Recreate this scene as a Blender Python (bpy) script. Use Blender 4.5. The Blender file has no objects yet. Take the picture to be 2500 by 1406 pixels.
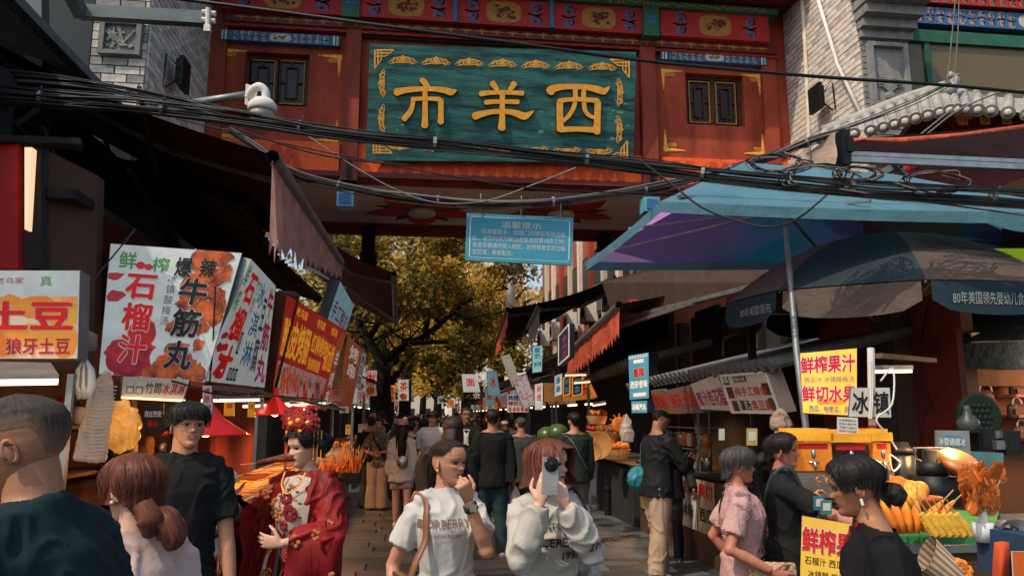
import bpy, math, random
import numpy as np
from mathutils import Vector, Matrix, noise
from mathutils.bvhtree import BVHTree
R = math.radians
random.seed(7)
S = bpy.context.scene
COL = S.collection
# ---------------------------------------------------------------- camera, sky, sun, exposure
CAM_Z = 1.65
YAW, PITCH, FPX = R(7.1), R(9.5), 1850.0
cam_d = bpy.data.cameras.new('camera')
cam_d.sensor_width = 36.0
cam_d.lens = 36.0 * FPX / 2500.0
cam_d.clip_end = 600
cam_d.clip_start = 0.05
cam = bpy.data.objects.new('camera', cam_d)
COL.objects.link(cam)
cam.location = (0, 0, CAM_Z)
cam.rotation_euler = (R(90) + PITCH, 0, -YAW)
S.camera = cam
SUN_DIR = Vector((-0.50, -0.38, 0.84)).normalized()        # towards the sun
world = bpy.data.worlds.new('World')
S.world = world
world.use_nodes = True
wn = world.node_tree
bg = wn.nodes['Background']
sky = wn.nodes.new('ShaderNodeTexSky')
sky.sky_type = 'NISHITA'
sky.sun_disc = False
sky.sun_elevation = math.asin(SUN_DIR.z)
sky.sun_rotation = math.atan2(SUN_DIR.x, SUN_DIR.y)
sky.air_density = 1.2
sky.dust_density = 3.0
wn.links.new(sky.outputs[0], bg.inputs[0])
bg.inputs[1].default_value = 0.15
sun_d = bpy.data.lights.new('sun', 'SUN')
sun_d.energy = 2.6
sun_d.angle = R(0.6)
sun_d.color = (1.0, 0.86, 0.70)
sun = bpy.data.objects.new('sun', sun_d)
COL.objects.link(sun)
sun.rotation_euler = SUN_DIR.to_track_quat('Z', 'Y').to_euler()
S.view_settings.view_transform = 'Standard'
S.view_settings.look = 'None'
S.view_settings.gamma = 1.0
S.view_settings.use_curve_mapping = False
S.view_settings.exposure = 0.28
S.cycles.max_bounces = 6
S.cycles.transparent_max_bounces = 12
# ---------------------------------------------------------------- where a line of sight meets a plane of the place
_f = Vector((math.sin(YAW) * math.cos(PITCH), math.cos(YAW) * math.cos(PITCH), math.sin(PITCH)))
_r = Vector((math.cos(YAW), -math.sin(YAW), 0))
_u = _r.cross(_f)
CAMP = Vector((0, 0, CAM_Z))
def ray(px, py):
 return _f * FPX + _r * (px - 1250) + _u * (703 - py)
def P(px, py, Y):
 d = ray(px, py); return CAMP + d * (Y / d.y)
def PX(px, py, X):
 d = ray(px, py); return CAMP + d * (X / d.x)
def PZ(px, py, Z=0.0):
 d = ray(px, py); return CAMP + d * ((Z - CAM_Z) / d.z)
def PP(px, py, p0, n):
 d = ray(px, py); return CAMP + d * ((p0 - CAMP).dot(n) / d.dot(n))
# ---------------------------------------------------------------- materials
MATS = {}
def mat(name, col, rough=.7, metal=0, var=.25, scale=6, bump=.15, emit=0, alpha=1, spec=.3, col2=None,
  stretch=None, transl=0, detail=6, thr=None, ecol=None, sheen=0):
 if name in MATS: return MATS[name]
 m = bpy.data.materials.new(name); m.use_nodes = True
 nt = m.node_tree; N = nt.nodes; L = nt.links
 b = N['Principled BSDF']
 b.inputs['Roughness'].default_value = rough
 b.inputs['Metallic'].default_value = metal
 b.inputs['Specular IOR Level'].default_value = spec
 c = tuple(col) + (1,)
 if sheen: b.inputs['Sheen Weight'].default_value = sheen
 if var or col2:
  tc = N.new('ShaderNodeTexCoord'); mp = N.new('ShaderNodeMapping')
  if stretch: mp.inputs['Scale'].default_value = stretch
  L.new(tc.outputs['Object'], mp.inputs['Vector'])
  nz = N.new('ShaderNodeTexNoise'); nz.inputs['Scale'].default_value = scale
  nz.inputs['Detail'].default_value = detail; nz.inputs['Roughness'].default_value = .62
  L.new(mp.outputs[0], nz.inputs['Vector'])
  rp = N.new('ShaderNodeValToRGB')
  lo, hi = (thr if thr else (.32, .68))
  rp.color_ramp.elements[0].position = lo; rp.color_ramp.elements[1].position = hi
  k = 1 - var
  rp.color_ramp.elements[0].color = (tuple(col2) + (1,)) if col2 else (c[0]*k, c[1]*k, c[2]*k, 1)
  rp.color_ramp.elements[1].color = c if col2 else (min(1, c[0]*(1+var*.4)), min(1, c[1]*(1+var*.4)), min(1, c[2]*(1+var*.4)), 1)
  L.new(nz.outputs[0], rp.inputs[0]); L.new(rp.outputs[0], b.inputs['Base Color'])
  if bump:
   n2 = N.new('ShaderNodeTexNoise'); n2.inputs['Scale'].default_value = scale * 5; n2.inputs['Detail'].default_value = 4
   L.new(mp.outputs[0], n2.inputs['Vector'])
   bp = N.new('ShaderNodeBump'); bp.inputs['Strength'].default_value = bump; bp.inputs['Distance'].default_value = .01
   L.new(n2.outputs[0], bp.inputs['Height']); L.new(bp.outputs[0], b.inputs['Normal'])
  if emit:
   L.new(rp.outputs[0], b.inputs['Emission Color'])
 else:
  b.inputs['Base Color'].default_value = c
 if emit:
  b.inputs['Emission Strength'].default_value = emit
  if ecol or not (var or col2): b.inputs['Emission Color'].default_value = tuple(ecol or col) + (1,)
 if alpha < 1: b.inputs['Alpha'].default_value = alpha
 if transl:
  tr = N.new('ShaderNodeBsdfTranslucent'); mx = N.new('ShaderNodeMixShader')
  mx.inputs[0].default_value = transl
  if var or col2: L.new(rp.outputs[0], tr.inputs['Color'])
  else: tr.inputs['Color'].default_value = c
  out = N['Material Output']
  L.new(b.outputs[0], mx.inputs[1]); L.new(tr.outputs[0], mx.inputs[2]); L.new(mx.outputs[0], out.inputs['Surface'])
 MATS[name] = m
 return m
# ---------------------------------------------------------------- mesh builder
class MB:
 def __init__(s): s.v = []; s.f = []; s.m = []; s.mi = 0
 def add(s, vs, fs):
  o = len(s.v); s.v.extend([tuple(p) for p in vs])
  s.f.extend([tuple(i + o for i in f) for f in fs]); s.m.extend([s.mi] * len(fs)); return s
 def box(s, c, d, rz=0, M=None):
  x, y, z = d[0]/2, d[1]/2, d[2]/2
  vs = [Vector((a*x, b*y, e*z)) for a in (-1, 1) for b in (-1, 1) for e in (-1, 1)]
  if rz: q = Matrix.Rotation(rz, 3, 'Z'); vs = [q @ v for v in vs]
  if M is not None: vs = [M @ v for v in vs]
  c = Vector(c); vs = [v + c for v in vs]
  return s.add(vs, [(0,1,3,2),(4,6,7,5),(0,4,5,1),(2,3,7,6),(0,2,6,4),(1,5,7,3)])
 def hexa(s, p):                                     # p: 4 front + 4 back points
  return s.add(p, [(0,1,2,3),(7,6,5,4),(0,4,5,1),(1,5,6,2),(2,6,7,3),(3,7,4,0)])
 def beam(s, a, b, w, h=None, up=Vector((0,0,1))):
  a, b = Vector(a), Vector(b); h = h or w
  d = (b - a).normalized(); r = d.cross(up)
  if r.length < 1e-4: r = d.cross(Vector((1,0,0)))
  r.normalize(); u = r.cross(d).normalized()
  p = [a - r*w/2 - u*h/2, a + r*w/2 - u*h/2, a + r*w/2 + u*h/2, a - r*w/2 + u*h/2]
  q = [x + (b - a) for x in p]
  return s.hexa(p + q)
 def tube(s, pts, r, n=8, cap=True, flat=1.0, up=None):
  pts = [Vector(p) for p in pts]; k = len(pts)
  rs = r if isinstance(r, (list, tuple)) else [r] * k
  o = len(s.v); prev = None
  for i, p in enumerate(pts):
   t = (pts[min(i+1, k-1)] - pts[max(i-1, 0)])
   if t.length < 1e-9: t = Vector((0,0,1))
   t.normalize()
   if prev is None:
    a = up if up is not None else (Vector((0,0,1)) if abs(t.z) < .9 else Vector((0,1,0)))
    prev = (a - t * a.dot(t)).normalized()
   else:
    q = prev - t * prev.dot(t)
    prev = q.normalized() if q.length > 1e-6 else prev
   b = t.cross(prev)
   rr = rs[i]
   ra, rb = (rr if isinstance(rr, (tuple, list)) else (rr * flat, rr))
   for j in range(n):
    an = 2 * math.pi * j / n
    s.v.append(tuple(p + prev * math.cos(an) * ra + b * math.sin(an) * rb))
  fs = []
  for i in range(k - 1):
   for j in range(n):
    a0 = o + i*n + j; a1 = o + i*n + (j+1) % n
    fs.append((a0, a1, a1 + n, a0 + n))
  if cap:
   fs.append(tuple(o + j for j in range(n))[::-1]); fs.append(tuple(o + (k-1)*n + j for j in range(n)))
  s.f.extend(fs); s.m.extend([s.mi] * len(fs)); return s
 def lathe(s, prof, c=(0,0,0), n=16, M=None):
  o = len(s.v); c = Vector(c)
  for r, z in prof:
   for j in range(n):
    a = 2*math.pi*j/n; v = Vector((r*math.cos(a), r*math.sin(a), z))
    if M is not None: v = M @ v
    s.v.append(tuple(v + c))
  fs = [(o+i*n+j, o+i*n+(j+1)%n, o+(i+1)*n+(j+1)%n, o+(i+1)*n+j) for i in range(len(prof)-1) for j in range(n)]
  if prof[0][0] > 1e-4: fs.append(tuple(o+j for j in range(n))[::-1])
  if prof[-1][0] > 1e-4: fs.append(tuple(o+(len(prof)-1)*n+j for j in range(n)))
  s.f.extend(fs); s.m.extend([s.mi]*len(fs)); return s
 def ell(s, c, r, n=12, m=8, M=None, nz=0):
  pr = [(max(1e-5, math.sin(math.pi*i/m)), -math.cos(math.pi*i/m)) for i in range(m+1)]
  o = len(s.v); s.lathe(pr, (0,0,0), n)
  r = r if isinstance(r, (tuple, list)) else (r, r, r); c = Vector(c)
  for i in range(o, len(s.v)):
   v = Vector(s.v[i]); v = Vector((v.x*r[0], v.y*r[1], v.z*r[2]))
   if nz: v *= 1 + nz * noise.noise(v * (2.5 / max(r)) + c * 7)
   if M is not None: v = M @ v
   s.v[i] = tuple(v + c)
  return s
 def poly(s, pts, th, nrm):                          # convex-ish outline extruded along -nrm
  n = len(pts); a = [Vector(p) for p in pts]; b = [p - nrm * th for p in a]
  fs = [tuple(range(n)), tuple(range(2*n-1, n-1, -1))] + [(i, i+n, (i+1) % n + n, (i+1) % n) for i in range(n)]
  return s.add(a + b, fs)
 def build(s, name, mats, parent=None, smooth=False, kind=None):
  me = bpy.data.meshes.new(name); me.from_pydata(s.v, [], s.f)
  if not isinstance(mats, (list, tuple)): mats = [mats]
  for m in mats: me.materials.append(m)
  if len(mats) > 1: me.polygons.foreach_set('material_index', s.m)
  if smooth: me.polygons.foreach_set('use_smooth', [True] * len(s.f))
  return link(name, me, parent, kind)
def link(name, me, parent=None, kind=None):
 o = bpy.data.objects.new(name, me); COL.objects.link(o)
 if parent is not None:
  o.parent = parent
  if parent.type == 'EMPTY' and not parent.get('_loc0'):
   o.matrix_parent_inverse = Matrix.Translation(-parent.location)
 if kind: o['kind'] = kind
 return o
def thing(name, label, cat, loc=(0,0,0), group=None):
 o = bpy.data.objects.new(name, None); COL.objects.link(o); o.location = loc; o.empty_display_size = .1
 return tag(o, label, cat, group)
def tag(o, label, cat, group=None):
 o['label'] = label; o['category'] = cat
 if group: o['group'] = group
 return o
def copy_tree(o, parent=None, loc=None, rz=None):
 c = o.copy(); COL.objects.link(c)
 if parent is not None: c.parent = parent
 if loc is not None: c.location = loc
 if rz is not None: c.rotation_euler = (0, 0, rz)
 for ch in KIDS.get(o.name, list(o.children)): copy_tree(ch, c)
 return c
KIDS = {}
# bilinear patch from four corners (top-left, top-right, bottom-right, bottom-left); v runs down, w out of the face
class Patch:
 def __init__(s, tl, tr, br, bl):
  s.a, s.b, s.c, s.d = Vector(tl), Vector(tr), Vector(br), Vector(bl)
  n = (s.c - s.a).cross(s.b - s.d).normalized(); m = (s.a + s.b + s.c + s.d) / 4     # flatten a warped quad
  s.a, s.b, s.c, s.d = [p - n * (p - m).dot(n) for p in (s.a, s.b, s.c, s.d)]
  s.n = (s.b - s.a).cross(s.a - s.d).normalized()      # points towards the viewer of the face
  s.W = ((s.b - s.a).length + (s.c - s.d).length) / 2; s.H = ((s.a - s.d).length + (s.b - s.c).length) / 2
 def __call__(s, u, v, w=0):
  return s.a*(1-u)*(1-v) + s.b*u*(1-v) + s.c*u*v + s.d*(1-u)*v + s.n*w
# ---------------------------------------------------------------- lettering
_TX = {}
def glyphs(text, off=0.0):
 k = (text, round(off, 4))
 if k in _TX: return _TX[k]
 cu = bpy.data.curves.new('t', 'FONT'); cu.body = text; cu.size = 1; cu.offset = off; cu.resolution_u = 2
 o = bpy.data.objects.new('t', cu)
 me = bpy.data.meshes.new_from_object(o)
 v = np.zeros(len(me.vertices)*3); me.vertices.foreach_get('co', v); v = v.reshape(-1, 3)
 f = [tuple(p.vertices) for p in me.polygons]
 bpy.data.objects.remove(o); bpy.data.curves.remove(cu); bpy.data.meshes.remove(me)
 _TX[k] = (v, f); return v, f
def txt(Q, parent, text, box, m, bold=.012, w=.004, name='lettering', outline=None, ow=.03, fill=.94, shear=0):
 """text filling box=(u0,v0,u1,v1) of patch Q; CJK by em cells, others by their bounds"""
 u0, v0, u1, v1 = box
 def one(off, ww, mm, nm):
  vs, f = glyphs(text, 0.0)
  if not len(vs): return None
  sh = [(0, 0)]
  if off > .014:
   k = 8 if off > .05 else 4; sh += [(off*.8*math.cos(2*math.pi*i/k+.4), off*.8*math.sin(2*math.pi*i/k+.4)) for i in range(k)]
  cjk = any(ord(c) > 0x2e80 for c in text)
  base = glyphs(text, 0)[0]
  if cjk:
   n = sum(1.0 if ord(c) > 0x2e80 else .6 for c in text)
   x0, x1, y0, y1 = base[:,0].min(), base[:,0].max(), -.14, .90
   g = (1-fill)/2; x0 -= g*(x1-x0)/max(1, n); x1 += g*(x1-x0)/max(1, n)
   if len(text) == 1: x0, x1 = -.02, 1.02
  else:
   x0, x1, y0, y1 = base[:,0].min(), base[:,0].max(), base[:,1].min(), base[:,1].max()
  b = MB()
  for q, (dx, dy) in enumerate(sh):
   pts = []
   for x, y, _ in vs:
    tx = (x+dx-x0)/(x1-x0); ty = (y+dy-y0)/(y1-y0)
    pts.append(Q(u0 + (u1-u0)*tx + shear*(ty-.5)*(u1-u0), v1 - (v1-v0)*ty, ww + .00015*q))
   b.add(pts, f)
  return b.build(nm, mm, parent)
 if outline is not None: one(ow + bold, w * .5, outline, name + '_outline')
 return one(bold, w, m, name)
def vtxt(Q, parent, text, box, m, **k):
 u0, v0, u1, v1 = box; n = len(text)
 for i, c in enumerate(text):
  txt(Q, parent, c, (u0, v0 + (v1-v0)*i/n, u1, v0 + (v1-v0)*(i+.94)/n), m, **k)
def blob(Q, b, cu, cv, ru, rv, w=.003, n=14, j=.12, seed=0):
 rnd = random.Random(seed + cu*91 + cv*37)
 pts = [Q(cu, cv, w)]; o = len(b.v)
 for i in range(n):
  a = 2*math.pi*i/n; q = 1 + rnd.uniform(-j, j)
  pts.append(Q(min(.995, max(.005, cu + ru*math.cos(a)*q)), min(.995, max(.005, cv - rv*math.sin(a)*q)), w))
 b.add(pts, [(0, i+1, (i+1) % n + 1) for i in range(n)])
def rect(Q, b, u0, v0, u1, v1, w=.003):
 b.add([Q(u0,v1,w), Q(u1,v1,w), Q(u1,v0,w), Q(u0,v0,w)], [(0,1,2,3)])
def ribbon(b, F, pts, wd, w=0.0):
 """flat stroke through 2-D points; wd: width or list; F(x,y,w)->3D"""
 n = len(pts); ws = wd if isinstance(wd, (list, tuple)) else [wd]*n; L = []
 for i, (x, y) in enumerate(pts):
  x0, y0 = pts[max(0, i-1)]; x1, y1 = pts[min(n-1, i+1)]
  dx, dy = x1-x0, y1-y0; l = math.hypot(dx, dy) or 1
  nx, ny = -dy/l*ws[i]/2, dx/l*ws[i]/2
  L += [F(x+nx, y+ny, w), F(x-nx, y-ny, w)]
 b.add(L, [(2*i, 2*i+1, 2*i+3, 2*i+2) for i in range(n-1)])
def signbox(name, label, Q, th, face, side, cat='sign', group=None, rim=.0, rimmat=None):
 t = thing(name, label, cat, tuple(Q(.5, 1, -th/2)), group)
 b = MB(); f = [Q(0,1,0), Q(1,1,0), Q(1,0,0), Q(0,0,0)]; k = [p - Q.n*th for p in f]
 b.hexa([p - Q.n*.001 for p in f] + k); b.build('sign_box', side, t)
 b = MB(); rect(Q, b, .004, .004, .996, .996, .0015); b.build('printed_face', face, t)
 if rim:
  b = MB(); r = rim
  for a0, b0, a1, b1 in ((0,0,1,r*Q.W/Q.H if 0 else r/Q.H), (0,1-r/Q.H,1,1), (0,r/Q.H,r/Q.W,1-r/Q.H), (1-r/Q.W,r/Q.H,1,1-r/Q.H)):
   p = [Q(a0,b1,.012), Q(a1,b1,.012), Q(a1,b0,.012), Q(a0,b0,.012)]
   b.hexa(p + [x - Q.n*.02 for x in p])
  b.build('frame', rimmat or side, t)
 return t
def cable(pts, r, seg=10, sag=0, jit=0, seed=0):
 """smooth polyline (Catmull-Rom) through 3D points"""
 rnd = random.Random(seed); p = [Vector(q) for q in pts]
 if jit: p = [q + Vector((rnd.uniform(-jit, jit), rnd.uniform(-jit, jit), rnd.uniform(-jit, jit))) for q in p]
 out = []; n = len(p)
 for i in range(n-1):
  p0, p1, p2, p3 = p[max(0,i-1)], p[i], p[i+1], p[min(n-1,i+2)]
  for k in range(seg):
   t = k/seg; q = .5*((2*p1) + (p2-p0)*t + (2*p0-5*p1+4*p2-p3)*t*t + (3*p1-p0-3*p2+p3)*t**3)
   q.z -= sag*4*t*(1-t); out.append(q)
 out.append(p[-1]); return out
# ================================================================ MATERIALS
M = dict(
 redwall=mat('red_limewash', (.36,.062,.030), .85, var=.55, scale=2.2, bump=.45, stretch=(1,1,.35)),
 redcol=mat('red_column_paint', (.30,.05,.024), .7, var=.45, scale=3, bump=.35, stretch=(1,1,.3)),
 darkred=mat('dark_red_lacquer', (.13,.018,.014), .55, var=.3),
 redpaint=mat('bright_red_paint', (.42,.022,.02), .6, var=.25),
 orange=mat('orange_red_band', (.92,.13,.02), .6, var=.2, scale=14, bump=.8),
 orange2=mat('orange_red_relief', (.62,.07,.016), .6, var=.2, scale=14, bump=.8),
 plaque=mat('weathered_teal_board', (.030,.150,.130), .6, var=.55, scale=4.5, bump=.5, stretch=(.3,1,2.4), col2=(.006,.034,.038), thr=(.36,.58), detail=10),
 chip=mat('flaked_paint', (.16,.30,.27), .8, var=.2),
 gold=mat('gold_lettering', (.95,.42,.04), .45, var=.22, scale=12, bump=.4, spec=.5),
 golddark=mat('dull_gold_paint', (.42,.20,.035), .55, var=.35, scale=20, bump=.5),
 blue=mat('ornament_blue', (.04,.14,.30), .6, var=.2), white=mat('ornament_white', (.62,.62,.56), .6, var=.2),
 green=mat('ornament_green', (.03,.13,.08), .6, var=.25), cream=mat('cream_paint', (.55,.50,.38), .6, var=.15),
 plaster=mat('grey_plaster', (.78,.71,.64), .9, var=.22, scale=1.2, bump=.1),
 petal=mat('petal_red', (.62,.025,.02), .6, var=.2), leafp=mat('petal_green', (.03,.09,.045), .6, var=.2),
 glass=mat('dark_glass', (.018,.024,.024), .3, var=.3, scale=1.2, bump=0, spec=.3),
 winframe=mat('window_wood', (.07,.022,.016), .6),
 brick=mat('whitewashed_brick', (.68,.64,.57), .9, var=.3, scale=9, bump=.5),
 brick2=mat('whitewashed_brick_worn', (.54,.49,.43), .9, var=.4, scale=9, bump=.5),
 brick3=mat('whitewashed_brick_warm', (.72,.62,.50), .9, var=.25, scale=9, bump=.5),
 mortar=mat('grey_mortar', (.15,.13,.115), .95, var=.3, scale=10),
 greybrick=mat('grey_brick', (.25,.25,.235), .9, var=.35, scale=8, bump=.5),
 greybrick2=mat('grey_brick_dark', (.19,.19,.18), .9, var=.35, scale=8, bump=.5),
 tile=mat('grey_roof_tile', (.13,.135,.13), .8, var=.35, scale=12, bump=.3),
 tilelight=mat('pale_roof_tile', (.34,.33,.30), .8, var=.3, scale=12, bump=.3),
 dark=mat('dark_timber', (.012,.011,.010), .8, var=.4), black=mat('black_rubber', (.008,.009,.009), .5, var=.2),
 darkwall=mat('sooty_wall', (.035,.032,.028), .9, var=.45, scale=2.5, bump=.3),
 brownwall=mat('brown_render', (.085,.045,.028), .85, var=.3, scale=2),
 steel=mat('brushed_steel', (.38,.38,.37), .35, metal=.85, var=.25, scale=9), galv=mat('galvanised_steel', (.22,.25,.25), .5, metal=.5, var=.35, scale=5),
 greypost=mat('grey_green_steel', (.10,.13,.13), .5, metal=.3, var=.3, scale=3),
 alu=mat('aluminium_rail', (.30,.29,.27), .4, metal=.7, var=.35, scale=7),
 maroon=mat('maroon_canvas', (.016,.007,.007), .95, var=.3, scale=3, spec=.1),
 maroon2=mat('dusty_maroon_canvas', (.085,.03,.026), .85, var=.35, scale=3, transl=.15),
 blackcanvas=mat('black_canvas', (.022,.022,.022), .85, var=.3, scale=3),
 salmon=mat('faded_salmon_canvas', (.86,.46,.38), .8, var=.35, scale=3.5, transl=.5),
 redcanvas=mat('orange_red_canvas', (.80,.15,.07), .8, var=.35, scale=4, transl=.35),
 beige=mat('dusty_beige_cloth', (.42,.30,.22), .85, var=.3, scale=4, transl=.25),
 bluecanvas=mat('sky_blue_canvas', (.13,.31,.39), .75, var=.3, scale=1.5, transl=.4),
 bluepink=mat('faded_lilac_canvas', (.52,.24,.55), .75, col2=(.08,.36,.50), scale=.7, thr=(.40,.56), transl=.6, bump=.05, detail=2),
 navycanvas=mat('dark_navy_canvas', (.018,.034,.042), .8, var=.25, scale=3, transl=.1),
 tan=mat('dusty_tan_canvas', (.115,.085,.068), .8, var=.22, scale=2, transl=.15),
 paleblue=mat('pale_blue_panel', (.12,.40,.48), .45, var=.15, scale=4),
 wsign=mat('white_acrylic', (.62,.63,.60), .4, var=.06, bump=0), signtext=mat('pale_sign_text', (.58,.62,.56), .5, var=0),
 inkred=mat('ink_red', (.50,.012,.015), .5, var=.1), inkblack=mat('ink_black', (.012,.012,.014), .5, var=0), inkblue=mat('ink_blue', (.02,.10,.22), .5, var=0),
 inkgreen=mat('ink_green', (.05,.25,.05), .5, var=0), inkmag=mat('ink_magenta', (.33,.02,.12), .5, var=0), inkyellow=mat('ink_yellow', (.85,.42,.02), .5, var=0),
 paper=mat('white_paper', (.62,.60,.54), .8, var=.12, scale=3),
 wood=mat('worn_wood', (.16,.075,.035), .7, var=.4, scale=4, stretch=(1,1,.15)), woodlight=mat('pale_bamboo', (.55,.33,.13), .6, var=.3, scale=8),
 plastic=mat('milky_plastic', (.62,.58,.50), .35, var=.15, alpha=.55, spec=.5),
)
# things that give off light themselves: light boxes, tubes, heat lamps
def glow(name, col, e, **k):
 k.setdefault('var', .2); k.setdefault('bump', 0)
 return mat(name, tuple(c*.8 for c in col) if e < .7 else col, .4, emit=e*(.62 if e < .7 else 1), **k)
M.update(
 gwhite=glow('lit_white_panel', (.62,.66,.62), .42), gaqua=glow('lit_aqua_panel', (.30,.56,.58), .38),
 gred=glow('lit_red_panel', (.60,.02,.012), .45), gorange=glow('lit_orange_panel', (.80,.30,.05), .6),
 gyellow=glow('lit_yellow_panel', (.85,.46,.03), .30), gtube=glow('lit_tube', (1,.75,.50), 2.6, var=0), gwarm=glow('lit_warm_strip', (1,.62,.32), 1.6, var=0),
 glime=glow('lit_lime_strip', (.40,.62,.01), .55, var=0), gblue=glow('lit_blue_panel', (.08,.33,.45), .4),
 gpic=glow('lit_food_print', (.75,.16,.03), .30, var=.1, col2=(.12,.02,.01), scale=9, thr=(.35,.62)),
 gpom=glow('lit_pomegranate_print', (.62,.03,.04), .30, col2=(.22,.008,.02), scale=16, thr=(.35,.65)),
 gpotato=glow('lit_potato_print', (.88,.30,.03), .38, col2=(.70,.52,.36), scale=2.4, thr=(.36,.60)),
 gskew=glow('lit_skewer_print', (.72,.08,.03), .25, col2=(.62,.50,.42), scale=6, thr=(.48,.58), stretch=(5,3,.5)),
 tred=glow('lit_text_red', (.68,.012,.01), .38, var=0), tblack=mat('sign_black', (.010,.010,.012), .5, var=0),
 tgreen=glow('lit_text_green', (.06,.30,.05), .25, var=0), tblue=glow('lit_text_blue', (.03,.20,.32), .25, var=0), tyel=glow('lit_text_yellow', (.90,.42,.02), .6, var=0),
 tpurple=glow('lit_text_purple', (.30,.03,.16), .2, var=0), twhite=glow('lit_text_white', (.85,.78,.68), .4, var=0), tgrey=mat('soft_grey_ink', (.12,.13,.15), .5, var=0),
)
for k_ in ('maroon','maroon2','blackcanvas','salmon','redcanvas','bluecanvas','bluepink','navycanvas','tan','beige'):
 for n_ in M[k_].node_tree.nodes:
  if n_.type == 'BUMP': n_.inputs['Strength'].default_value = .55; n_.inputs['Distance'].default_value = .04
# ================================================================ GROUND AND PAVING
def structure(o): o['kind'] = 'structure'; return o
b = MB(); b.add([(-60,-20,-.03),(60,-20,-.03),(60,260,-.03),(-60,260,-.03)], [(0,1,2,3)])
structure(b.build('ground', mat('dark_ground', (.045,.042,.04), .9, var=.3, scale=.8)))
pm = [mat('paving_slate_%s' % n, c, .42, var=.35, scale=3.5, bump=.35, spec=.5) for n, c in
      (('dark', (.055,.06,.062)), ('mid', (.085,.09,.092)), ('worn', (.12,.118,.11)))]
b = MB(); b.box((1.0, 60, -.018), (6.4, 150, .02))
road = structure(b.build('street', mat('far_paving', (.085,.08,.072), .5, var=.4, scale=1.2, bump=.3)))
stones = {}
def stone(w, l, k):
 key = (round(w,2), round(l,2), k)
 if key not in stones:
  b = MB(); h = .045; e = .008
  lo = [(-w/2,-l/2,-h),(w/2,-l/2,-h),(w/2,l/2,-h),(-w/2,l/2,-h)]
  mi = [(x,y,-e) for x,y,_ in lo]; hi = [(x*(1-2*e/w), y*(1-2*e/l), 0) for x,y,_ in lo]
  b.add(lo+mi+hi, [(0,1,5,4),(1,2,6,5),(2,3,7,6),(3,0,4,7),(4,5,9,8),(5,6,10,9),(6,7,11,10),(7,4,8,11),(8,9,10,11)])
  me = bpy.data.meshes.new('paving_stone'); me.from_pydata(b.v, [], b.f); me.materials.append(pm[k]); stones[key] = me
 return stones[key]
far = MB(); y = 4.6; row = 0; cnt = 0; rnd = random.Random(3)
while y < 34:
 l = (.36, .30, .42)[row % 3]; x = -2.0 - rnd.random()*.5
 while x < 4.1:
  w = rnd.choice((.5, .62, .78)); k = rnd.choice((0,0,1,1,2))
  z = .035 + rnd.uniform(-.004, .004)
  ok = -1.5 < x < 3.3 and 5.6 < y < 16
  if ok and cnt < 298:
   o = bpy.data.objects.new('paving_stone', stone(w-.014, l-.014, k)); COL.objects.link(o); o.parent = road
   o.location = (x+w/2, y+l/2, z); o.rotation_euler = (rnd.uniform(-.006,.006), rnd.uniform(-.006,.006), 0); cnt += 1
  else:
   far.mi = k; far.box((x+w/2, y+l/2, z-.02), (w-.014, l-.014, .04))
  x += w
 y += l; row += 1
far.build('paving_field', pm, road, kind='stuff')
# ================================================================ GATE
GY = 12.0
gate = thing('street_gate', 'red painted gate building spanning the street with coloured beams and windows', 'gate', (1.5, GY, 0))
def G(px, py, d=0): return P(px, py, GY - d)
def gquad(b, x0, y0, x1, y1, d0, d1, sl=None):
 """box on the gate front, pixels of its outline as seen at depth d0 in front of the wall"""
 a = [G(x0,y1,d0), G(x1,y1,d0), G(x1,y0,d0), G(x0,y0,d0)]
 z = [p + Vector((0, d0-d1, 0)) for p in a]
 b.hexa(a + z)
GL, GR = -3.44, 6.45
def zg(px, py, d=0): return G(px, py, d).z
# main body: upper building, split round the window recesses
b = MB()
def wallbox(x0,x1,z0,z1,y0=GY,y1=GY+.5): b.box(((x0+x1)/2,(y0+y1)/2,(z0+z1)/2),(x1-x0,y1-y0,z1-z0))
rec = []
for (a0,t0,a1,t1) in ((600,126,750,262),(1672,178,1820,310)):
 q0, q1 = G(a0,t0), G(a1,t1); rec.append((q0.x, q1.x, q1.z, q0.z))
zb, zt = 5.46, 8.9
xs = [GL, rec[0][0], rec[0][1], rec[1][0], rec[1][1], GR]
for i in range(5):
 if i in (1, 3):
  r = rec[i//2]; wallbox(xs[i], xs[i+1], zb, r[2]); wallbox(xs[i], xs[i+1], r[3], zt); wallbox(xs[i], xs[i+1], r[2], r[3], GY+.32, GY+.5)
 else: wallbox(xs[i], xs[i+1], zb, zt)
b.build('front_wall', M['redwall'], gate)
b = MB(); wallbox(GL, GR, zb, zt, GY+3.1, GY+3.6); wallbox(GL, GL+.4, 0, zt, GY+.5, GY+3.1); wallbox(GR-.4, GR, 0, zt, GY+.5, GY+3.1)
wallbox(GL,GL+.4,0,zb,GY,GY+.5); wallbox(GR-.4,GR,0,zb,GY,GY+.5)
b.build('rear_wall', M['redwall'], gate)
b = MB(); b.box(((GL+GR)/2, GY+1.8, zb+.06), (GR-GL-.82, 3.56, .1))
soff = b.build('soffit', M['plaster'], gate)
b = MB(); b.box(((GL+GR)/2, GY+3.55, zb-.06), (GR-GL, .16, .14)); b.build('rear_lintel', M['redcol'], gate)
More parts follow.
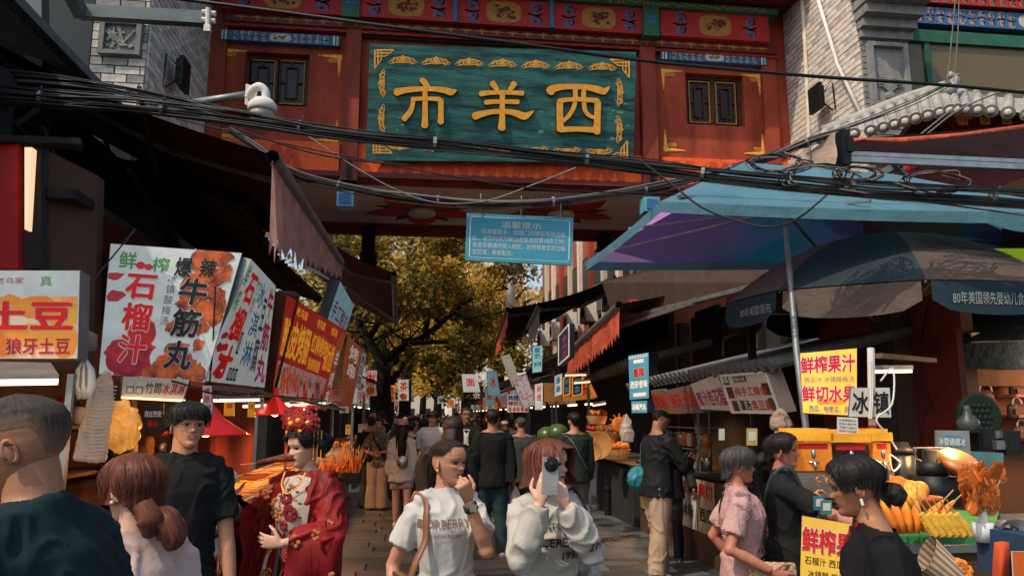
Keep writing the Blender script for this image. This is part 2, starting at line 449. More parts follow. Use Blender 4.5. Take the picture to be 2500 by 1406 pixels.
# windows
for k,(panes) in enumerate((((613,148,668,255),(683,150,740,257)), ((1680,200,1733,302),(1745,203,1797,305)))):
 r = rec[k]; b = MB(); yb = GY+.16
 for x0,x1,z0,z1 in ((r[0],r[1],r[3]-.06,r[3]),(r[0],r[1],r[2],r[2]+.05),(r[0],r[0]+.07,r[2]+.05,r[3]-.06),(r[1]-.07,r[1],r[2]+.05,r[3]-.06)):
  b.box(((x0+x1)/2, yb, (z0+z1)/2), (x1-x0, .1, z1-z0))
 xm = (r[0]+r[1])/2; b.box((xm, yb, (r[2]+r[3])/2), (.08, .1, r[3]-r[2]-.11))
 wf = b.build('window', M['winframe'], gate)
 for p in panes:
  q0, q1 = P(p[0],p[1],GY+.14), P(p[2],p[3],GY+.14); cx, cz = (q0.x+q1.x)/2, (q0.z+q1.z)/2; w, h = (q1.x-q0.x), (q0.z-q1.z)
  b = MB(); b.box((cx, GY+.16, cz), (w, .01, h)); b.build('pane', M['glass'], wf)
  b = MB()
  for s in (-1,1):
   b.box((cx+s*w/2, GY+.13, cz), (.02,.04,h+.02)); b.box((cx, GY+.132, cz+s*h/2), (w-.02,.04,.02))
  b.build('pane_edge', M['golddark'], wf)
  b = MB()
  for s in (-1,1):
   b.box((cx+s*w*.22, GY+.13, cz), (.025,.03,h*.72)); b.box((cx, GY+.131, cz+s*h*.36), (w*.44,.03,.025))
   b.box((cx, GY+.131, cz+s*h*.43), (.025,.03,h*.13)); b.box((cx+s*w*.36, GY+.131, cz), (w*.26,.03,.025))
  b.build('lattice', M['winframe'], wf)
# pilasters and columns
for x0,x1,yb_,d in ((832,870,440,.16),(1573,1610,450,.16),(497,537,350,.1),(1874,1908,400,.1)):
 b = MB(); a, c = G(x0,yb_,d), G(x1,yb_,d)
 b.box(((a.x+c.x)/2, GY-d/2-.002, (a.z+8.75)/2), (c.x-a.x, d, 8.75-a.z)); b.build('column', M['redcol'], gate)
 if d > .12:
  b = MB(); b.box(((a.x+c.x)/2, GY-d/2-.01, a.z+.1), ((c.x-a.x)*1.12, d+.03, .2)); b.build('column_foot', M['darkred'], gate)
  b = MB()
  for s in (-1, 0, 1): b.box(((a.x+c.x)/2+s*.03, GY-d-.045, a.z+.2), (.018, .03, .3 if s else .36))
  b.build('iron_clasp', M['black'], gate)
# orange relief band
b = MB(); z0, z1 = 5.50, 5.98
for x0, x1 in ((GL+.02, G(832,300,.0).x), (G(870,300).x, G(1573,300).x), (G(1610,300).x, GR-.1)):
 b.box(((x0+x1)/2, GY-.03, (z0+z1)/2), (x1-x0, .056, z1-z0))
b.build('band', M['orange'], gate)
b = MB(); x = GL + .3
while x < GR-.7:
 if not any(abs(x+.3 - c) < .45 for c in (G(850,300).x, G(1590,300).x)):
  for F_, zz in ((1, z0+.02), ):
   o = Vector((x, GY-.075, zz)); pts = [o+Vector(q) for q in ((0,0,0),(.12,0,.4),(.24,0,.4),(.30,0,.2),(.36,0,.4),(.48,0,.4),(.60,0,0),(.48,0,0),(.42,0,.22),(.36,0,0),(.24,0,0),(.18,0,.22),(.12,0,0))]
   for tri in ((0,1,2,12),(12,2,11),(11,2,3,10),(10,3,4),(10,4,9),(9,4,5,8),(8,5,6,7)):
    b.poly([pts[i] for i in tri][::-1], .03, Vector((0,-1,0)))
 x += .66
b.build('key_relief', M['orange2'], gate, kind='stuff')
b = MB(); b.box(((GL+GR)/2, GY-.05, z0-.045), (GR-GL, .1, .085)); b.build('lower_moulding', M['darkred'], gate)
# soffit flowers with round lamps, little blue bracket boxes, hanging post ends
for cx, cy in ((1030, 515), (1370, 520)):
 c = PZ(cx, cy, zb); zz = zb - .004
 b = MB()
 for k in range(5):
  a = k*2*math.pi/5 + .3
  # petals: pointed leaves round the lamp
  d, p = Vector((math.cos(a), math.sin(a), 0)), Vector((-math.sin(a), math.cos(a), 0))
  L = 1.15; pts = [c + d*.2, c + d*.45 - p*.27, c + d*.75 - p*.27, c + d*L, c + d*.75 + p*.27, c + d*.45 + p*.27]
  pts = [Vector((q.x, q.y, zz)) for q in pts]
  b.poly(pts, .006, Vector((0,0,-1)))
 b.build('painted_petals', M['petal'], gate)
 b = MB()
 for k in range(5):
  a = k*2*math.pi/5 + .3 + math.pi/5
  d, p = Vector((math.cos(a), math.sin(a), 0)), Vector((-math.sin(a), math.cos(a), 0))
  pts = [c + d*.25 - p*.1, c + d*.6 - p*.14, c + d*.9, c + d*.6 + p*.14, c + d*.25 + p*.1]
  b.poly([Vector((q.x, q.y, zz+.002)) for q in pts], .006, Vector((0,0,-1)))
 b.build('painted_leaves', M['leafp'], gate)
 b = MB(); b.lathe([(.26,-.005),(.26,-.07),(.2,-.10),(.0001,-.11)], (c.x, c.y, zb), 20); b.build('ceiling_lamp', M['plaster'], gate, smooth=True)
for px_, py_ in ((843, 487), (1590, 500)):
 c = P(px_, py_, GY-.15); b = MB(); b.box((c.x, GY-.05, c.z), (.26, .3, .24)); b.build('bracket_box', M['paleblue'], gate)
 b = MB(); b.box((c.x, GY-.21, c.z), (.19, .02, .17)); b.build('bracket_face', M['gaqua'] if 0 else M['blue'], gate)
for px_, py_ in ((900, 590), (1475, 585)):
 c = P(px_, py_, GY+3.4); b = MB(); b.box((c.x, GY+3.42, c.z+.2), (.26,.26,1.1)); b.lathe([(.16,-.12),(.2,-.05),(.17,.0),(.2,.12),(.13,.2)], (c.x, GY+3.42, c.z-.38), 12)
 b.build('hanging_post', M['dark'], gate)
# painted beams -----------------------------------------------------
def spiral(b, F, cx, cy, r, s=1, turns=1.3, wd=.25, tail=0, a0=0):
 n = 14; pts = []; ws = []
 for i in range(n+1):
  t = i/n; a = a0 + s*turns*2*math.pi*t; q = r*(.12 + .88*t)
  pts.append((cx + q*math.cos(a), cy + q*math.sin(a))); ws.append(r*wd*(.6+.4*math.sin(math.pi*t)))
 if tail: pts.append((pts[-1][0] + tail[0], pts[-1][1] + tail[1])); ws.append(r*wd*.3)
 ribbon(b, F, pts, ws)
def painted(x0, x1, z0, z1, y, depth, base, inks, name, medal=True, green_ends=True):
 """a beam box with scrolls either side of a medallion"""
 b = MB(); b.box(((x0+x1)/2, y+depth/2, (z0+z1)/2), (x1-x0, depth, z1-z0)); bm = b.build(name, base, gate)
 w, h = x1-x0, z1-z0; F = lambda a, c, ww=0: Vector((a, y-.004-ww, c))
 zc = (z0+z1)/2
 if green_ends:
  for s in (-1, 1):
   for i, mm in enumerate(('green','white','blue','white','green','blue')):
    b = MB(); c0 = (x0 if s < 0 else x1) - s*(h*.16*i + h*.1); b.box((c0, y-.003, zc), (h*(.13 if i%3 else .18), .006, h*.96)); b.build('stripe', M[mm], bm)
 if medal:
  b = MB(); n = 18; mw = h*1.0 if green_ends else h*.62
  pts = [F((x0+x1)/2 + mw*math.copysign(abs(math.cos(t))**.55, math.cos(t)), zc + h*.4*math.copysign(abs(math.sin(t))**.6, math.sin(t))) for t in [2*math.pi*i/n for i in range(n)]]
  b.poly(pts, .004, Vector((0,-1,0))); b.build('medallion', M['cream'] if green_ends else M['golddark'], bm)
  b = MB(); rr = random.Random(int(x0*100))
  for i in range(14):
   cx, cz = (x0+x1)/2 + rr.uniform(-.6,.6)*mw, zc + rr.uniform(-.22,.22)*h
   b.ell((cx, y-.008, cz), (h*.07, .004, h*.06), 6, 4)
  for i in range(5):
   cx = (x0+x1)/2 + rr.uniform(-.4,.4)*mw; ribbon(b, F, [(cx-.3*mw, zc-.2*h+i*.05*h), (cx, zc+.03*h*i), (cx+.25*mw, zc+.25*h-.08*h*i)], h*.025, .006)
  b.build('painted_sprig', M['inkblack'] if green_ends else M['darkred'], bm)
 ends = h*(1.1 if green_ends else .22); m2 = (h*(1.15 if green_ends else .8) if medal else 0)
 for s in (-1, 1):
  xa = (x0 if s < 0 else x1) - s*ends; xb = (x0+x1)/2 + s*m2
  L = abs(xb - xa); n = max(1, int(L/(h*.60)))
  for j, ink in enumerate(inks):
   b = MB()
   for i in range(n):
    cx = xa + (xb-xa)*(i+.5)/n
    for sv in (-1, 1):
     spiral(b, F, cx + (h*.06*j), zc + sv*h*.23, h*.25*(1-.25*j), s=sv*s, turns=1.2, wd=.34, a0=j*.7 + i)
    ribbon(b, lambda a, c, ww=0: F(a, c, .002), [(cx-h*.26, zc), (cx, zc+h*.07*(1 if i%2 else -1)), (cx+h*.26, zc)], h*.05)
   b.build('scroll_painting', M[ink], bm)
 return bm
# side beams with medallions (lower row)
for (a,b0,c,d) in ((537,72,830,113),(1612,122,1874,160)):
 q0, q1 = G(a,b0,.12), G(c,d,.12); painted(q0.x, q1.x, q1.z, q0.z, GY-.12, .12, M['blue'], ('white','golddark'), 'painted_beam')
q0, q1 = G(872,88,.1), G(1568,132,.1); painted(q0.x, q1.x, q1.z+.02, q0.z, GY-.1, .1, M['green'], ('gold','golddark'), 'painted_beam', medal=False)
# upper frieze: red panels with blue scrolls, green node blocks
zf0, zf1 = zg(1700, 92, .3), zg(1700, 30, .3)
for x0, x1 in ((537,836),(874,1106),(1116,1342),(1352,1570),(1612,1876)):
 painted(G(x0,50,.3).x, G(x1,50,.3).x, zf0, zf1, GY-.3, .3, M['redpaint'], ('blue','inkblue'), 'frieze_panel', green_ends=False)
for cx in (855, 1590):
 c = G(cx, 50, .36); b = MB(); b.box((c.x, GY-.18, (zf0+zf1)/2), (.28,.37,zf1-zf0+.1)); nb = b.build('node_block', M['green'], gate)
 b = MB()
 for k in range(4):
  a = k*math.pi/2 + .78; b.ell((c.x+.06*math.cos(a), GY-.37, (zf0+zf1)/2+.06*math.sin(a)), (.045,.006,.045), 8, 4)
 b.build('painted_flower', M['blue'], nb)
for cx in (1111, 1347):
 c = G(cx, 50, .33); b = MB(); b.box((c.x, GY-.17, (zf0+zf1)/2), (.07,.35,zf1-zf0+.02)); b.build('divider', M['blue'], gate)
b = MB(); b.box(((GL+GR)/2+.05, GY-.19, zf1+.06), (GR-GL-.7, .38, .11)); gb = b.build('green_cornice', M['green'], gate)
b = MB(); rr = random.Random(5)
for i in range(120):
 x = GL+.5 + i*(GR-GL-1)/120; b.ell((x, GY-.385, zf1+.06+rr.uniform(-.02,.02)), (.03,.004,.018), 6, 4)
b.build('leaf_painting', M['golddark'], gb)
# gold swallow ornaments row on dark board
z2a, z2b = zg(1200,105,.16)+.1, zf0
b = MB(); b.box(((GL+GR)/2, GY-.1, zf0-.075), (GR-GL-.5, .16, .15)); sb = b.build('ornament_board', M['darkred'], gate)
b = MB(); x = GL+.5; k = 0
while x < GR-.4:
 zz = zf0-.08; F = lambda a,c,w=0: Vector((a, GY-.186-w, c))
 ribbon(b, F, [(x-.13,zz),(x-.05,zz+.015),(x,zz),(x+.05,zz+.015),(x+.13,zz)], [.006,.03,.045,.03,.006])
 ribbon(b, F, [(x,zz-.05),(x,zz+.05)], .03 if k%2 else .015, .002); x += .26; k += 1
b.build('gold_ornament', M['golddark'], sb)
b = MB(); b.box(((GL+GR)/2, GY-.08, zf0-.18), (GR-GL-.5, .12, .055)); sb = b.build('wave_board', M['redpaint'], gate)
b = MB(); F = lambda a,c,w=0: Vector((a, GY-.145-w, c)); n = 220
ribbon(b, F, [(GL+.3+(GR-GL-.6)*i/n, zf0-.18+.018*math.sin(i*.9)) for i in range(n+1)], .016); b.build('wave_line', M['darkred'], sb)
# gold corner brackets round the two window panels
def corner(b, cx, cz, sx, sz, s=.34):
 F = lambda a,c,w=0: Vector((a, GY-.012-w, c))
 for q in range(9):
  t = q/8; r = .055*(1-t*.62)
  b.ell((cx+sx*(.04+t*s), GY-.004, cz+sz*(.045-.012*t)), (r*.8,.014,r*.8), 7, 5); b.ell((cx+sx*.045, GY-.004, cz+sz*(.04+t*s)), (r*.8,.014,r*.8), 7, 5)
 for i in range(4): spiral(b, lambda a,c,w=0: Vector((a, GY-.02, c)), cx+sx*(.1+.035*i), cz+sz*(.12+.0*i), .035, s=sx, wd=.35)
for (x0,y0,x1,y1) in ((542,118,828,350),(1612,168,1870,382)):
 a, c = G(x0,y0), G(x1,y1)
 for sx in (0,1):
  for sz in (0,1):
   b = MB(); corner(b, (a.x, c.x)[sx], (a.z, c.z)[sz], (1,-1)[sx], (-1,1)[sz]); b.build('gold_corner', M['gold'], gate)
# eaves: rafters with coloured ends, tiles
b = MB(); z_e = zf1+.2
b.box(((GL+GR)/2, GY-.55, z_e+.02), (GR-GL+.1, .9, .07)); b.build('eaves_board', M['darkred'], gate)
for i in range(44):
 x = GL+.12 + i*(GR-GL-.1)/44
 mt = (M['paleblue'], M['salmon'], M['green'], M['cream'])[i % 4]
 b = MB(); b.tube([(x, GY-.2, z_e+.13), (x, GY-1.05, z_e+.04)], .05, 10); ro = b.build('rafter', M['dark'], gate, smooth=True)
 b = MB(); b.tube([(x, GY-1.05, z_e+.04), (x, GY-1.062, z_e+.039)], .044, 10); b.build('rafter_end', mt, ro)
 if i % 2 == 0:
  b = MB();
  b.tube([(x, GY-1.14, z_e+.14), (x, GY+.3, z_e+.75)], .075, 10); b.build('roof_tile', M['tile'], gate, smooth=True)
b = MB(); b.add([(GL,GY-1.1,z_e+.1),(GR+.1,GY-1.1,z_e+.1),(GR+.1,GY+.4,z_e+.72),(GL,GY+.4,z_e+.72)], [(0,1,2,3)]); b.box(((GL+GR)/2,GY-1.1,z_e+.1),(GR-GL,.04,.05)); b.build('roof', M['tile'], gate)
b = MB(); b.box(((GL+GR)/2,GY+1.9,z_e+.7),(GR-GL,3.4,.1)); b.build('roof_deck', M['tile'], gate)
# plaque -------------------------------------------------------------
pq = [P(903,108,GY-.62), P(1553,128,GY-.62), P(1546,397,GY-.24), P(893,392,GY-.24)]
Qp = Patch(*pq)
plq = thing('gate_plaque', 'large weathered teal board with three gold characters hung on the gate', 'sign', tuple(Qp(.5,1,-.05)))
b = MB(); f = [Qp(0,1),Qp(1,1),Qp(1,0),Qp(0,0)]; b.hexa([p for p in f]+[p-Qp.n*.09 for p in f]); b.build('board', M['plaque'], plq)
b = MB(); rr = random.Random(11)
for i in range(26):
 u, v = rr.choice(((rr.uniform(.9,.98), rr.uniform(.4,.97)), (rr.uniform(.1,.95), rr.uniform(.55,.85)))); s = rr.uniform(.25,1)
 blob(Qp, b, u, v, .012*s, .012*s, .0015, 9, .6, i)
b.build('flaked_patch', M['chip'], plq)
def Zp(zx, zy, w=0):                    # traced in the enlarged view of the board
 p = PP(800+zx/2.3433, zy/2.3433, Qp.a, Qp.n); return p + Qp.n*w
def stroke(b, pts, th=.045, lift=.0):
 # resample, outline both sides, rounded ends -> raised solid
 P2 = [Vector((x, y)) for x, y, _ in pts]; W = [w for _,_,w in pts]; Q2=[]; Wd=[]
 n = len(P2)
 for i in range(n-1):
  p0,p1,p2,p3 = P2[max(0,i-1)],P2[i],P2[i+1],P2[min(n-1,i+2)]
  for k in range(6):
   t=k/6; Q2.append(.5*((2*p1)+(p2-p0)*t+(2*p0-5*p1+4*p2-p3)*t*t+(3*p1-p0-3*p2+p3)*t**3)); Wd.append(W[i]*(1-t)+W[i+1]*t)
 Q2.append(P2[-1]); Wd.append(W[-1]); L=[];Rr=[]
 for i,q in enumerate(Q2):
  d=(Q2[min(len(Q2)-1,i+1)]-Q2[max(0,i-1)]).normalized(); nn=Vector((-d.y,d.x)); L.append(q+nn*Wd[i]/2); Rr.append(q-nn*Wd[i]/2)
 d0=(Q2[0]-Q2[1]).normalized(); d1=(Q2[-1]-Q2[-2]).normalized()
 def cap(c,d,w):
  nn=Vector((-d.y,d.x)); return [c+nn*math.cos(a)*w/2+d*math.sin(a)*w/2*.8 for a in [math.pi*k/6 for k in range(1,6)]]
 m=len(Q2); o=len(b.v)
 for q in L+Rr: b.v.append(tuple(Zp(q.x,q.y,th+lift)))
 for q in L+Rr: b.v.append(tuple(Zp(q.x,q.y,.001)))
 fs=[]
 for i in range(m-1):
  fs.append((o+i,o+i+1,o+m+i+1,o+m+i)); fs.append((o+i,o+2*m+i,o+2*m+i+1,o+i+1)); fs.append((o+m+i,o+m+i+1,o+3*m+i+1,o+3*m+i))
 b.f+=fs; b.m+=[b.mi]*len(fs)
 for c,d,w,li,ri in ((Q2[0],d0,Wd[0],0,m),(Q2[-1],d1,Wd[-1],m-1,2*m-1)):
  cp=cap(c,d,w); nn=Vector((-d.y,d.x)); ring=[c+nn*w/2]+cp+[c-nn*w/2]; o2=len(b.v); k=len(ring)
  for q in ring: b.v.append(tuple(Zp(q.x,q.y,th+lift-.0003)))
  for q in ring: b.v.append(tuple(Zp(q.x,q.y,.001)))
  fs=[tuple(range(o2,o2+k))]+[(o2+i,o2+k+i,o2+k+i+1,o2+i+1) for i in range(k-1)]; b.f+=fs; b.m+=[b.mi]*len(fs)
CH = {
 'shi': [[(538,462,30),(556,478,34),(572,498,26)], [(395,532,44),(440,521,34),(520,514,28),(600,513,28),(665,520,34),(705,531,40),(735,519,8)],
   [(556,520,28),(557,600,30),(556,680,34),(555,722,40)], [(490,574,26),(484,610,26),(470,645,30),(438,684,34)], [(484,572,24),(560,568,22),(640,572,26)], [(646,580,34),(647,640,30),(646,702,36)]],
 'yang': [[(942,482,36),(955,500,30),(968,516,24)], [(1064,484,36),(1052,502,30),(1040,517,24)], [(876,540,32),(940,534,24),(1050,534,24),(1112,538,28)],
   [(904,590,28),(960,586,24),(1030,586,24),(1086,588,26)], [(842,668,44),(880,656,36),(940,644,28),(1020,642,28),(1080,654,38),(1125,668,44),(1174,640,8)], [(998,530,28),(997,620,30),(996,690,34),(994,736,42)]],
 'xi': [[(1272,524,52),(1300,507,40),(1370,500,30),(1470,502,32),(1540,516,40),(1578,526,38),(1607,500,8)], [(1414,512,28),(1414,570,26),(1404,620,24),(1378,664,24),(1346,694,22)],
   [(1462,512,26),(1462,570,26),(1468,630,24),(1490,662,22),(1530,680,18)], [(1326,592,36),(1326,660,34),(1328,745,38)], [(1542,592,36),(1540,680,34),(1536,758,40)], [(1322,580,26),(1420,572,24),(1540,580,28)],
   [(1330,745,34),(1430,742,28),(1532,748,34)]],
}
for nm in ('shi','yang','xi'):
 b = MB()
 for k, st in enumerate(CH[nm]): stroke(b, st, .045, .0012*k)
 b.build('gold_character', M['gold'], plq)
 b = MB()                                            # dark painted outline under the gilding
 for k, st in enumerate(CH[nm]): stroke(b, [(x,y,w+9) for x,y,w in st], .012, .0008*k)
 b.build('character_edge', M['inkblack'], plq)
def flourish(b, cx, cy, L, H, vert=False, flip=1):
 def F(a, c, w=0): return Zp(cx+(c if vert else a), cy+(a if vert else c*flip), .012+w)
 for s in (-1,1):
  spiral(b, F, s*L*.30, H*.1, L*.12, s=s, wd=.3); spiral(b, F, s*L*.14, -H*.05, L*.09, s=-s, wd=.35)
  ribbon(b, F, [(s*L*.5,H*.3),(s*L*.36,-H*.05),(s*L*.2,-H*.25),(0,-H*.35)], [3,7,7,6]); ribbon(b, F, [(s*L*.46,H*.45),(s*L*.2,H*.3),(0,H*.35)], [3,5,6], .002)
 for k in range(5):
  a = math.pi*(k+.5)/5; ribbon(b, F, [(0,H*.3),(math.cos(a)*L*.13,H*.3-math.sin(a)*H*.85)], [3,9], .004)
for i in range(7):
 b = MB(); flourish(b, 430+i*190, 345+i*6.2, 165, 48); b.build('gilt_flourish', M['gold'], plq)
for x, y in ((413,840),(1185,862),(1368,868),(1552,872),(995,858),(800,852),(600,846)):
 b = MB(); flourish(b, x, y, 160, 42, flip=-1); b.build('gilt_flourish', M['gold'], plq)
for x, y, s in ((310,478,1),(308,680,1),(1672,530,-1),(1668,742,-1)):
 b = MB(); flourish(b, x, y, 165, 40*s, vert=True); b.build('gilt_flourish', M['gold'], plq)
for cx, cy, sx, sy in ((266,286,1,1),(1726,340,-1,1),(258,880,1,-1),(1716,915,-1,-1)):
 b = MB(); F = lambda a,c,w=0: Zp(cx+sx*a, cy+sy*c, .012+w)
 for st, w in (([(4,0),(4,108)],9),([(0,4),(112,4)],9),([(22,4),(22,85)],8),([(4,22),(85,20)],8),([(40,8),(40,60)],7),([(8,40),(66,38)],7),([(4,108),(40,60)],6),([(112,4),(66,38)],6)):
  ribbon(b, F, st, w, .001*w)
 b.build('gilt_corner', M['gold'], plq)
# ================================================================ FLANKING BRICK TOWERS
def brickwall(parent, org, ud, W, zlo, zhi, bw, bh, mats, cap, seed, thick=.03, nrm=None):
 """running bond of single bricks proud of a mortar plane; ud = direction along the wall, nrm = outward"""
 rnd = random.Random(seed); cache = {}; n = 0; rest = MB()
 rows = int((zhi-zlo)/bh)
 yaw = math.atan2(ud.y, ud.x)
 for r in range(rows-1, -1, -1):
  x = -bw/2*(r % 2)
  while x < W - .01:
   a, c = max(0, x), min(W, x+bw); w = c-a-.008
   if w > .03:
    k = rnd.randrange(len(mats)); ctr = org + ud*((a+c)/2) + Vector((0,0,zlo+(r+.5)*bh)) + nrm*(thick/2 + rnd.uniform(0,.006))
    if n < cap:
     key = (round(w,2), k)
     if key not in cache:
      b = MB(); x2, y2, z2, e = round(w,2)/2, thick/2+.004, bh/2-.004, .004
      out = [(-x2,-y2,-z2),(x2,-y2,-z2),(x2,-y2,z2),(-x2,-y2,z2)]; fr = [(-x2+e,y2,-z2+e),(x2-e,y2,-z2+e),(x2-e,y2,z2-e),(-x2+e,y2,z2-e)]
      b.add(out+fr, [(4,5,6,7),(0,1,5,4),(1,2,6,5),(2,3,7,6),(3,0,4,7)])
      me = bpy.data.meshes.new('brick'); me.from_pydata([(p[0], p[1], p[2]) for p in b.v], [], b.f); me.materials.append(mats[k]); cache[key] = me
     o = bpy.data.objects.new('brick', cache[key]); COL.objects.link(o); o.parent = parent
     o.matrix_parent_inverse = Matrix.Translation(-parent.location)
     o.location = ctr
     ry = math.atan2(nrm.y, nrm.x) - math.pi/2
     o.rotation_euler = (0, 0, ry); n += 1
    else:
     rest.mi = k; rest.box(ctr, (w, thick+.008, bh-.008), rz=yaw)
   x += bw
 if rest.v: rest.build('brick_courses', mats, parent, kind='stuff')
UX, UY = Vector((1,0,0)), Vector((0,1,0))
# right tower
tr = thing('brick_tower', 'sunlit whitewashed brick tower to the right of the gate', 'tower', (6.9, 10.9, 0))
b = MB(); b.box((6.8, 10.9, 5.0), (.70-.01, 2.2, 10)); b.build('core', M['mortar'], tr)
brickwall(tr, Vector((6.455, 9.8, 0)), UY, 2.2, 4.75, 9.0, .26, .092, [M['brick'], M['brick2'], M['brick3']], 290, 1, nrm=Vector((-1,0,0)))
brickwall(tr, Vector((6.43, 9.8, 0)), UX, .76, 4.75, 7.95, .27, .092, [M['greybrick'], M['greybrick2']], 130, 2, nrm=Vector((0,-1,0)))
b = MB();
zco = P(2180,100,9.78).z
for k, (dz, pr) in enumerate(((0,.08),(.13,.18),(.27,.32),(.42,.46),(.58,.60),(.75,.66),(.92,.6))): b.box((6.83+.0, 9.8-pr/2, zco+dz+.075), (.80+pr*.35, pr, .145))
b.build('corbel', M['greybrick'], tr)
z0, z1 = P(2180,262,9.75).z, P(2180,110,9.75).z
b = MB(); xa, xb = 6.5, 7.12
for x0,x1,a,c in ((xa,xb,z1-.06,z1),(xa,xb,z0,z0+.06),(xa,xa+.07,z0+.06,z1-.06),(xb-.07,xb,z0+.06,z1-.06)): b.box(((x0+x1)/2, 9.73, (a+c)/2), (x1-x0,.1,c-a))
b.box(((xa+xb)/2, 9.765, (z0+z1)/2), (xb-xa-.02,.03,z1-z0-.02))
rp = b.build('relief_panel', M['greybrick'], tr)
b = MB(); cx = (xa+xb)/2; zc = z0+.22
for i in range(13):
 a = -1.1 + i*2.2/12; L = .2+.12*math.cos(a); b.tube([(cx, 9.74, zc), (cx+math.sin(a)*L*.5, 9.725, zc+math.cos(a)*L*.75), (cx+math.sin(a)*L, 9.735, zc+math.cos(a)*L*.8)], [.012,.012,.004], 6)
b.ell((cx, 9.74, zc-.05), (.08,.03,.07), 10, 6); b.build('orchid_carving', M['greybrick'], rp)
# drain pipe and cable trunking on the sunlit side
b = MB(); b.tube([P(1962,-30,9.9)*1 if 0 else PX(1955,-40,6.39), PX(1965,100,6.39), PX(1972,250,6.39), PX(1975,330,6.39), PX(1972,400,6.38)], .035, 8); b.build('drain_pipe', M['brick3'], tr, smooth=True)
b = MB(); b.tube([PX(1985,-40,6.33), PX(2045,160,6.33), PX(2120,318,6.33)], .028, 8)
tag(b.build('conduit', M['paper'], None, smooth=True), 'pale conduit slanting down across the sunlit brick tower', 'conduit')
# left tower
tl = thing('brick_tower', 'shaded whitewashed brick tower to the left of the gate', 'tower', (-3.8, 10.6, 0))
b = MB(); b.box((-3.77, 10.68, 5.0), (.64, 2.62, 10)); b.build('core', M['mortar'], tl)
brickwall(tl, Vector((-3.452, 9.37, 0)), UY, 2.6, 5.0, 9.2, .26, .092, [M['brick'], M['brick2']], 290, 3, nrm=Vector((1,0,0)))
brickwall(tl, Vector((-4.09, 9.37, 0)), UX, .66, 4.7, 9.2, .3, .11, [M['brick2'], M['greybrick']], 110, 4, nrm=Vector((0,-1,0)))
z0, z1 = P(290,135,9.3).z, P(290,52,9.3).z; xa, xb = P(243,100,9.3).x, P(346,100,9.3).x
b = MB()
for x0,x1,a,c in ((xa,xb,z1-.05,z1),(xa,xb,z0,z0+.05),(xa,xa+.06,z0+.05,z1-.05),(xb-.06,xb,z0+.05,z1-.05)): b.box(((x0+x1)/2, 9.30, (a+c)/2), (x1-x0,.09,c-a))
b.box(((xa+xb)/2, 9.325, (z0+z1)/2), (xb-xa-.02,.03,z1-z0-.02)); rp = b.build('relief_panel', M['greybrick2'], tl)
b = MB(); cx = (xa+xb)/2; zc = z0+.12; rr = random.Random(9)
for i in range(10): b.tube([(cx+rr.uniform(-.1,.1), 9.3, zc), (cx+rr.uniform(-.2,.2), 9.29, zc+rr.uniform(.1,.3))], .011, 6)
for i in range(12): b.ell((cx+rr.uniform(-.16,.16), 9.3, zc+rr.uniform(-.02,.2)), (.03,.015,.02), 6, 4)
b.build('bamboo_carving', M['greybrick'], rp)
# floodlights on the towers
def flood(name_label, X, px, py, s=1, dirx=1):
 c = PX(px, py, X); t = thing('floodlight', name_label, 'light', tuple(c))
 b = MB(); b.box(c+Vector((dirx*.20,0,0)), (.06,.34,.42)); b.box(c+Vector((dirx*.165,0,0)), (.03,.28,.36))
 for k in range(6): b.box(c+Vector((dirx*.14,-.13+k*.052,0)), (.03,.012,.34))
 b.build('housing', M['black'], t)
 b = MB(); b.tube([c+Vector((dirx*.2,-.2,.0)), c+Vector((dirx*.02,-.2,.2)), c+Vector((0,-.2,-.25)), c+Vector((dirx*.04,-.2,-.27)), c+Vector((dirx*.2,-.17,-.12))], .012, 6); b.build('bracket', M['black'], t)
flood('black floodlight on a bracket on the shaded left brick tower', -3.42, 412, 182, 1, 1)
flood('thin floodlight on a bracket on the sunlit right brick tower', 6.40, 2020, 243, 1, -1)
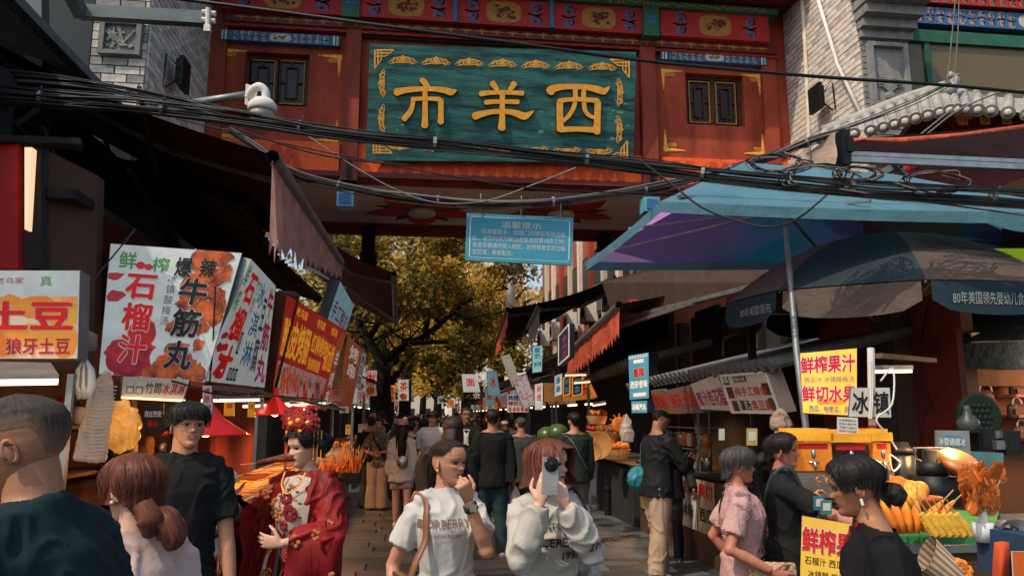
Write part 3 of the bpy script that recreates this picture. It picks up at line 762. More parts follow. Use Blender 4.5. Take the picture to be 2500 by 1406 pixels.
# ================================================================ helpers for canopies, roofs, trees
def awning(name, label, B1, B2, W1, W2, fab, val=.25, vmat=None, arms=True, scallop=.16, barmat=None, seed=0, slant=0, group=None):
 """B1-B2 front bar (near, far), W1-W2 wall edge (near, far)"""
 B1, B2, W1, W2 = map(Vector, (B1, B2, W1, W2)); t = thing(name, label, 'awning', tuple(W1), group)
 n, m = 14, 8; rnd = random.Random(seed); b = MB(); vs = []
 L = (B2-B1).length
 for k, dz in ((0, 0), (1, -.012)):
  for i in range(n+1):
   for j in range(m+1):
    u, v = i/n, j/m; p = W1*(1-u)*(1-v) + W2*u*(1-v) + B2*u*v + B1*(1-u)*v
    p = p + Vector((0, 0, dz - .10*math.sin(math.pi*v) + .018*math.sin(u*L*5+v*2))); vs.append(p)
 fs = []; q = (n+1)*(m+1)
 for i in range(n):
  for j in range(m):
   a = i*(m+1)+j; fs.append((a, a+1, a+m+2, a+m+1)); fs.append((q+a, q+a+m+1, q+a+m+2, q+a+1))
 b.add(vs, fs); b.build('canopy', fab, t, smooth=True)
 b = MB(); b.tube([B1, B2], .055, 12, cap=False); b.tube([B2, B1], .045, 12, cap=False); b.build('front_bar', barmat or M['alu'], t, smooth=True)
 b = MB(); b.beam(W1, W2, .10, .14); b.build('wall_rail', M['galv'], t)
 if arms:
  for f in (.12, .88):
   w, c = W1.lerp(W2, f), B1.lerp(B2, f); mid = w.lerp(c, .5) + (B2-B1).normalized()*(.5 if f < .5 else -.5) + Vector((0,0,-.12))
   b = MB(); b.beam(w+Vector((0,0,-.08)), mid, .05, .07); b.beam(mid, c+Vector((0,0,-.05)), .045, .06); b.build('folding_arm', M['galv'], t)
 if val:
  b = MB(); k = max(8, int(L/scallop)); vs = []
  rows = 4
  for i in range(k*2+1):
   u = i/(k*2); p = B1.lerp(B2, u); hang = val*(1 - (.22 if i % 2 else 0))*(1+rnd.uniform(-.06,.06))*(1+slant*(.5-u))
   off = .03*math.sin(u*L*6.0) + .02*math.sin(u*L*13+1)
   for r in range(rows+1): vs.append(p + Vector((0,0,-.03-hang*r/rows)) + (B1-W1).normalized()*off*(r/rows)*.9)
  fs = [(i*(rows+1)+r, i*(rows+1)+r+1, (i+1)*(rows+1)+r+1, (i+1)*(rows+1)+r) for i in range(k*2) for r in range(rows)]
  b.add(vs, fs); b.build('valance', vmat, t, smooth=True)
 return t
def leafcloud(name, centers, per, size, mats, parent=None, seed=1, kind=None, flat=.6):
 rng = np.random.default_rng(seed); V = []; MI = []
 for (c, r) in centers:
  k = int(per * (r[0]*r[1]*r[2])**.66 / .8) + 8
  d = rng.normal(size=(k, 3)); d /= np.linalg.norm(d, axis=1)[:, None]
  rad = rng.random(k)**.45; p = np.array(c) + d*rad[:, None]*np.array(r)
  a = rng.normal(size=(k, 3)); a[:, 2] *= flat; a /= np.linalg.norm(a, axis=1)[:, None]
  q = np.cross(a, rng.normal(size=(k, 3))); q /= np.linalg.norm(q, axis=1)[:, None]
  s = size*(.6+.8*rng.random(k))[:, None]
  quad = np.stack([p - a*s, p - q*s*.5, p + a*s, p + q*s*.5], 1); V.append(quad)
  base = rng.integers(0, len(mats)); MI.append(np.where(rng.random(k) < .6, base, rng.integers(0, len(mats), k)))
 V = np.concatenate(V); MI = np.concatenate(MI); n = len(V)
 me = bpy.data.meshes.new(name); me.vertices.add(n*4); me.vertices.foreach_set('co', V.reshape(-1))
 me.loops.add(n*4); me.loops.foreach_set('vertex_index', np.arange(n*4)); me.polygons.add(n)
 me.polygons.foreach_set('loop_start', np.arange(0, n*4, 4));
 for m_ in mats: me.materials.append(m_)
 me.polygons.foreach_set('material_index', MI.astype(np.int32)); me.update()
 return link(name, me, parent, kind)
LG = [mat('leaf_gold', (.62,.40,.06), .6, var=.3, transl=.45, bump=0), mat('leaf_ochre', (.44,.31,.05), .6, var=.3, transl=.4, bump=0),
      mat('leaf_olive', (.21,.17,.035), .6, var=.3, transl=.35, bump=0), mat('leaf_green', (.11,.13,.045), .6, var=.3, transl=.3, bump=0), mat('leaf_amber', (.78,.46,.07), .6, var=.2, transl=.5, bump=0)]
bark = mat('dark_bark', (.028,.022,.018), .9, var=.5, scale=6, bump=.8)
# ================================================================ TREES
tree = thing('street_tree', 'broad tree with golden leaves forking above the stalls beyond the gate', 'tree', (-.95, 21, 0))
def tp(px, py, Y=21): return P(px, py, Y)
b = MB(); b.tube([tp(936,1130), tp(930,1000), tp(928,930,21), tp(932,885)], [.34,.3,.27,.27], 12); b.build('trunk', bark, tree, smooth=True)
br = MB()
limbs = [([(930,890),(915,850),(885,800),(866,775),(840,765)], .17, 21), ([(932,888),(955,868),(990,845),(1040,815),(1070,795),(1110,760)], .16, 21),
         ([(1000,840),(1060,835),(1110,840),(1160,850)], .08, 20.5), ([(905,825),(930,770),(940,700),(930,620)], .10, 21.5), ([(885,798),(860,740),(850,680)], .08, 20.6),
         ([(1040,815),(1050,740),(1080,670),(1120,600)], .08, 21.4), ([(930,770),(980,720),(1040,690)], .05, 20.8), ([(1070,795),(1130,740),(1190,715),(1240,705)], .06, 20.7), ([(950,870),(930,830),(960,810),(985,805)],.05,20.3),
         ([(1110,760),(1170,790),(1210,800)], .04, 20.6), ([(1050,740),(1010,690),(990,640)], .04, 21)]
rr = random.Random(2)
for pts, r, Y in limbs:
 p = cable([P(x, y, Y + .25*i) for i, (x, y) in enumerate(pts)], 0, 5, jit=.05, seed=int(r*1000)); n = len(p)
 br.tube(p, [r*(1-.75*i/n) for i in range(n)], 8)
 for i in range(3, n, 2):
  for _ in range(2):
   d = Vector((rr.uniform(-1,1), rr.uniform(-.6,.6), rr.uniform(-.3,.9))); q = p[i]; br.tube([q, q+d*.5, q+d*1.0+Vector((0,0,.12))], [r*.3,r*.18,.01], 5)
br.build('branches', bark, tree, smooth=True)
cs = []; rr = random.Random(4)
def inside(px, py): # crown outline traced loosely; lower edge opens over the street
 low = 790 + 120*max(0, (px-1060)/200) if px > 960 else 770+ (960-px)*.35
 return py < low
for i in range(300):
 px, py = rr.uniform(790, 1265), rr.uniform(540, 960)
 if not inside(px, py): continue
 if px > 1180 and rr.random() < .6: continue
 if rr.random() < .12 or (py > 765 and 862 < px < 1120) or (px > 1150 and py > 640 and rr.random() < .45): continue
 Y = rr.uniform(19.0, 24.5); s = rr.uniform(.3, .75); cs.append((P(px, py, Y), (s, s, s*.6)))
for px, py, s in ((1150,885,.5),(1100,905,.4),(1180,840,.6),(1225,790,.5),(1215,850,.5),(1130,840,.5),(905,720,.5),(1050,880,.35),(1090,930,.3)):
 cs.append((P(px, py, 20.5), (s, s, s*.6)))
for (px,py0,py1) in ((1090,880,975),(1125,880,960),(1070,890,950),(1000,860,905),(1150,900,970)):    # trailing sprays
 for k in range(5): cs.append((P(px+rr.uniform(-6,6), py0+(py1-py0)*k/4, 20), (.10,.1,.22)))
leafcloud('crown', cs, 760, .078, [LG[1], LG[2], LG[2], LG[3], LG[0]], tree, 3)
def avenue_tree(label, px, Y, top_py, spread, seed, mats, low=900):
 t = thing('street_tree', label, 'tree', (P(px, 1016, Y).x, Y, 0), 'trees along the far street')
 x = P(px, 1016, Y).x; zt = P(px, top_py, Y).z; zl = P(px, low, Y).z; rr = random.Random(seed)
 b = MB(); b.tube([(x,Y,0),(x+.1,Y,zl),(x,Y,(zl+zt)/2)], [.3,.24,.12], 9)
 for k in range(6): a = k*1.05; b.tube([(x,Y,zl*.9),(x+math.cos(a)*spread*.4,Y+math.sin(a)*spread*.3,(zl+zt)/2),(x+math.cos(a)*spread*.8,Y+math.sin(a)*spread*.5,zt*.85)], [.14,.08,.02], 6)
 b.build('trunk', bark, t, smooth=True); cs = []
 for i in range(70):
  a, r = rr.uniform(0, 6.28), rr.random()**.5*spread; s = rr.uniform(.5,1.1)*spread*.28
  cs.append(((x+math.cos(a)*r, Y+math.sin(a)*r*.7, rr.uniform(zl, zt)), (s, s, s*.6)))
 leafcloud('crown', cs, 60, .14, mats, t, seed)
avenue_tree('glowing golden tree down the street behind the forked tree', 985, 34, 640, 5.0, 21, [LG[4], LG[0], LG[1], LG[4]], 880)
avenue_tree('amber tree further down on the right of the far street', 1135, 40, 700, 5.0, 22, [LG[4], LG[0], LG[2], LG[4]], 900)
avenue_tree('distant yellow tree closing the view above the crowd', 1030, 62, 800, 7.0, 23, [LG[4], LG[4], LG[0]], 955)
avenue_tree('olive tree hiding the far left roofs behind the maroon awning', 880, 30, 540, 5.2, 24, [LG[2], LG[1], LG[0]], 850)
avenue_tree('low golden tree leaning over the far left stalls', 940, 28, 800, 2.2, 31, [LG[4], LG[0], LG[2]], 930)
avenue_tree('bright yellow tree in the middle distance above the far crowd', 1065, 48, 820, 3.6, 32, [LG[4], LG[4], LG[0]], 965)
avenue_tree('rusty gold tree behind the shop house on the right', 1215, 36, 640, 3.2, 33, [LG[4], LG[0], LG[1]], 840)
# pale tower blocks far off closing the end of the street
for i, (px, w, top, Y, lab) in enumerate(((1060, 9, 700, 110, 'pale far apartment block glimpsed through the golden leaves'), (1190, 10, 600, 95, 'tall cream far building above the right hand stalls'), (930, 12, 640, 120, 'grey far building behind the left trees'))):
 x = P(px,1016,Y).x; zt = P(px, top, Y).z; t = thing('apartment_block', lab, 'building', (x, Y, 0))
 b = MB(); b.box((x, Y+4, zt/2), (w, 8, zt)); b.build('wall', (M['cream'], M['plaster'], M['plaster'])[i], t)
 for r in range(int(zt/3.2)):
  for k in range(4):
   b = MB(); b.box((x-w/2+w*(k+.5)/4, Y-.02, 1.8+r*3.2), (w*.13, .1, 1.5)); b.build('window', M['glass'], t)
# ================================================================ LEFT SIDE BUILDINGS
ls = thing('shop_row', 'dark single storey shop row behind the left stalls', 'building', (-4.2, 7, 0))
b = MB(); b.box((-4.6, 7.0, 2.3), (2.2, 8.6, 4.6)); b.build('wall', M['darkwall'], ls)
b = MB(); b.add([(-5.6,2.6,5.6),(-5.6,9.3,5.6),(-3.05,9.3,4.75),(-3.05,2.6,4.75)], [(0,1,2,3)]); b.box((-3.07,5.95,4.72),(.1,6.7,.08)); b.build('roof', M['tile'], ls)
lu = thing('upper_storey', 'dark upper building with steel window frames at the top left corner', 'building', (-7, 9.6, 4))
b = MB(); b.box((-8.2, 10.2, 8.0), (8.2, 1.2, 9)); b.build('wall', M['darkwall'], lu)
b = MB()
for x in (-7.8, -6.5, -5.3): b.box((x, 9.55, 6.8), (.1, .1, 5))
for z in (5.4, 7.6): b.box((-6.5, 9.56, z), (4.6, .08, .1))
b.build('window_frame', M['greypost'], lu)
for x in (-7.15, -5.9, -4.75):
 for z in (6.5, 8.5): b = MB(); b.box((x, 9.585, z), (1.1, .02, 1.7)); b.build('pane', M['glass'], lu)
# steel frame at the top left
fr = thing('steel_frame', 'grey green steel post and beams of a canopy frame at the upper left', 'frame', tuple(P(90,300,7.2)))
b = MB(); b.beam(P(88,-80,7.2), P(92,330,7.2), .16, .16); b.build('post', M['greypost'], fr)
b = MB(); b.beam(P(196,30,7.4), P(505,48,7.4), .10, .13); b.build('beam', M['greypost'], fr)
b = MB(); b.beam(P(150,-60,7.0), P(200,38,7.4), .11, .11); b.build('brace', M['greypost'], fr)
b = MB(); c = P(508,45,7.36)
for dz in (.06, -.02): b.tube([c+Vector((-.06,0,dz)), c+Vector((.07,0,dz-.01))], .028, 8)
b.tube([c+Vector((0,-.03,.09)), c+Vector((.01,-.03,-.13))], .022, 8); b.box(c+Vector((.01,-.03,-.13)), (.06,.05,.07)); b.build('insulator', M['paper'], fr)
# street lamp hanging from an arm
lp = thing('street_lamp', 'white swan neck street lamp on a long arm in front of the left gate window', 'lamp', tuple(P(605,230,9.0)))
b = MB(); b.tube([P(440,256,9.35), P(600,232,9.0)], .045, 10); b.build('arm', M['galv'], lp, smooth=True)
b = MB(); f = [P(597,255,8.98), P(622,262,8.98), P(630,213,8.98), P(600,205,8.98)]; b.hexa(f + [p+Vector((0,.03,0)) for p in f]); b.build('plate', M['paper'], lp)
b = MB(); b.tube(cable([P(606,240,8.94), P(615,222,8.9), P(632,212,8.85), P(648,224,8.85), P(649,250,8.85)], 0, 5), .05, 10); b.build('neck', M['paper'], lp, smooth=True)
c = P(641,262,8.85); b = MB(); b.lathe([(.03,.10),(.11,.09),(.165,.03),(.17,-.03),(.155,-.06),(.15,-.06)], c, 22); b.build('lamp_housing', M['paper'], lp, smooth=True)
b = MB(); b.lathe([(.145,-.06),(.14,-.12),(.10,-.20),(.05,-.24),(.001,-.25)], c, 20); b.build('glass_bowl', M['plastic'], lp, smooth=True)
# near left awning with the faded salmon valance
Lw = -3.5
awning('awning', 'large dark awning with ragged faded salmon valance over the left stalls', PX(665,383,-1.15), PX(832,640,-1.15), PX(-95,62,Lw), PX(426,428,Lw), M['maroon'], .50, M['salmon'], seed=1, slant=1.1, scallop=.22)
b = MB(); b.beam(PX(128,262,-3.42), PX(560,498,-2.5)*1, .12, .05); b.beam(PX(560,498,-2.5), PX(835,655,-1.25), .1, .05)
tag(b.build('awning_rail', M['alu']), 'long aluminium rail running diagonally under the large dark awning', 'rail')
awning('awning', 'maroon awning with a tasselled end just past the gate on the left', P(962,668,13.6), P(966,790,16.5), P(760,560,13.6), P(745,650,17.0), M['maroon2'], .0, None, seed=2)
# dark tiled eave winding along the left shops
def tile_eave(label, line, depth_dir, proj, mt, name='tiled_eave', group=None, r=.055, pitch=.42, step=.16):
 t = thing(name, label, 'roof', tuple(line[0])); acc = cable(line, 0, 8); b = MB()
 back = [p + depth_dir*proj + Vector((0,0,pitch)) for p in acc]; n = len(acc)
 b.add(acc + back, [(i, i+1, n+i+1, n+i) for i in range(n-1)] ); b.add([p-Vector((0,0,.05)) for p in acc]+acc, [(i, i+1, n+i+1, n+i) for i in range(n-1)])
 b.build('roof_deck', mt, t)
 L = 0; nxt = 0; cnt = 0
 for i in range(n-1):
  seg = (acc[i+1]-acc[i]).length
  while nxt < L + seg and cnt < 120:
   p = acc[i].lerp(acc[i+1], (nxt-L)/seg); q = p + depth_dir*proj + Vector((0,0,pitch))
   b = MB(); b.tube([p - depth_dir*.05 + Vector((0,0,.02)), q + Vector((0,0,.03))], r, 7); b.tube([p - depth_dir*.07+Vector((0,0,.01)), p - depth_dir*.05+Vector((0,0,.02))], r*1.15, 8)
   b.build('roof_tile', mt, t, smooth=False); cnt += 1; nxt += step
  L += seg
 return t
LX = Vector((-1,0,0)); RX = Vector((1,0,0))
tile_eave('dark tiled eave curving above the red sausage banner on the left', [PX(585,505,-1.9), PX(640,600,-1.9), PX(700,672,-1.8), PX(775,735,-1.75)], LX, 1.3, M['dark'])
# lower lean-to roof hiding the back of the left stalls
b = MB(); b.box((-2.9, 8.6, 3.02), (1.5, 7.4, .06)); b.box((-2.95, 5.2, 3.5), (.3, .3, .9)); b.box((-2.6, 7.2, 3.3), (.4, .25, .5))
for i in range(30):
 rr = random.Random(i); b.beam((-2.2-rr.random(), 5+rr.random()*6, 3.0), (-2.0-rr.random(), 5+rr.random()*6, 3.0+rr.random()*1.2), .03)
tag(b.build('stall_roof', M['dark'], kind=None), 'dark lean-to roof with clutter under the large dark awning', 'roof')
# red panel, light strip and brown board at the far left
pf = thing('shopfront', 'red lit shop panel and brown board at the left edge', 'shopfront', tuple(P(60,650,4.8)))
b = MB(); f=[P(-150,655,4.8),P(44,655,4.8),P(44,345,4.8),P(-150,345,4.8)]; b.hexa(f+[p+Vector((0,.1,0)) for p in f]); b.build('red_panel', glow('dim_red_panel', (.42,.010,.008), .22, var=.5, scale=1.2), pf)
b = MB(); f=[P(60,560,4.75),P(66,560,4.75),P(78,360,4.75),P(60,360,4.75)]; b.hexa(f+[p+Vector((0,.06,0)) for p in f]); b.build('light_strip', glow('soft_strip',(1,.62,.36),.75,var=0), pf)
b = MB(); f=[P(44,655,4.85),P(100,655,4.85),P(100,350,4.85),P(44,350,4.85)]; b.hexa(f+[p+Vector((0,.1,0)) for p in f]); b.build('recess', M['darkwall'], pf)
b = MB(); f=[P(78,900,4.9),P(228,900,5.2),P(240,430,5.2),P(84,352,4.9)]; b.hexa(f+[p+Vector((0,.1,0)) for p in f]); b.build('brown_board', M['brownwall'], pf)
b = MB(); b.beam(P(-150,338,4.7), P(200,352,4.9), .12, .04); b.build('ledge', M['dark'], pf)
# ---------------- stall counters along the left
def counter(name, label, x0, x1, y0, y1, h, mt, front=None, top=None):
 t = thing(name, label, 'stall', ((x0+x1)/2, (y0+y1)/2, 0))
 b = MB(); b.box(((x0+x1)/2,(y0+y1)/2,h/2-.02), (x1-x0, y1-y0, h-.04)); b.build('cabinet', mt, t)
 b = MB(); b.box(((x0+x1)/2,(y0+y1)/2,h), (x1-x0+.06, y1-y0+.02, .035)); b.build('counter_top', top or M['steel'], t)
 return t
c1 = counter('food_stall', 'left stall counter of skewers under the pomegranate sign', -2.2, -1.38, 4.6, 8.9, .86, M['darkwall'])
c2 = counter('food_stall', 'second left stall counter stacked with fried skewers behind the robed woman', -2.2, -1.38, 9.1, 13.4, .88, M['brownwall'])
c3 = counter('food_stall', 'third left stall counter with white pink lettered front panel', -2.3, -1.36, 13.6, 16.6, .95, M['wsign'])
c0 = counter('food_stall', 'near left stall counter of cold noodles at the left edge', -2.6, -1.75, 2.2, 4.3, 1.0, M['brownwall'])
Qn = Patch((-1.742,2.5,.98),(-1.742,3.9,.98),(-1.742,3.9,.25),(-1.742,2.5,.25))
b = MB(); rect(Qn, b, 0,0,1,1,.002); b.build('front_print', mat('brown_print', (.10,.035,.02), .5, var=.4, scale=10), c0)
Qn2 = Patch(P(-60,1238,3.35), P(78,1238,3.45), P(66,1330,3.45), P(-70,1330,3.35))
txt(Qn2, c0, '凉粉', (.0,.05,.95,.95), glow('lit_magenta_text', (.42,.04,.30), .1, var=0), bold=.03, outline=M['wsign'], ow=.035)
# printed fronts
Qa = Patch((-1.375,4.9,.80),(-1.375,8.7,.80),(-1.375,8.7,.06),(-1.375,4.9,.06))
b = MB(); rect(Qa, b, 0,0,1,1,.002); b.build('front_print', M['wsign'], c1)
b = MB(); rr=random.Random(8)
for i in range(40): blob(Qa, b, rr.random(), rr.uniform(.25,.95), .02+.02*rr.random(), .06, .004, 9, .4, i)
b.build('food_print', M['gskew'], c1)
for i, s in enumerate(('凉','皮','狼','牙','土','豆','面','筋','烤','肠')):
 txt(Qa, c1, s, (.02+.097*i,.12,.02+.097*i+.085,.62), M['inkred'] if i%3 else M['inkgreen'], bold=.03, outline=M['paper'], ow=.04)
Qb = Patch((-1.375,9.3,.82),(-1.375,13.2,.82),(-1.375,13.2,.1),(-1.375,9.3,.1))
b = MB(); rect(Qb, b, 0,0,1,1,.002); b.build('front_print', M['inkred'], c2)
txt(Qb, c2, '红柳烤肉', (.05,.15,.95,.7), M['wsign'], bold=.03)
Qc = Patch((-1.355,13.7,.9),(-1.355,16.5,.9),(-1.355,16.5,.1),(-1.355,13.7,.1))
vtxt(Qc, c3, '羊杂', (.02,.05,.45,.95), M['inkmag'], bold=.03)
txt(Qc, c3, '羊糕', (.5,.1,.98,.9), M['inkmag'], bold=.03)
# awning posts
for i,(x,y,z,lab) in enumerate(((-1.45,8.98,2.6,'brown post at the start of the red sausage banner'),(-1.42,13.5,2.8,'thin post past the red sausage banner'),(-1.70,4.02,1.85,'pale post beside the potato sign'))):
 b = MB(); b.box((x,y,z/2),(.03,.03,z)); tag(b.build('post', M['galv'] if i!=0 else M['wood']), lab, 'post')
# ================================================================ LEFT SIGNS
Q1 = Patch(P(-70,660,3.9), P(196,660,3.95), P(190,876,3.95), P(-75,876,3.9))
s1 = signbox('light_box', 'lit potato light box with orange potato print at the left edge', Q1, .16, M['gwhite'], M['galv'])
b = MB(); rect(Q1, b, .01, .30, .985, .99, .003); b.build('potato_print', M['gpotato'], s1)
b = MB()
for u,v,a,c in ((.35,.40,.14,.12),(.62,.42,.2,.13),(.85,.5,.14,.16),(.3,.8,.2,.16),(.6,.75,.2,.14),(.88,.8,.12,.2)): blob(Q1, b, u, v, a, c, .004+u*.001, 16, .1, 2)
b.build('potato', glow('lit_potato', (.85,.42,.05), .3, col2=(.70,.16,.02), scale=5), s1)
txt(Q1, s1, '土豆', (.12,.34,.95,.70), M['tred'], bold=.045, outline=M['wsign'], ow=.03, w=.008)
txt(Q1, s1, '狼牙土豆', (.33,.76,.93,.96), M['inkred'], bold=.03, outline=M['wsign'], ow=.045, w=.008)
txt(Q1, s1, '老乌家', (.22,.08,.48,.16), M['inkred'], bold=.01); txt(Q1, s1, '真', (.62,.06,.75,.19), M['tgreen'], bold=.01)
Q2 = Patch(P(270,597,5.25), P(592,615,5.45), P(500,935,5.25), P(240,912,5.05))
s2 = signbox('light_box', 'white pomegranate juice and spicy beef ball light box facing up the street', Q2, .14, M['gwhite'], M['galv'])
b = MB(); rr = random.Random(3)
for i in range(10): blob(Q2, b, rr.uniform(.05,.42), rr.uniform(.80,.97), rr.uniform(.06,.12), rr.uniform(.05,.09), .003+i*.0002, 14, .15, i)
b.build('pomegranate_print', M['gpom'], s2)
b = MB()
for u,v,a,c in ((.33,.68,.12,.12),(.24,.16,.035,.03),(.30,.17,.03,.025)): blob(Q2, b, u, v, a, c, .006, 18, .04, 2)
b.build('whole_pomegranate', glow('lit_fruit_red', (.70,.03,.02), .3, var=.4, scale=6), s2)
b = MB(); blob(Q2, b, .05,.27,.07,.04,.003,9,.5,1); blob(Q2, b, .08,.40,.08,.045,.0035,9,.5,2); blob(Q2, b, .42,.80,.05,.04,.003,11,.5,3); b.build('blossom_print', glow('lit_petal', (.62,.05,.04), .25, var=.3), s2, kind='stuff')
b = MB()
for i in range(34):
 u = rr.uniform(.58,.95); v = rr.uniform(.02,.99)
 if v < .75 and u < .6 + .05*math.sin(v*9): u += .1
 if .12 > v and not .66 < u < .88: continue
 blob(Q2, b, u, v, rr.uniform(.05,.09), rr.uniform(.05,.09), .003+i*.0002, 12, .3, i)
for i in range(8): blob(Q2, b, rr.uniform(.46,.7), rr.uniform(.84,.97), .07, .06, .009, 12, .3, i)
b.build('meatball_print', M['gpic'], s2)
txt(Q2, s2, '鲜', (.07,.05,.21,.20), M['tgreen'], bold=.02); txt(Q2, s2, '榨', (.32,.08,.46,.21), M['tgreen'], bold=.02)
vtxt(Q2, s2, '石榴汁', (.14,.21,.40,.93), M['tred'], bold=.04, outline=M['gwhite'], ow=.03, w=.016)
vtxt(Q2, s2, '冰镇酸梅汤', (.46,.21,.54,.62), M['tgrey'], bold=.0)
txt(Q2, s2, '爆', (.50,.07,.64,.24), M['tblack'], bold=.03, outline=M['wsign'], ow=.02, w=.016); txt(Q2, s2, '辣', (.69,.07,.83,.23), M['tblack'], bold=.03, outline=M['wsign'], ow=.02, w=.016)
vtxt(Q2, s2, '牛筋丸', (.56,.23,.82,.95), M['tblack'], bold=.035, outline=M['wsign'], ow=.03, w=.018)
vtxt(Q2, s2, '清真', (.86,.06,.92,.20), M['tgreen'], bold=.01)
Q3 = Patch(P(594,628,5.5), PX(692,702,-1.06), PX(628,942,-1.32), P(506,935,5.3))
s3 = signbox('light_box', 'lit light box with red pomegranate and blue ice cream lettering facing the street', Q3, .14, M['gwhite'], M['galv'])
vtxt(Q3, s3, '石榴汁', (.10,.05,.34,.98), M['tred'], bold=.05, w=.012); vtxt(Q3, s3, '鲜榨', (.01,.03,.10,.45), M['tgreen'], bold=.02)
vtxt(Q3, s3, '竹筒', (.36,.06,.46,.40), M['tgreen'], bold=.01); vtxt(Q3, s3, '冰淇淋', (.46,.06,.66,.85), M['tblue'], bold=.02)
vtxt(Q3, s3, '豆腐', (.66,.15,.78,.9), M['tgrey'], bold=.03); vtxt(Q3, s3, '牛筋丸', (.78,.05,.97,.98), glow('lit_crimson', (.60,.01,.06), .3, var=0), bold=.04, outline=M['gaqua'], ow=.03)
b = MB()
for i in range(12): blob(Q3, b, .04+rr.random()*.2, .6+rr.random()*.38, .05, .03, .003+i*.0002, 10, .3, i)
b.build('pomegranate_print', M['gpom'], s3)
b = MB()
for k in range(3):
 u = .34+.05*k; rect(Q3, b, u, .86, u+.04, .97, .004)
rect(Q3, b, .355, .55, .40, .74, .004); b.build('cup_print', M['inkblack'], s3)
b = MB()
for k in range(3):
 u = .345+.05*k; rect(Q3, b, u, .88, u+.03, .95, .006)
rect(Q3, b, .36, .57, .395, .72, .006)
b.build('cup_label', M['wsign'], s3)
Q4 = Patch(PX(706,720,-1.02), PX(842,806,-1.02), PX(800,1005,-1.3), PX(655,965,-1.3))
s4 = signbox('light_box', 'red grilled sausage banner with yellow lettering and skewer print below', Q4, .12, glow('lit_banner_red', (.62,.015,.012), .32), M['brownwall'])
b = MB(); rect(Q4, b, .01,.62,.80,.99,.003); b.build('skewer_backing', M['gskew'], s4)
b = MB()
for i in range(60):
 u = .02+.76*rr.random(); v = rr.uniform(.64,.8); du = rr.uniform(-.03,.03); p = [Q4(u,v,.006),Q4(u+.012,v,.006),Q4(u+.012+du,v+.18,.006),Q4(u+du,v+.18,.006)]; b.add(p, [(3,2,1,0)])
b.build('skewer_print', glow('lit_skewer', (.78,.10,.03), .35, var=.5, scale=14), s4)
for u in (.12,.40,.66): txt(Q4, s4, '老乌家', (u,.04,u+.14,.14), M['tyel'], bold=.02)
txt(Q4, s4, '脆皮烤肠', (.02,.17,.36,.58), M['tyel'], bold=.04); txt(Q4, s4, '红柳烤肉', (.38,.19,.64,.42), M['tyel'], bold=.03); txt(Q4, s4, '香辣烤面筋', (.38,.45,.60,.60), M['tyel'], bold=.02)
txt(Q4, s4, '铁板大鱿鱼', (.64,.20,.84,.56), M['tyel'], bold=.03)
b = MB(); rect(Q4, b, .84,.06,.99,.99,.004); b.build('side_print', M['gpic'], s4); vtxt(Q4, s4, '羊肉串', (.86,.25,.97,.97), M['twhite'], bold=.02, w=.008)
b = MB(); b.beam(PX(706,715,-1.1), PX(640,985,-1.36), .16, .1); tag(b.build('sign_post', M['brownwall']), 'slanting brown side post of the red sausage banner', 'post')
Q5 = Patch(PX(850,818,-1.0), PX(885,852,-1.0), PX(858,1005,-1.25), PX(822,985,-1.25))
s5 = signbox('light_box', 'dark red grill sign standing past the sausage banner', Q5, .12, M['gpic'], M['galv']); vtxt(Q5, s5, '烤串', (.2,.05,.8,.55), M['twhite'], bold=.03)
Q5b = Patch(PX(884,858,-1.0), PX(894,866,-1.0), PX(880,948,-1.15), PX(866,940,-1.15))
s5 = signbox('light_box', 'narrow lilac sign edge past the dark red grill sign', Q5b, .1, M['gaqua'], M['galv']); vtxt(Q5b, s5, '臭豆腐', (.1,.05,.9,.95), M['tpurple'], bold=.03)
Q6 = Patch(P(832,686,10.6), P(862,745,11.6), P(842,820,11.6), P(797,780,10.6))
s6 = signbox('light_box', 'pale blue calligraphy light box behind the red sausage banner', Q6, .15, M['gaqua'], M['galv']); txt(Q6, s6, '手工酸奶', (.06,.40,.96,.9), M['tpurple'], bold=.02)
Q7 = Patch(P(300,918,5.0), P(464,926,5.0), P(448,974,5.0), P(296,966,5.0))
s7 = signbox('small_sign', 'small white sign with bamboo cup ice cream lettering under the pomegranate sign', Q7, .03, mat('hand_sign_board',(.58,.54,.44),.6,var=.1), M['wood'])
txt(Q7, s7, '竹筒', (.36,.2,.62,.85), M['inkblack'], bold=.01); txt(Q7, s7, '冰淇淋', (.62,.2,.98,.85), M['inkred'], bold=.015)
for u in (.08,.22):
 b = MB(); rect(Q7, b, u,.5,u+.11,.85,.003); b.build('cup_drawing', M['inkblack'], s7); b = MB(); rect(Q7, b, u+.012,.55,u+.098,.82,.005); blob(Q7, b, u+.055,.36,.03,.12,.005,8,.4); b.build('cup_drawing', M['paper'], s7)
b = MB(); b.beam(P(298,970,4.98), P(450,978,4.98), .03, .015); tag(b.build('lamp_tube', M['gwarm']), 'warm lit strip under the bamboo cup sign', 'lamp')
Q8 = Patch(P(352,985,4.9), P(398,985,4.9), P(396,1052,4.9), P(350,1052,4.9))
s8 = signbox('small_sign', 'black sign reading in Xi an beside the young man in glasses', Q8, .03, M['inkblack'], M['inkblack']); txt(Q8, s8, '我在西安', (.05,.25,.95,.5), M['wsign'], bold=.03); txt(Q8, s8, '等你', (.2,.6,.8,.88), M['inkred'], bold=.03)
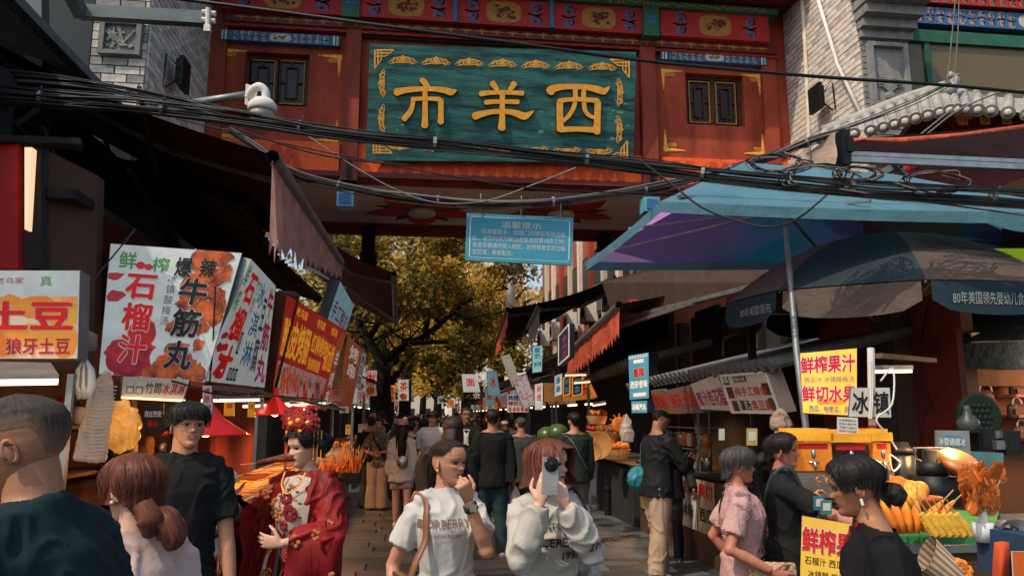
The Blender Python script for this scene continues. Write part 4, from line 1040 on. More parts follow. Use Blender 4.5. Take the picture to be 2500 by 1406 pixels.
# far-left small lit signs along the stalls (to the vanishing street)
for i,(px,py,w,h,Y,fm,s,lab) in enumerate(((880,925,26,60,18,'gwhite','牛','white vertical sign past the lilac sign on the left'),(905,935,30,62,20,'gskew','肉','brown vertical menu board further up the left stalls'),
      (985,952,26,52,24,'gwhite','茶','white sign with a bowl picture near the left crowd'),(840,1000,22,16,13,'gaqua','奶','tiny aqua sign hanging below the grill sign'),(955,960,20,40,27,'gorange','糕','orange sign on the far left stalls'),(1006,972,10,18,36,'gaqua','面','tiny aqua sign at the far end of the left stalls'))):
 q = Patch(P(px-w/2,py-h/2,Y), P(px+w/2,py-h/2,Y), P(px+w/2,py+h/2,Y), P(px-w/2,py+h/2,Y))
 t = signbox('hanging_sign', lab, q, .1, M[fm], M['galv']); txt(q, t, s, (.1,.1,.9,.6), M['tred'], bold=.03); b = MB(); blob(q, b, .5,.8,.35,.16,.004,12,.05); b.build('dish_print', M['gpic'], t)
# ================================================================ RIGHT SIDE BUILDINGS
rs = thing('shop_row', 'dark shop row behind the right stalls with a brown front', 'building', (5, 8, 0))
b = MB(); b.box((5.4, 9.4, 1.6), (2.0, 4.8, 3.2)); b.build('wall', M['darkwall'], rs)
b = MB(); b.tube([PX(1765,870,4.36), PX(1768,825,4.36), PX(1852,800,4.36), PX(1852,850,4.36)], .025, 6); b.build('pipe_frame', M['galv'], rs)
b = MB()
for y in (8.2, 9.6, 11.0): b.box((4.37, y, 2.6), (.06, .9, 1.3))
b.build('shutter', M['dark'], rs)
b = MB(); b.box((7.2, 7.2, 1.9), (.8, .5, 3.8)); b.build('pier', M['brownwall'], rs)
# facade street side beyond the gate, right
fa = thing('shop_house', 'two storey red and cream shop house above the right awnings beyond the gate', 'building', (5.2, 22, 0))
b = MB(); b.box((5.75, 22, 3.9), (1.6, 15.6, 7.8)); b.build('wall', mat('sunlit_red_render', (.33,.10,.055), .85, var=.3, scale=2), fa); b = MB(); b.box((4.9, 22, 1.9), (.12, 15.6, 3.8)); b.build('dark_shopfront', M['darkwall'], fa)
for i in range(10):
 y = 14.9+i*1.5; b = MB(); b.box((4.9, y, 5.75), (.14,.3,3.9)); b.build('pilaster', (M['cream'], M['redcol'], M['brick3'])[i%3], fa)
 b = MB(); b.box((4.93, y+.75, 5.3), (.06,.9,1.9)); wf = b.build('window', M['winframe'], fa); b = MB(); b.box((4.89, y+.75, 5.3), (.02,.74,1.7)); b.build('pane', M['glass'], wf)
for i in range(6):
 b = MB(); b.box((4.75, 15.5+i*2.6, 4.5), (.34,.8,.6)); ac = b.build('air_conditioner', M['plaster'], fa); b = MB(); b.lathe([(.2,0),(.2,.02)], (4.57, 15.5+i*2.6, 4.5), 14, M=Matrix.Rotation(R(90),3,'Y')); b.build('fan_grille', M['inkblack'], ac)
b = MB(); b.tube([P(1245,560,30), P(1248,760,30)], .18, 10); tag(b.build('utility_pole', M['plaster'], smooth=True), 'concrete utility pole rising beside the tree beyond the gate', 'pole')
# upper right building with painted beams and dark green windows
ru = thing('painted_building', 'painted building with dark green glass at the upper right corner', 'building', (9.5, 10.4, 0))
b = MB(); b.box((9.9, 11.2, 4.5), (5.4, 1.6, 9)); b.build('wall', M['darkwall'], ru)
gx0, gx1 = 7.22, 12.4; gy = 10.38
zA, zB, zC = P(2300,-60,gy).z, P(2300,60,gy).z, P(2300,92,gy).z
_g = gate; gate = ru
painted(gx0, gx1, P(2300,70,gy).z, P(2300,30,gy).z, gy-.12, .12, M['blue'], ('salmon','cream'), 'painted_beam', medal=True)
painted(gx0, gx1, P(2300,24,gy).z, P(2300,-14,gy).z, gy-.18, .18, M['redpaint'], ('golddark','blue'), 'painted_beam', medal=False, green_ends=False)
gate = _g
b = MB(); b.box(((gx0+gx1)/2, gy-.05, P(2300,98,gy).z), (gx1-gx0, .1, .2)); b.build('green_lintel', M['green'], ru)
dg = mat('green_glass_painted_reflection', (.015,.035,.028), .18, col2=(.14,.10,.022), scale=.9, thr=(.52,.72), bump=0, spec=.7)  # tree reflection painted into the pane colour as amber patches
for x0, x1 in ((7.25,7.85),(7.95,9.9),(10.0,11.8)):
 zt, zb_ = P(2300,112,gy).z, P(2300,262,gy).z; b = MB(); b.box(((x0+x1)/2, gy-.02, (zt+zb_)/2), (x1-x0, .04, zt-zb_)); b.build('pane', dg, ru)
 b = MB(); b.box((x1+.05, gy-.04, (zt+zb_)/2), (.08,.08,zt-zb_)); b.build('mullion', M['green'], ru)
# small hipped tile roof with upturned corner
hr = thing('tiled_roof', 'small pale tiled hip roof with upturned corner before the green windows', 'roof', tuple(P(2330,270,8.6)))
cor = P(2325,262,8.3); lf = [P(1995,338,9.4), P(2130,312,9.0), P(2230,285,8.6), cor]; rg = [cor, P(2420,268,8.35), P(2560,283,8.4)]
tops = [P(2010,322,9.6), P(2120,278,9.3), P(2220,240,9.0), P(2310,212,8.7)]
b = MB(); b.add(lf + tops, [(0,1,5,4),(1,2,6,5),(2,3,7,6)]); rt = [P(2310,212,8.7), P(2420,236,8.8), P(2560,246,8.9)]; b.add(rg + rt, [(0,1,4,3),(1,2,5,4)]); b.build('roof_deck', M['tilelight'], hr)
b = MB(); b.tube(cable(tops, 0, 4) , .085, 10); b.build('ridge', M['tilelight'], hr, smooth=True)
def tiles_between(A, Bk, n):
 a, bb = cable(A, 0, 8), cable(Bk, 0, 8)
 for i in range(n):
  t = (i+.5)/n; ia = t*(len(a)-1); ib = t*(len(bb)-1); p = a[int(ia)].lerp(a[min(len(a)-1,int(ia)+1)], ia%1); q = bb[int(ib)].lerp(bb[min(len(bb)-1,int(ib)+1)], ib%1)
  d = (p-q).normalized(); b = MB(); b.tube([q, p+d*.05], .062, 9); b.build('roof_tile', M['tilelight'], hr, smooth=True)
  b = MB(); b.tube([p+d*.05, p+d*.075], .085, 12); e = b.build('tile_end', M['tilelight'], hr); b = MB(); b.ell(p+d*.078, .05, 8, 6); b.build('tile_boss', M['brick2'], hr)
tiles_between(lf, tops, 11); tiles_between(rg, rt, 7)
b = MB(); c = P(2325,205,8.5)
b.tube(cable([c+Vector((-.12,0,-.12)), c+Vector((0,0,-.05)), c+Vector((.03,0,.08)), c+Vector((-.04,0,.12))], 0, 4), [.07]*8+[.05]*5, 8); b.tube([c+Vector((0,0,.04)), c+Vector((.12,0,.05))], .025, 6); b.tube([c+Vector((0,0,.12)), c+Vector((.1,0,.13))], .02, 6); b.build('corner_ornament', M['tilelight'], hr, smooth=True)
b = MB(); f=[P(2100,480,9.2),P(2580,480,8.9),P(2580,280,8.7),P(2240,285,9.0)]; b.hexa(f+[p+Vector((0,.2,0)) for p in f]); rw = b.build('red_wall', M['darkred'], hr)
for px in (2405, 2458, 2350):
 c = P(px,293,8.62); b = MB()
 for s in (-1,1): b.box(c+Vector((s*.055,0,0)), (.016,.02,.126)); b.box(c+Vector((0,0.001,s*.055)), (.094,.02,.016)); b.beam(c+Vector((-.05*s,-.002*s,-.05)), c+Vector((.05*s,-.002*s,.05)), .012,.012, Vector((0,1,0)))
 b.build('yellow_lattice', M['gold'], hr)
for px,py in ((2190,380),(2240,392),(2210,410)):
 b = MB(); b.ell(P(px,py,8.7), (.14,.1,.12), 8, 6, nz=.3); b.build('carved_bracket', M['petal'], hr)
# right near awning with the aluminium front profile
ra = thing('awning', 'retractable red awning with silver front profile above the blue umbrella', 'awning', tuple(P(2060,370,6.6)))
y0 = 6.6
b = MB(); A = [P(2052,345,y0+.1), P(2120,343,y0), P(2560,305,y0+.5), P(2560,395,y0-.3), P(2060,372,y0-.1)]; b.add(A, [(0,1,2,3,4)]); b.add([p+Vector((0,.02,.03)) for p in A], [(4,3,2,1,0)]); b.build('canopy', M['maroon'], ra)
b = MB(); b.tube([P(2052,345,y0+.05), P(2200,344,y0), P(2350,332,y0+.2), P(2560,303,y0+.5)], .022, 6, flat=1.5); b.build('red_hem', M['redcanvas'], ra, smooth=True)
b = MB()
for k,(dz,w) in enumerate(((0,.05),(-.05,.04),(-.085,.03))): b.beam(P(2062,376,y0-.1)+Vector((0,-.02*k,dz)), P(2560,399,y0-.3)+Vector((0,-.02*k,dz)), .06, w*.8)
b.build('front_profile', M['steel'], ra)
b = MB(); c = P(2056,365,y0-.1); b.box(c, (.08,.16,.34)); b.box(c+Vector((.03,-.06,.02)), (.07,.08,.14)); b.build('end_cap', M['black'], ra)
b = MB(); b.beam(P(2200,400,6.8), P(2120,440,7.2), .05,.07); b.beam(P(2120,440,7.2), P(2330,480,7.6), .05,.07); b.beam(P(2180,395,6.8), P(2235,460,7.4), .05,.06); b.build('folding_arm', M['galv'], ra)
# draped cloth between cables and awning
def cloth_patch(name, label, grid, mt, amp=.03, cat='cloth'):
 rows, cols = len(grid), len(grid[0]); fine = []
 R_ = [cable(r, 0, 6) for r in grid]; n = len(R_[0]); cols_ = [cable([R_[i][j] for i in range(rows)], 0, 6) for j in range(n)]; m = len(cols_[0])
 vs = []
 for j in range(n):
  for i in range(m):
   p = cols_[j][i]; vs.append(p + Vector((0, 1, .3)) * (noise.noise(Vector((p.x*7, p.z*2.2, 3))) * amp*2))
 b = MB(); b.add(vs, [(j*m+i, j*m+i+1, (j+1)*m+i+1, (j+1)*m+i) for j in range(n-1) for i in range(m-1)]); return tag(b.build(name, mt, smooth=True), label, cat)
cloth_patch('dust_sheet', 'dusty beige cloth bunched over the cables by the right brick tower', [[P(2046,322,6.4), P(2030,330,6.4), P(2010,345,6.4)], [P(2043,360,6.35), P(1995,375,6.4), P(1955,390,6.4)], [P(2040,400,6.3), P(1985,425,6.3), P(1935,415,6.4)]], M['beige'], .05)
cloth_patch('rag', 'folded beige rag slung on the bundle beside the dust sheet', [[P(1925,392,6.3), P(1950,385,6.3), P(1985,372,6.3)], [P(1930,405,6.2), P(1955,402,6.2), P(1980,410,6.3)], [P(1945,414,6.3), P(1960,420,6.3), P(1975,422,6.3)]], M['beige'], .05)
# ---------------- right awnings, front bars along the street
Rw = 4.38
awning('awning', 'long dark canopy behind the two dark awnings over the right grocery', (3.1,13.2,3.0), (3.1,21.5,2.9), (4.8,13.2,3.9), (4.8,21.5,3.8), M['blackcanvas'], .3, M['maroon2'], seed=14, arms=False)
awning('awning', 'dark awning with bright orange red valance on the right, nearest of three', PX(1512,745,2.6), PX(1388,862,2.6), PX(1880,628,Rw), PX(1560,700,Rw), M['blackcanvas'], .42, M['redcanvas'], seed=4, scallop=.12)
awning('awning', 'black awning with a limp beige valance in the middle of the right row', PX(1318,744,2.35), PX(1290,800,2.35), PX(1560,672,Rw), PX(1420,735,Rw), M['blackcanvas'], .45, M['beige'], seed=5)
awning('awning', 'maroon awning with hanging red edge, farthest of the three on the right', PX(1240,755,2.0), PX(1212,835,2.0), PX(1500,680,Rw), PX(1330,770,Rw), M['maroon2'], .4, M['redcanvas'], seed=6)
for i,(a,c,lab) in enumerate(((1175,835,'low black awning down the street with sagging front'),(1140,875,'small black awning near the far crowd on the right'),(1108,915,'pale fabric awning far down on the right'))):
 X = 2.2; p = PX(a,c,X); awning('awning', lab, (X,p.y,p.z), (X,p.y+4,p.z-.1), (Rw,p.y,p.z+.9), (Rw,p.y+4,p.z+.8), M['blackcanvas'] if i<2 else M['beige'], .3, (M['blackcanvas'],M['maroon2'],M['beige'])[i], seed=9+i, arms=False)
b = MB(); b.beam(P(1500,785,10.5), P(1880,690,7.4), .12, .05); b.beam(P(1505,800,10.4), P(1690,740,8.6), .05,.05)
rb = tag(b.build('awning_rail', M['alu']), 'grey rail under the big brown awning on the right', 'rail')
bw = thing('awning', 'broad faded brown awning with round red fortune emblems on the right', 'awning', tuple(P(1860,700,8.5)))
A = [P(1470,690,10.8), P(1900,585,7.6), P(1900,690,7.4), P(1500,790,10.6)]
b = MB(); b.add(A,[(0,1,2,3)]); b.add([p+Vector((.02,0,.03)) for p in A],[(3,2,1,0)]); b.build('canopy', mat('brown_canvas',(.06,.035,.028),.85,var=.3), bw)
Qe = Patch(*A)
for u, v in ((.22,.18),(.20,.52)):
 b = MB(); F = lambda x,y,w=0: Qe(u+x*.035, v+y*.16, .012+w)
 ribbon(b, F, [(math.cos(k*math.pi/10), math.sin(k*math.pi/10)) for k in range(21)], .18)
 for s in (-.5,0,.5): ribbon(b, F, [(s,-.7),(s,.7)], .16, .002); ribbon(b, F, [(-.6,s),(.6,s)], .14, .004)
 b.build('round_emblem', M['petal'], bw)
# tiled lean-to roof over the right stalls
tile_eave('dark corrugated tile eave over the right snack signs', [PX(1545,948,2.9), PX(1640,925,2.9), PX(1760,912,2.9), PX(1905,895,2.9)], RX, 1.45, M['tile'], step=.15, r=.05, pitch=.35)
tile_eave('short dark tile eave behind the orange red valance', [PX(1440,930,3.0), PX(1500,905,3.0), PX(1540,890,3.0)], RX, 1.2, M['tile'], step=.2, r=.06, pitch=.3)
# ================================================================ RIGHT SIGNS
def psign(name, label, c, Y, th, fm, sm, **k):
 q = Patch(*[P(x, y, yy) for (x, y), yy in zip(c, Y)]); return signbox(name, label, q, th, fm, sm, **k), q
t, q = psign('light_box', 'white tilted light box for handmade spicy strips and stinky tofu', [(1756,915),(1872,905),(1905,1010),(1790,1008)], (6.9,6.0,5.9,6.8), .14, mat('unlit_white',(.5,.48,.42),.5,var=.1), mat('cream_casing',(.36,.28,.21),.6,var=.2), rim=.02, rimmat=M['wsign'])
txt(q, t, '纯手工辣条', (.22,.33,.90,.58), mat('ink_brick',(.42,.05,.02),.5,var=0), bold=.02); txt(q, t, '灌汤', (.24,.66,.48,.93), M['inkblack'], bold=.02); txt(q, t, '臭豆腐', (.50,.66,.90,.93), mat('ink_brick',(.42,.05,.02),.5,var=0), bold=.02)
b = MB(); rect(q,b,.01,.02,.17,.27,.004); b.build('green_badge', M['green'], t); txt(q, t, '清真', (.02,.04,.16,.24), M['wsign'], bold=.02, w=.007)
b = MB(); rect(q,b,.28,.08,.56,.22,.004); b.build('black_badge', M['inkblack'], t); txt(q, t, '风味小吃', (.30,.09,.54,.21), M['wsign'], bold=.02, w=.007)
for u0,v0,u1,v1 in ((.05,.33,.19,.62),(.83,.28,.97,.56),(.08,.68,.2,.95)):
 b = MB(); rect(q,b,u0,v0,u1,v1,.004); b.build('food_print', mat('dark_food_print',(.16,.04,.02),.5,col2=(.03,.02,.015),scale=30), t)
b = MB(); blob(q,b,.90,.78,.07,.16,.004,16,.03); b.build('bowl_print', mat('green_food_print',(.10,.12,.04),.5,col2=(.03,.02,.015),scale=30), t)
t, q = psign('sign_board', 'white board with crimson honey osmanthus cake lettering under the tile eave', [(1684,938),(1752,912),(1786,1003),(1712,998)], (7.7,7.0,6.9,7.6), .04, mat('unlit_white',(.5,.48,.42),.5), M['galv'])
txt(q, t, '蜜汁桂花糕', (.06,.32,.98,.88), M['inkmag'], bold=.025)
t, q = psign('sign_board', 'red lettered grey board next to the osmanthus cake board', [(1622,955),(1684,940),(1716,1008),(1650,1010)], (8.5,7.8,7.7,8.4), .04, mat('dim_pink_board',(.22,.12,.10),.6), M['galv']); txt(q, t, '狼牙土豆', (.04,.15,.96,.75), M['inkred'], bold=.03)
t, q = psign('sign_board', 'ochre board with dark scrawl lettering at the corner of the tile eave', [(1562,958),(1620,950),(1650,1010),(1588,1008)], (9.5,8.7,8.6,9.4), .04, mat('ochre_board',(.26,.13,.05),.6), M['galv']); txt(q, t, '炒凉粉', (.08,.15,.92,.8), M['inkred'], bold=.03)
t, q = psign('light_box', 'tall blue lit box sign standing left of the tile eave', [(1534,868),(1584,860),(1584,972),(1538,976)], (9.3,9.1,9.1,9.3), .25, M['gblue'], M['inkblack'])
txt(q, t, '甑糕', (.25,.30,.78,.52), M['inkred'], bold=.05, outline=M['wsign'], ow=.05); txt(q, t, '西安老味', (.06,.58,.94,.76), M['twhite'], bold=.05); b = MB()
for k in range(12): rect(q,b,.02+k*.08,.02,.055+k*.08,.09,.004)
rect(q,b,.25,.12,.75,.2,.004); rect(q,b,.2,.86,.85,.94,.004); b.build('white_stripe', M['twhite'], t)
t, q = psign('light_box', 'small rounded lit sign beneath the tall blue box', [(1541,979),(1580,978),(1580,1007),(1543,1008)], (9.3,9.1,9.1,9.3), .12, M['gblue'], M['inkblue']); txt(q, t, '冰峰汽水', (.05,.2,.95,.8), M['twhite'], bold=.06)
t, q = psign('sign_board', 'white board for chicken wing rice and small potatoes with bowls along its foot', [(1238,962),(1290,962),(1290,1006),(1238,1006)], (13.5,13.5,13.5,13.5), .06, M['gwhite'], M['galv'])
txt(q, t, '鸡翅包饭', (.04,.05,1.02,.36), M['inkblue'], bold=.05); txt(q, t, '神农小土', (.04,.38,1.02,.68), M['inkred'], bold=.05)
b = MB(); [blob(q,b,.14+.19*k,.84,.085,.13,.004,12,.03) for k in range(5)]; b.build('bowl_print', M['gpic'], t)
t, q = psign('sign_board', 'brown tilted menu board hanging above the chicken wing board', [(1222,870),(1245,864),(1270,930),(1252,946)], (13,13,13,13), .08, mat('brown_menu',(.24,.13,.06),.6,col2=(.4,.36,.3),scale=30,thr=(.55,.6)), M['galv'])
t, q = psign('sign_board', 'pink and white tilted menu board crossing the chicken wing board', [(1252,930),(1285,912),(1308,985),(1278,1000)], (12.6,12.6,12.6,12.6), .08, mat('pink_menu',(.40,.16,.22),.6,col2=(.45,.45,.45),scale=24,thr=(.5,.55)), M['galv'])
t, q = psign('hanging_sign', 'narrow pale blue hanging sign under the right awnings', [(1300,846),(1324,843),(1323,907),(1300,910)], (12.4,12.4,12.4,12.4), .1, M['gaqua'], M['dark']); vtxt(q, t, '酸奶', (.2,.05,.8,.5), M['tblue'], bold=.04); txt(q, t, '手作', (.1,.6,.9,.8), M['tblue'], bold=.04)
t, q = psign('neon_menu', 'slanted menu board in a white neon outline under the orange red valance', [(1362,820),(1392,790),(1388,870),(1366,893)], (11.6,11,11,11.6), .08, M['inkblack'], M['inkblack'], rim=.022, rimmat=M['gwhite']); vtxt(q, t, '酸梅汤', (.35,.2,.8,.9), M['tpurple'], bold=.03)
for i,(x0,x1,fm,s,lab) in enumerate(((1374,1392,'inkblack','烤鱼','left of two dark menu squares in an orange neon border'),(1396,1422,'inkblack','鱿鱼','right of two dark menu squares in an orange neon border'),(1354,1372,'gwhite','串串','white menu square left of the neon bordered squares'))):
 t, q = psign('neon_menu', lab, [(x0,922-i*2),(x1,915-i*2),(x1,962),(x0,968)], (12,12,12,12), .06, M[fm], M['inkblack'], rim=.018, rimmat=M['gorange'] if fm=='inkblack' else M['wsign']); vtxt(q, t, s, (.2,.1,.8,.9), M['tblue'], bold=.05)
t, q = psign('hanging_sign', 'white photo menu panel between pink menu board and brown panel', [(1306,938),(1325,934),(1325,1000),(1306,1000)], (12.3,)*4, .06, M['gwhite'], M['galv']); vtxt(q, t, '米线', (.2,.05,.8,.7), M['tred'], bold=.03)
b = MB(); b.box(P(1348,958,12.4), (.30,.3,.3)); b.build; tag(b.build('menu_panel', mat('amber_panel',(.30,.14,.03),.6)), 'plain amber panel right of the white photo menu', 'panel')
for i,(px,py,w,h,Y,fm,s,lab) in enumerate(((1163,965,32,46,20,'maroon2','茶','dark red tea shop banner down the right side'),(1195,968,22,44,22,'gaqua','糖','pale green sign just right of the tea banner'),(1205,935,26,60,17,'gaqua','冰','tall pale tilted sign above the tea banner'),(1150,935,38,44,19,'gwhite','面','white leaning sign on the right among awnings'),(1100,985,18,20,30,'gorange','火','orange lantern coloured sign far right of the crowd'),(1075,975,14,20,40,'gaqua','鱼','tiny aqua sign at the end of the street'))):
 q = Patch(P(px-w/2-(4 if i in (2,3) else 0),py-h/2,Y), P(px+w/2-6*(i in (2,3)),py-h/2,Y), P(px+w/2+4*(i in (2,3)),py+h/2,Y), P(px-w/2,py+h/2,Y))
 t = signbox('hanging_sign', lab, q, .1, M[fm], M['galv']); txt(q, t, s, (.2,.2,.8,.7), M['twhite'] if i==0 else M['tred'], bold=.03)
# dark street name sign
t, q = psign('street_sign', 'dark blue street name sign half hidden under the printed umbrella', [(2095,745),(2250,715),(2262,790),(2105,806)], (7.0,6.8,6.8,7.0), .05, mat('dark_blue_enamel',(.008,.022,.034),.5), M['inkblack'])
txt(q, t, '西羊市', (.1,.0,.75,.40), mat('dim_grey_ink',(.14,.16,.17),.5,var=0), bold=.0); txt(q, t, 'XIYANGSHI', (.30,.50,.86,.76), mat('dim_grey_ink',(.14,.16,.17),.5), bold=.01)
# blue notice under the gate
t, q = psign('notice_board', 'sky blue delivery notice hanging from the cable bundle', [(1140,520),(1400,532),(1397,648),(1136,636)], (7.2,)*4, .03, mat('notice_blue',(.05,.30,.42),.45,var=.06,bump=0), M['paleblue'])
F = lambda u,v,w=0: q(u,v,.004+w)
b = MB()
for st in ([(.05,.07),(.95,.07),(.965,.11),(.965,.89),(.95,.93),(.05,.93),(.035,.89),(.035,.11),(.05,.07)],): ribbon(b, F, st, .011)
b.build('border_line', M['signtext'], t)
txt(q, t, '温馨提示', (.32,.13,.70,.29), M['signtext'], bold=.0, w=.005)
for i, s in enumerate(('因游客较多，北院门风情街及周边街','区，送货时间为晚22点至次日早10点之间。','各类车辆请勿驶入街区，自觉停放至周边指','定区域，谢谢配合。')):
 u0 = .14 if i == 0 else .06; n = len(s); u1 = .93 if i < 3 else .44
 txt(q, t, s, (u0,.31+i*.145,u1,.435+i*.145), M['signtext'], bold=.0, w=.005)
for u in (.12,.5,.87):
 b = MB(); b.tube([q(u,.02,.02), q(u+.003,-.2,.03), q(u,-.42,.0)], .006, 5); b.build('hanging_wire', M['galv'], t)
# ================================================================ UMBRELLAS
bu = thing('market_umbrella', 'large rectangular sky blue market umbrella faded lilac beneath', 'umbrella', (3.2, 5.6, 0))
N1, N2 = P(1612,492,5.3), P(2700,520,4.7); F1, F2 = P(1430,640,7.3), P(2560,625,7.0); pk = P(2150,300,6.2)
pk = Vector(((N1.x+N2.x)/2, 6.1, N1.z+.62)); r1, r2 = pk+Vector((-.5,0,0)), pk+Vector((.9,0,-.05))
def panel(b, pts, n=7, sag=.06):
 a,bb,c,d = pts; o=len(b.v)
 for i in range(n+1):
  for j in range(n+1):
   u,v=i/n,j/n; p=a*(1-u)*(1-v)+bb*u*(1-v)+c*u*v+d*(1-u)*v; b.v.append(tuple(p-Vector((0,0,sag*math.sin(math.pi*u)*math.sin(math.pi*v)+.02*math.sin(math.pi*u)*(1-v)))))
 fs=[(o+i*(n+1)+j,o+(i+1)*(n+1)+j,o+(i+1)*(n+1)+j+1,o+i*(n+1)+j+1) for i in range(n) for j in range(n)]; b.f+=fs; b.m+=[b.mi]*len(fs)
b = MB(); panel(b,[N1,N2,r2,r1]); panel(b,[F2,F1,r1,r2]); panel(b,[N2,F2,r2,r2]); b.mi=1; panel(b,[F1,N1,r1,r1]); panel(b,[F2,F1,r1,r2],sag=.075)
b.build('canopy', [M['bluecanvas'], M['bluepink']], bu, smooth=True)
b = MB()
for a, c in ((N1,N2),(N2,F2),(F2,F1),(F1,N1)):
 m_=10
 for i in range(m_):
  p, q_ = a.lerp(c,i/m_), a.lerp(c,(i+1)/m_); s0=.02*math.sin(i/m_*math.pi); s1=.02*math.sin((i+1)/m_*math.pi); dz=Vector((0,0,.085)); b.add([p-Vector((0,0,s0)), q_-Vector((0,0,s1)), q_-Vector((0,0,s1))-dz, p-Vector((0,0,s0))-dz],[(0,1,2,3)])
b.build('valance', M['bluecanvas'], bu)
hub = P(1915,512,5.75); foot = P(1985,1240,4.7)
b = MB(); b.tube([hub+Vector((-.02,.05,.35)), hub, P(1945,860,5.2), foot+Vector((.05,-.05,-.9))], .024, 10); b.build('pole', M['galv'], bu, smooth=True)
b = MB(); b.lathe([(.05,-.05),(.06,0),(.05,.06)], hub, 12); b.build('hub', M['black'], bu)
for c in (N1.lerp(N2,.02), F1, N1.lerp(N2,.5), F1.lerp(F2,.5), N2, F2, F1.lerp(N1,.5)):
 b = MB(); b.beam(hub, hub.lerp(c,.93)+Vector((0,0,.05)), .025, .02); b.build('rib', M['galv'], bu)
def round_umbrella(label, C, Rr, dome, drop, mats, tilt=(0,0), n=8, a0=0, vmats=None, prints=None):
 t = thing('parasol', label, 'umbrella', (C[0], C[1], 0)); C = Vector(C); TM = Matrix.Rotation(tilt[0],3,'X') @ Matrix.Rotation(tilt[1],3,'Y'); m = 8
 def S_(a, f, extra=0):
  k = f; z = dome*(1-k**2.2); rr_ = Rr*k; seg = 2*math.pi/n; la = ((a-a0) % seg)/seg; sagr = 1-.05*math.sin(math.pi*la)*k
  return C + TM @ Vector((math.cos(a)*rr_*sagr, math.sin(a)*rr_*sagr, z-extra))
 for i in range(n):
  b = MB(); A0 = a0+2*math.pi*i/n; w = 2*math.pi/n; vs=[S_(A0+w*j/6, max(.001,k/m)) for k in range(m+1) for j in range(7)]
  b.add(vs, [(k*7+j,k*7+7+j,k*7+8+j,k*7+j+1) for k in range(m) for j in range(6)]); pn = b.build('canopy_panel', mats[i%len(mats)], t, smooth=True)
  b = MB(); vs = []
  for k in range(4):
   for j in range(9): e = (math.sin(math.pi*j/8)**.35 if 0<j<8 else 0); vs.append(S_(A0+w*(.03+.94*j/8), 1.0+.004*k, drop*k/3*(.55+.45*e)+.01))
  b.add(vs, [(k*9+j,k*9+9+j,k*9+10+j,k*9+j+1) for k in range(3) for j in range(8)]); b.build('valance', (vmats or mats)[i%len(vmats or mats)], t, smooth=True)
  b = MB(); b.tube([S_(A0,.05,.03),S_(A0,.5,.03),S_(A0,1,.02)], .007, 5); b.tube([C+TM@Vector((0,0,-.25+.0)), S_(A0,.55,.03)], .006, 5); b.build('rib', M['galv'], t)
 b = MB(); b.tube([C+TM@Vector((0,0,dome+.03)), C+Vector((0,0,-.3)), Vector((C.x+.03,C.y,.0))], .02, 8); b.build('pole', M['galv'], t, smooth=True)
 return t, S_
nu, NS = round_umbrella('tan and dark blue round parasol with printed baby food lettering', (3.98, 6.0, 2.62), 1.32, .56, .22, [M['tan'], M['navycanvas']], tilt=(R(2),0), a0=R(-112+0), vmats=[mat('dark_blue_valance',(.012,.032,.045),.8), M['tan']])
def Qdome(u, v, w=0):                # printed panel facing the camera
 a = R(-112) + R(45)*u; p = NS(a, .38+.60*v); return p + Vector((0,-.6,.5)).normalized()*w
Qv = lambda u, v, w=0: NS(R(-112)+R(45)*(.03+.94*u), 1.01, .02+.19*v) + (NS(R(-90),1.0)-NS(R(-90),0.9)).normalized()*(w+.004)
ink = mat('umbrella_print_ink',(.035,.045,.05),.7,var=0)
txt(Qdome, nu, 'Nestle', (.50,.30,.80,.46), ink, bold=.03, w=.035); txt(Qdome, nu, 'Nutrition', (.48,.46,.92,.60), ink, bold=.03, w=.035)
txt(Qdome, nu, '雀巢', (.18,.30,.34,.44), ink, bold=.02, w=.035); txt(Qdome, nu, '营养', (.18,.44,.34,.58), ink, bold=.02, w=.035)
txt(Qdome, nu, '140年婴儿营养的专业经验', (.2,.66,.9,.75), ink, bold=.01, w=.035); txt(Qdome, nu, '140 Years Expertise in Infant Nutrition', (.2,.77,.92,.83), ink, bold=.02, w=.035)
b = MB(); ribbon(b, lambda x,y,w=0: Qdome(x,y,.035), [(.17,.28),(.36,.28),(.36,.6),(.17,.6),(.17,.28)], .01); pts=[Qdome(.42+.07*math.cos(k*.4), .40+.14*math.sin(k*.4), .038) for k in range(16)]; b.add(pts,[tuple(range(16))]); b.build('printed_logo', ink, nu)
txt(Qv, nu, '80年美国领先婴幼儿食品品牌', (.14,.22,.88,.74), mat('dim_valance_text',(.30,.32,.31),.6,var=0), bold=.0, w=.003)
Qv2 = lambda u, v, w=0: NS(R(-202)+R(45)*(.03+.94*u), 1.01, .02+.19*v) + (NS(R(-180),1.0)-NS(R(-180),0.9)).normalized()*(w+.004)
txt(Qv2, nu, '80年美国领先', (.4,.25,.95,.7), mat('dim_valance_text',(.30,.32,.31),.6), bold=.0, w=.003)
u2, _ = round_umbrella('dark navy and tan parasol half hidden at the right edge', (5.3, 6.6, 2.25), 1.15, .45, .22, [M['navycanvas'], M['tan']], a0=R(-140))
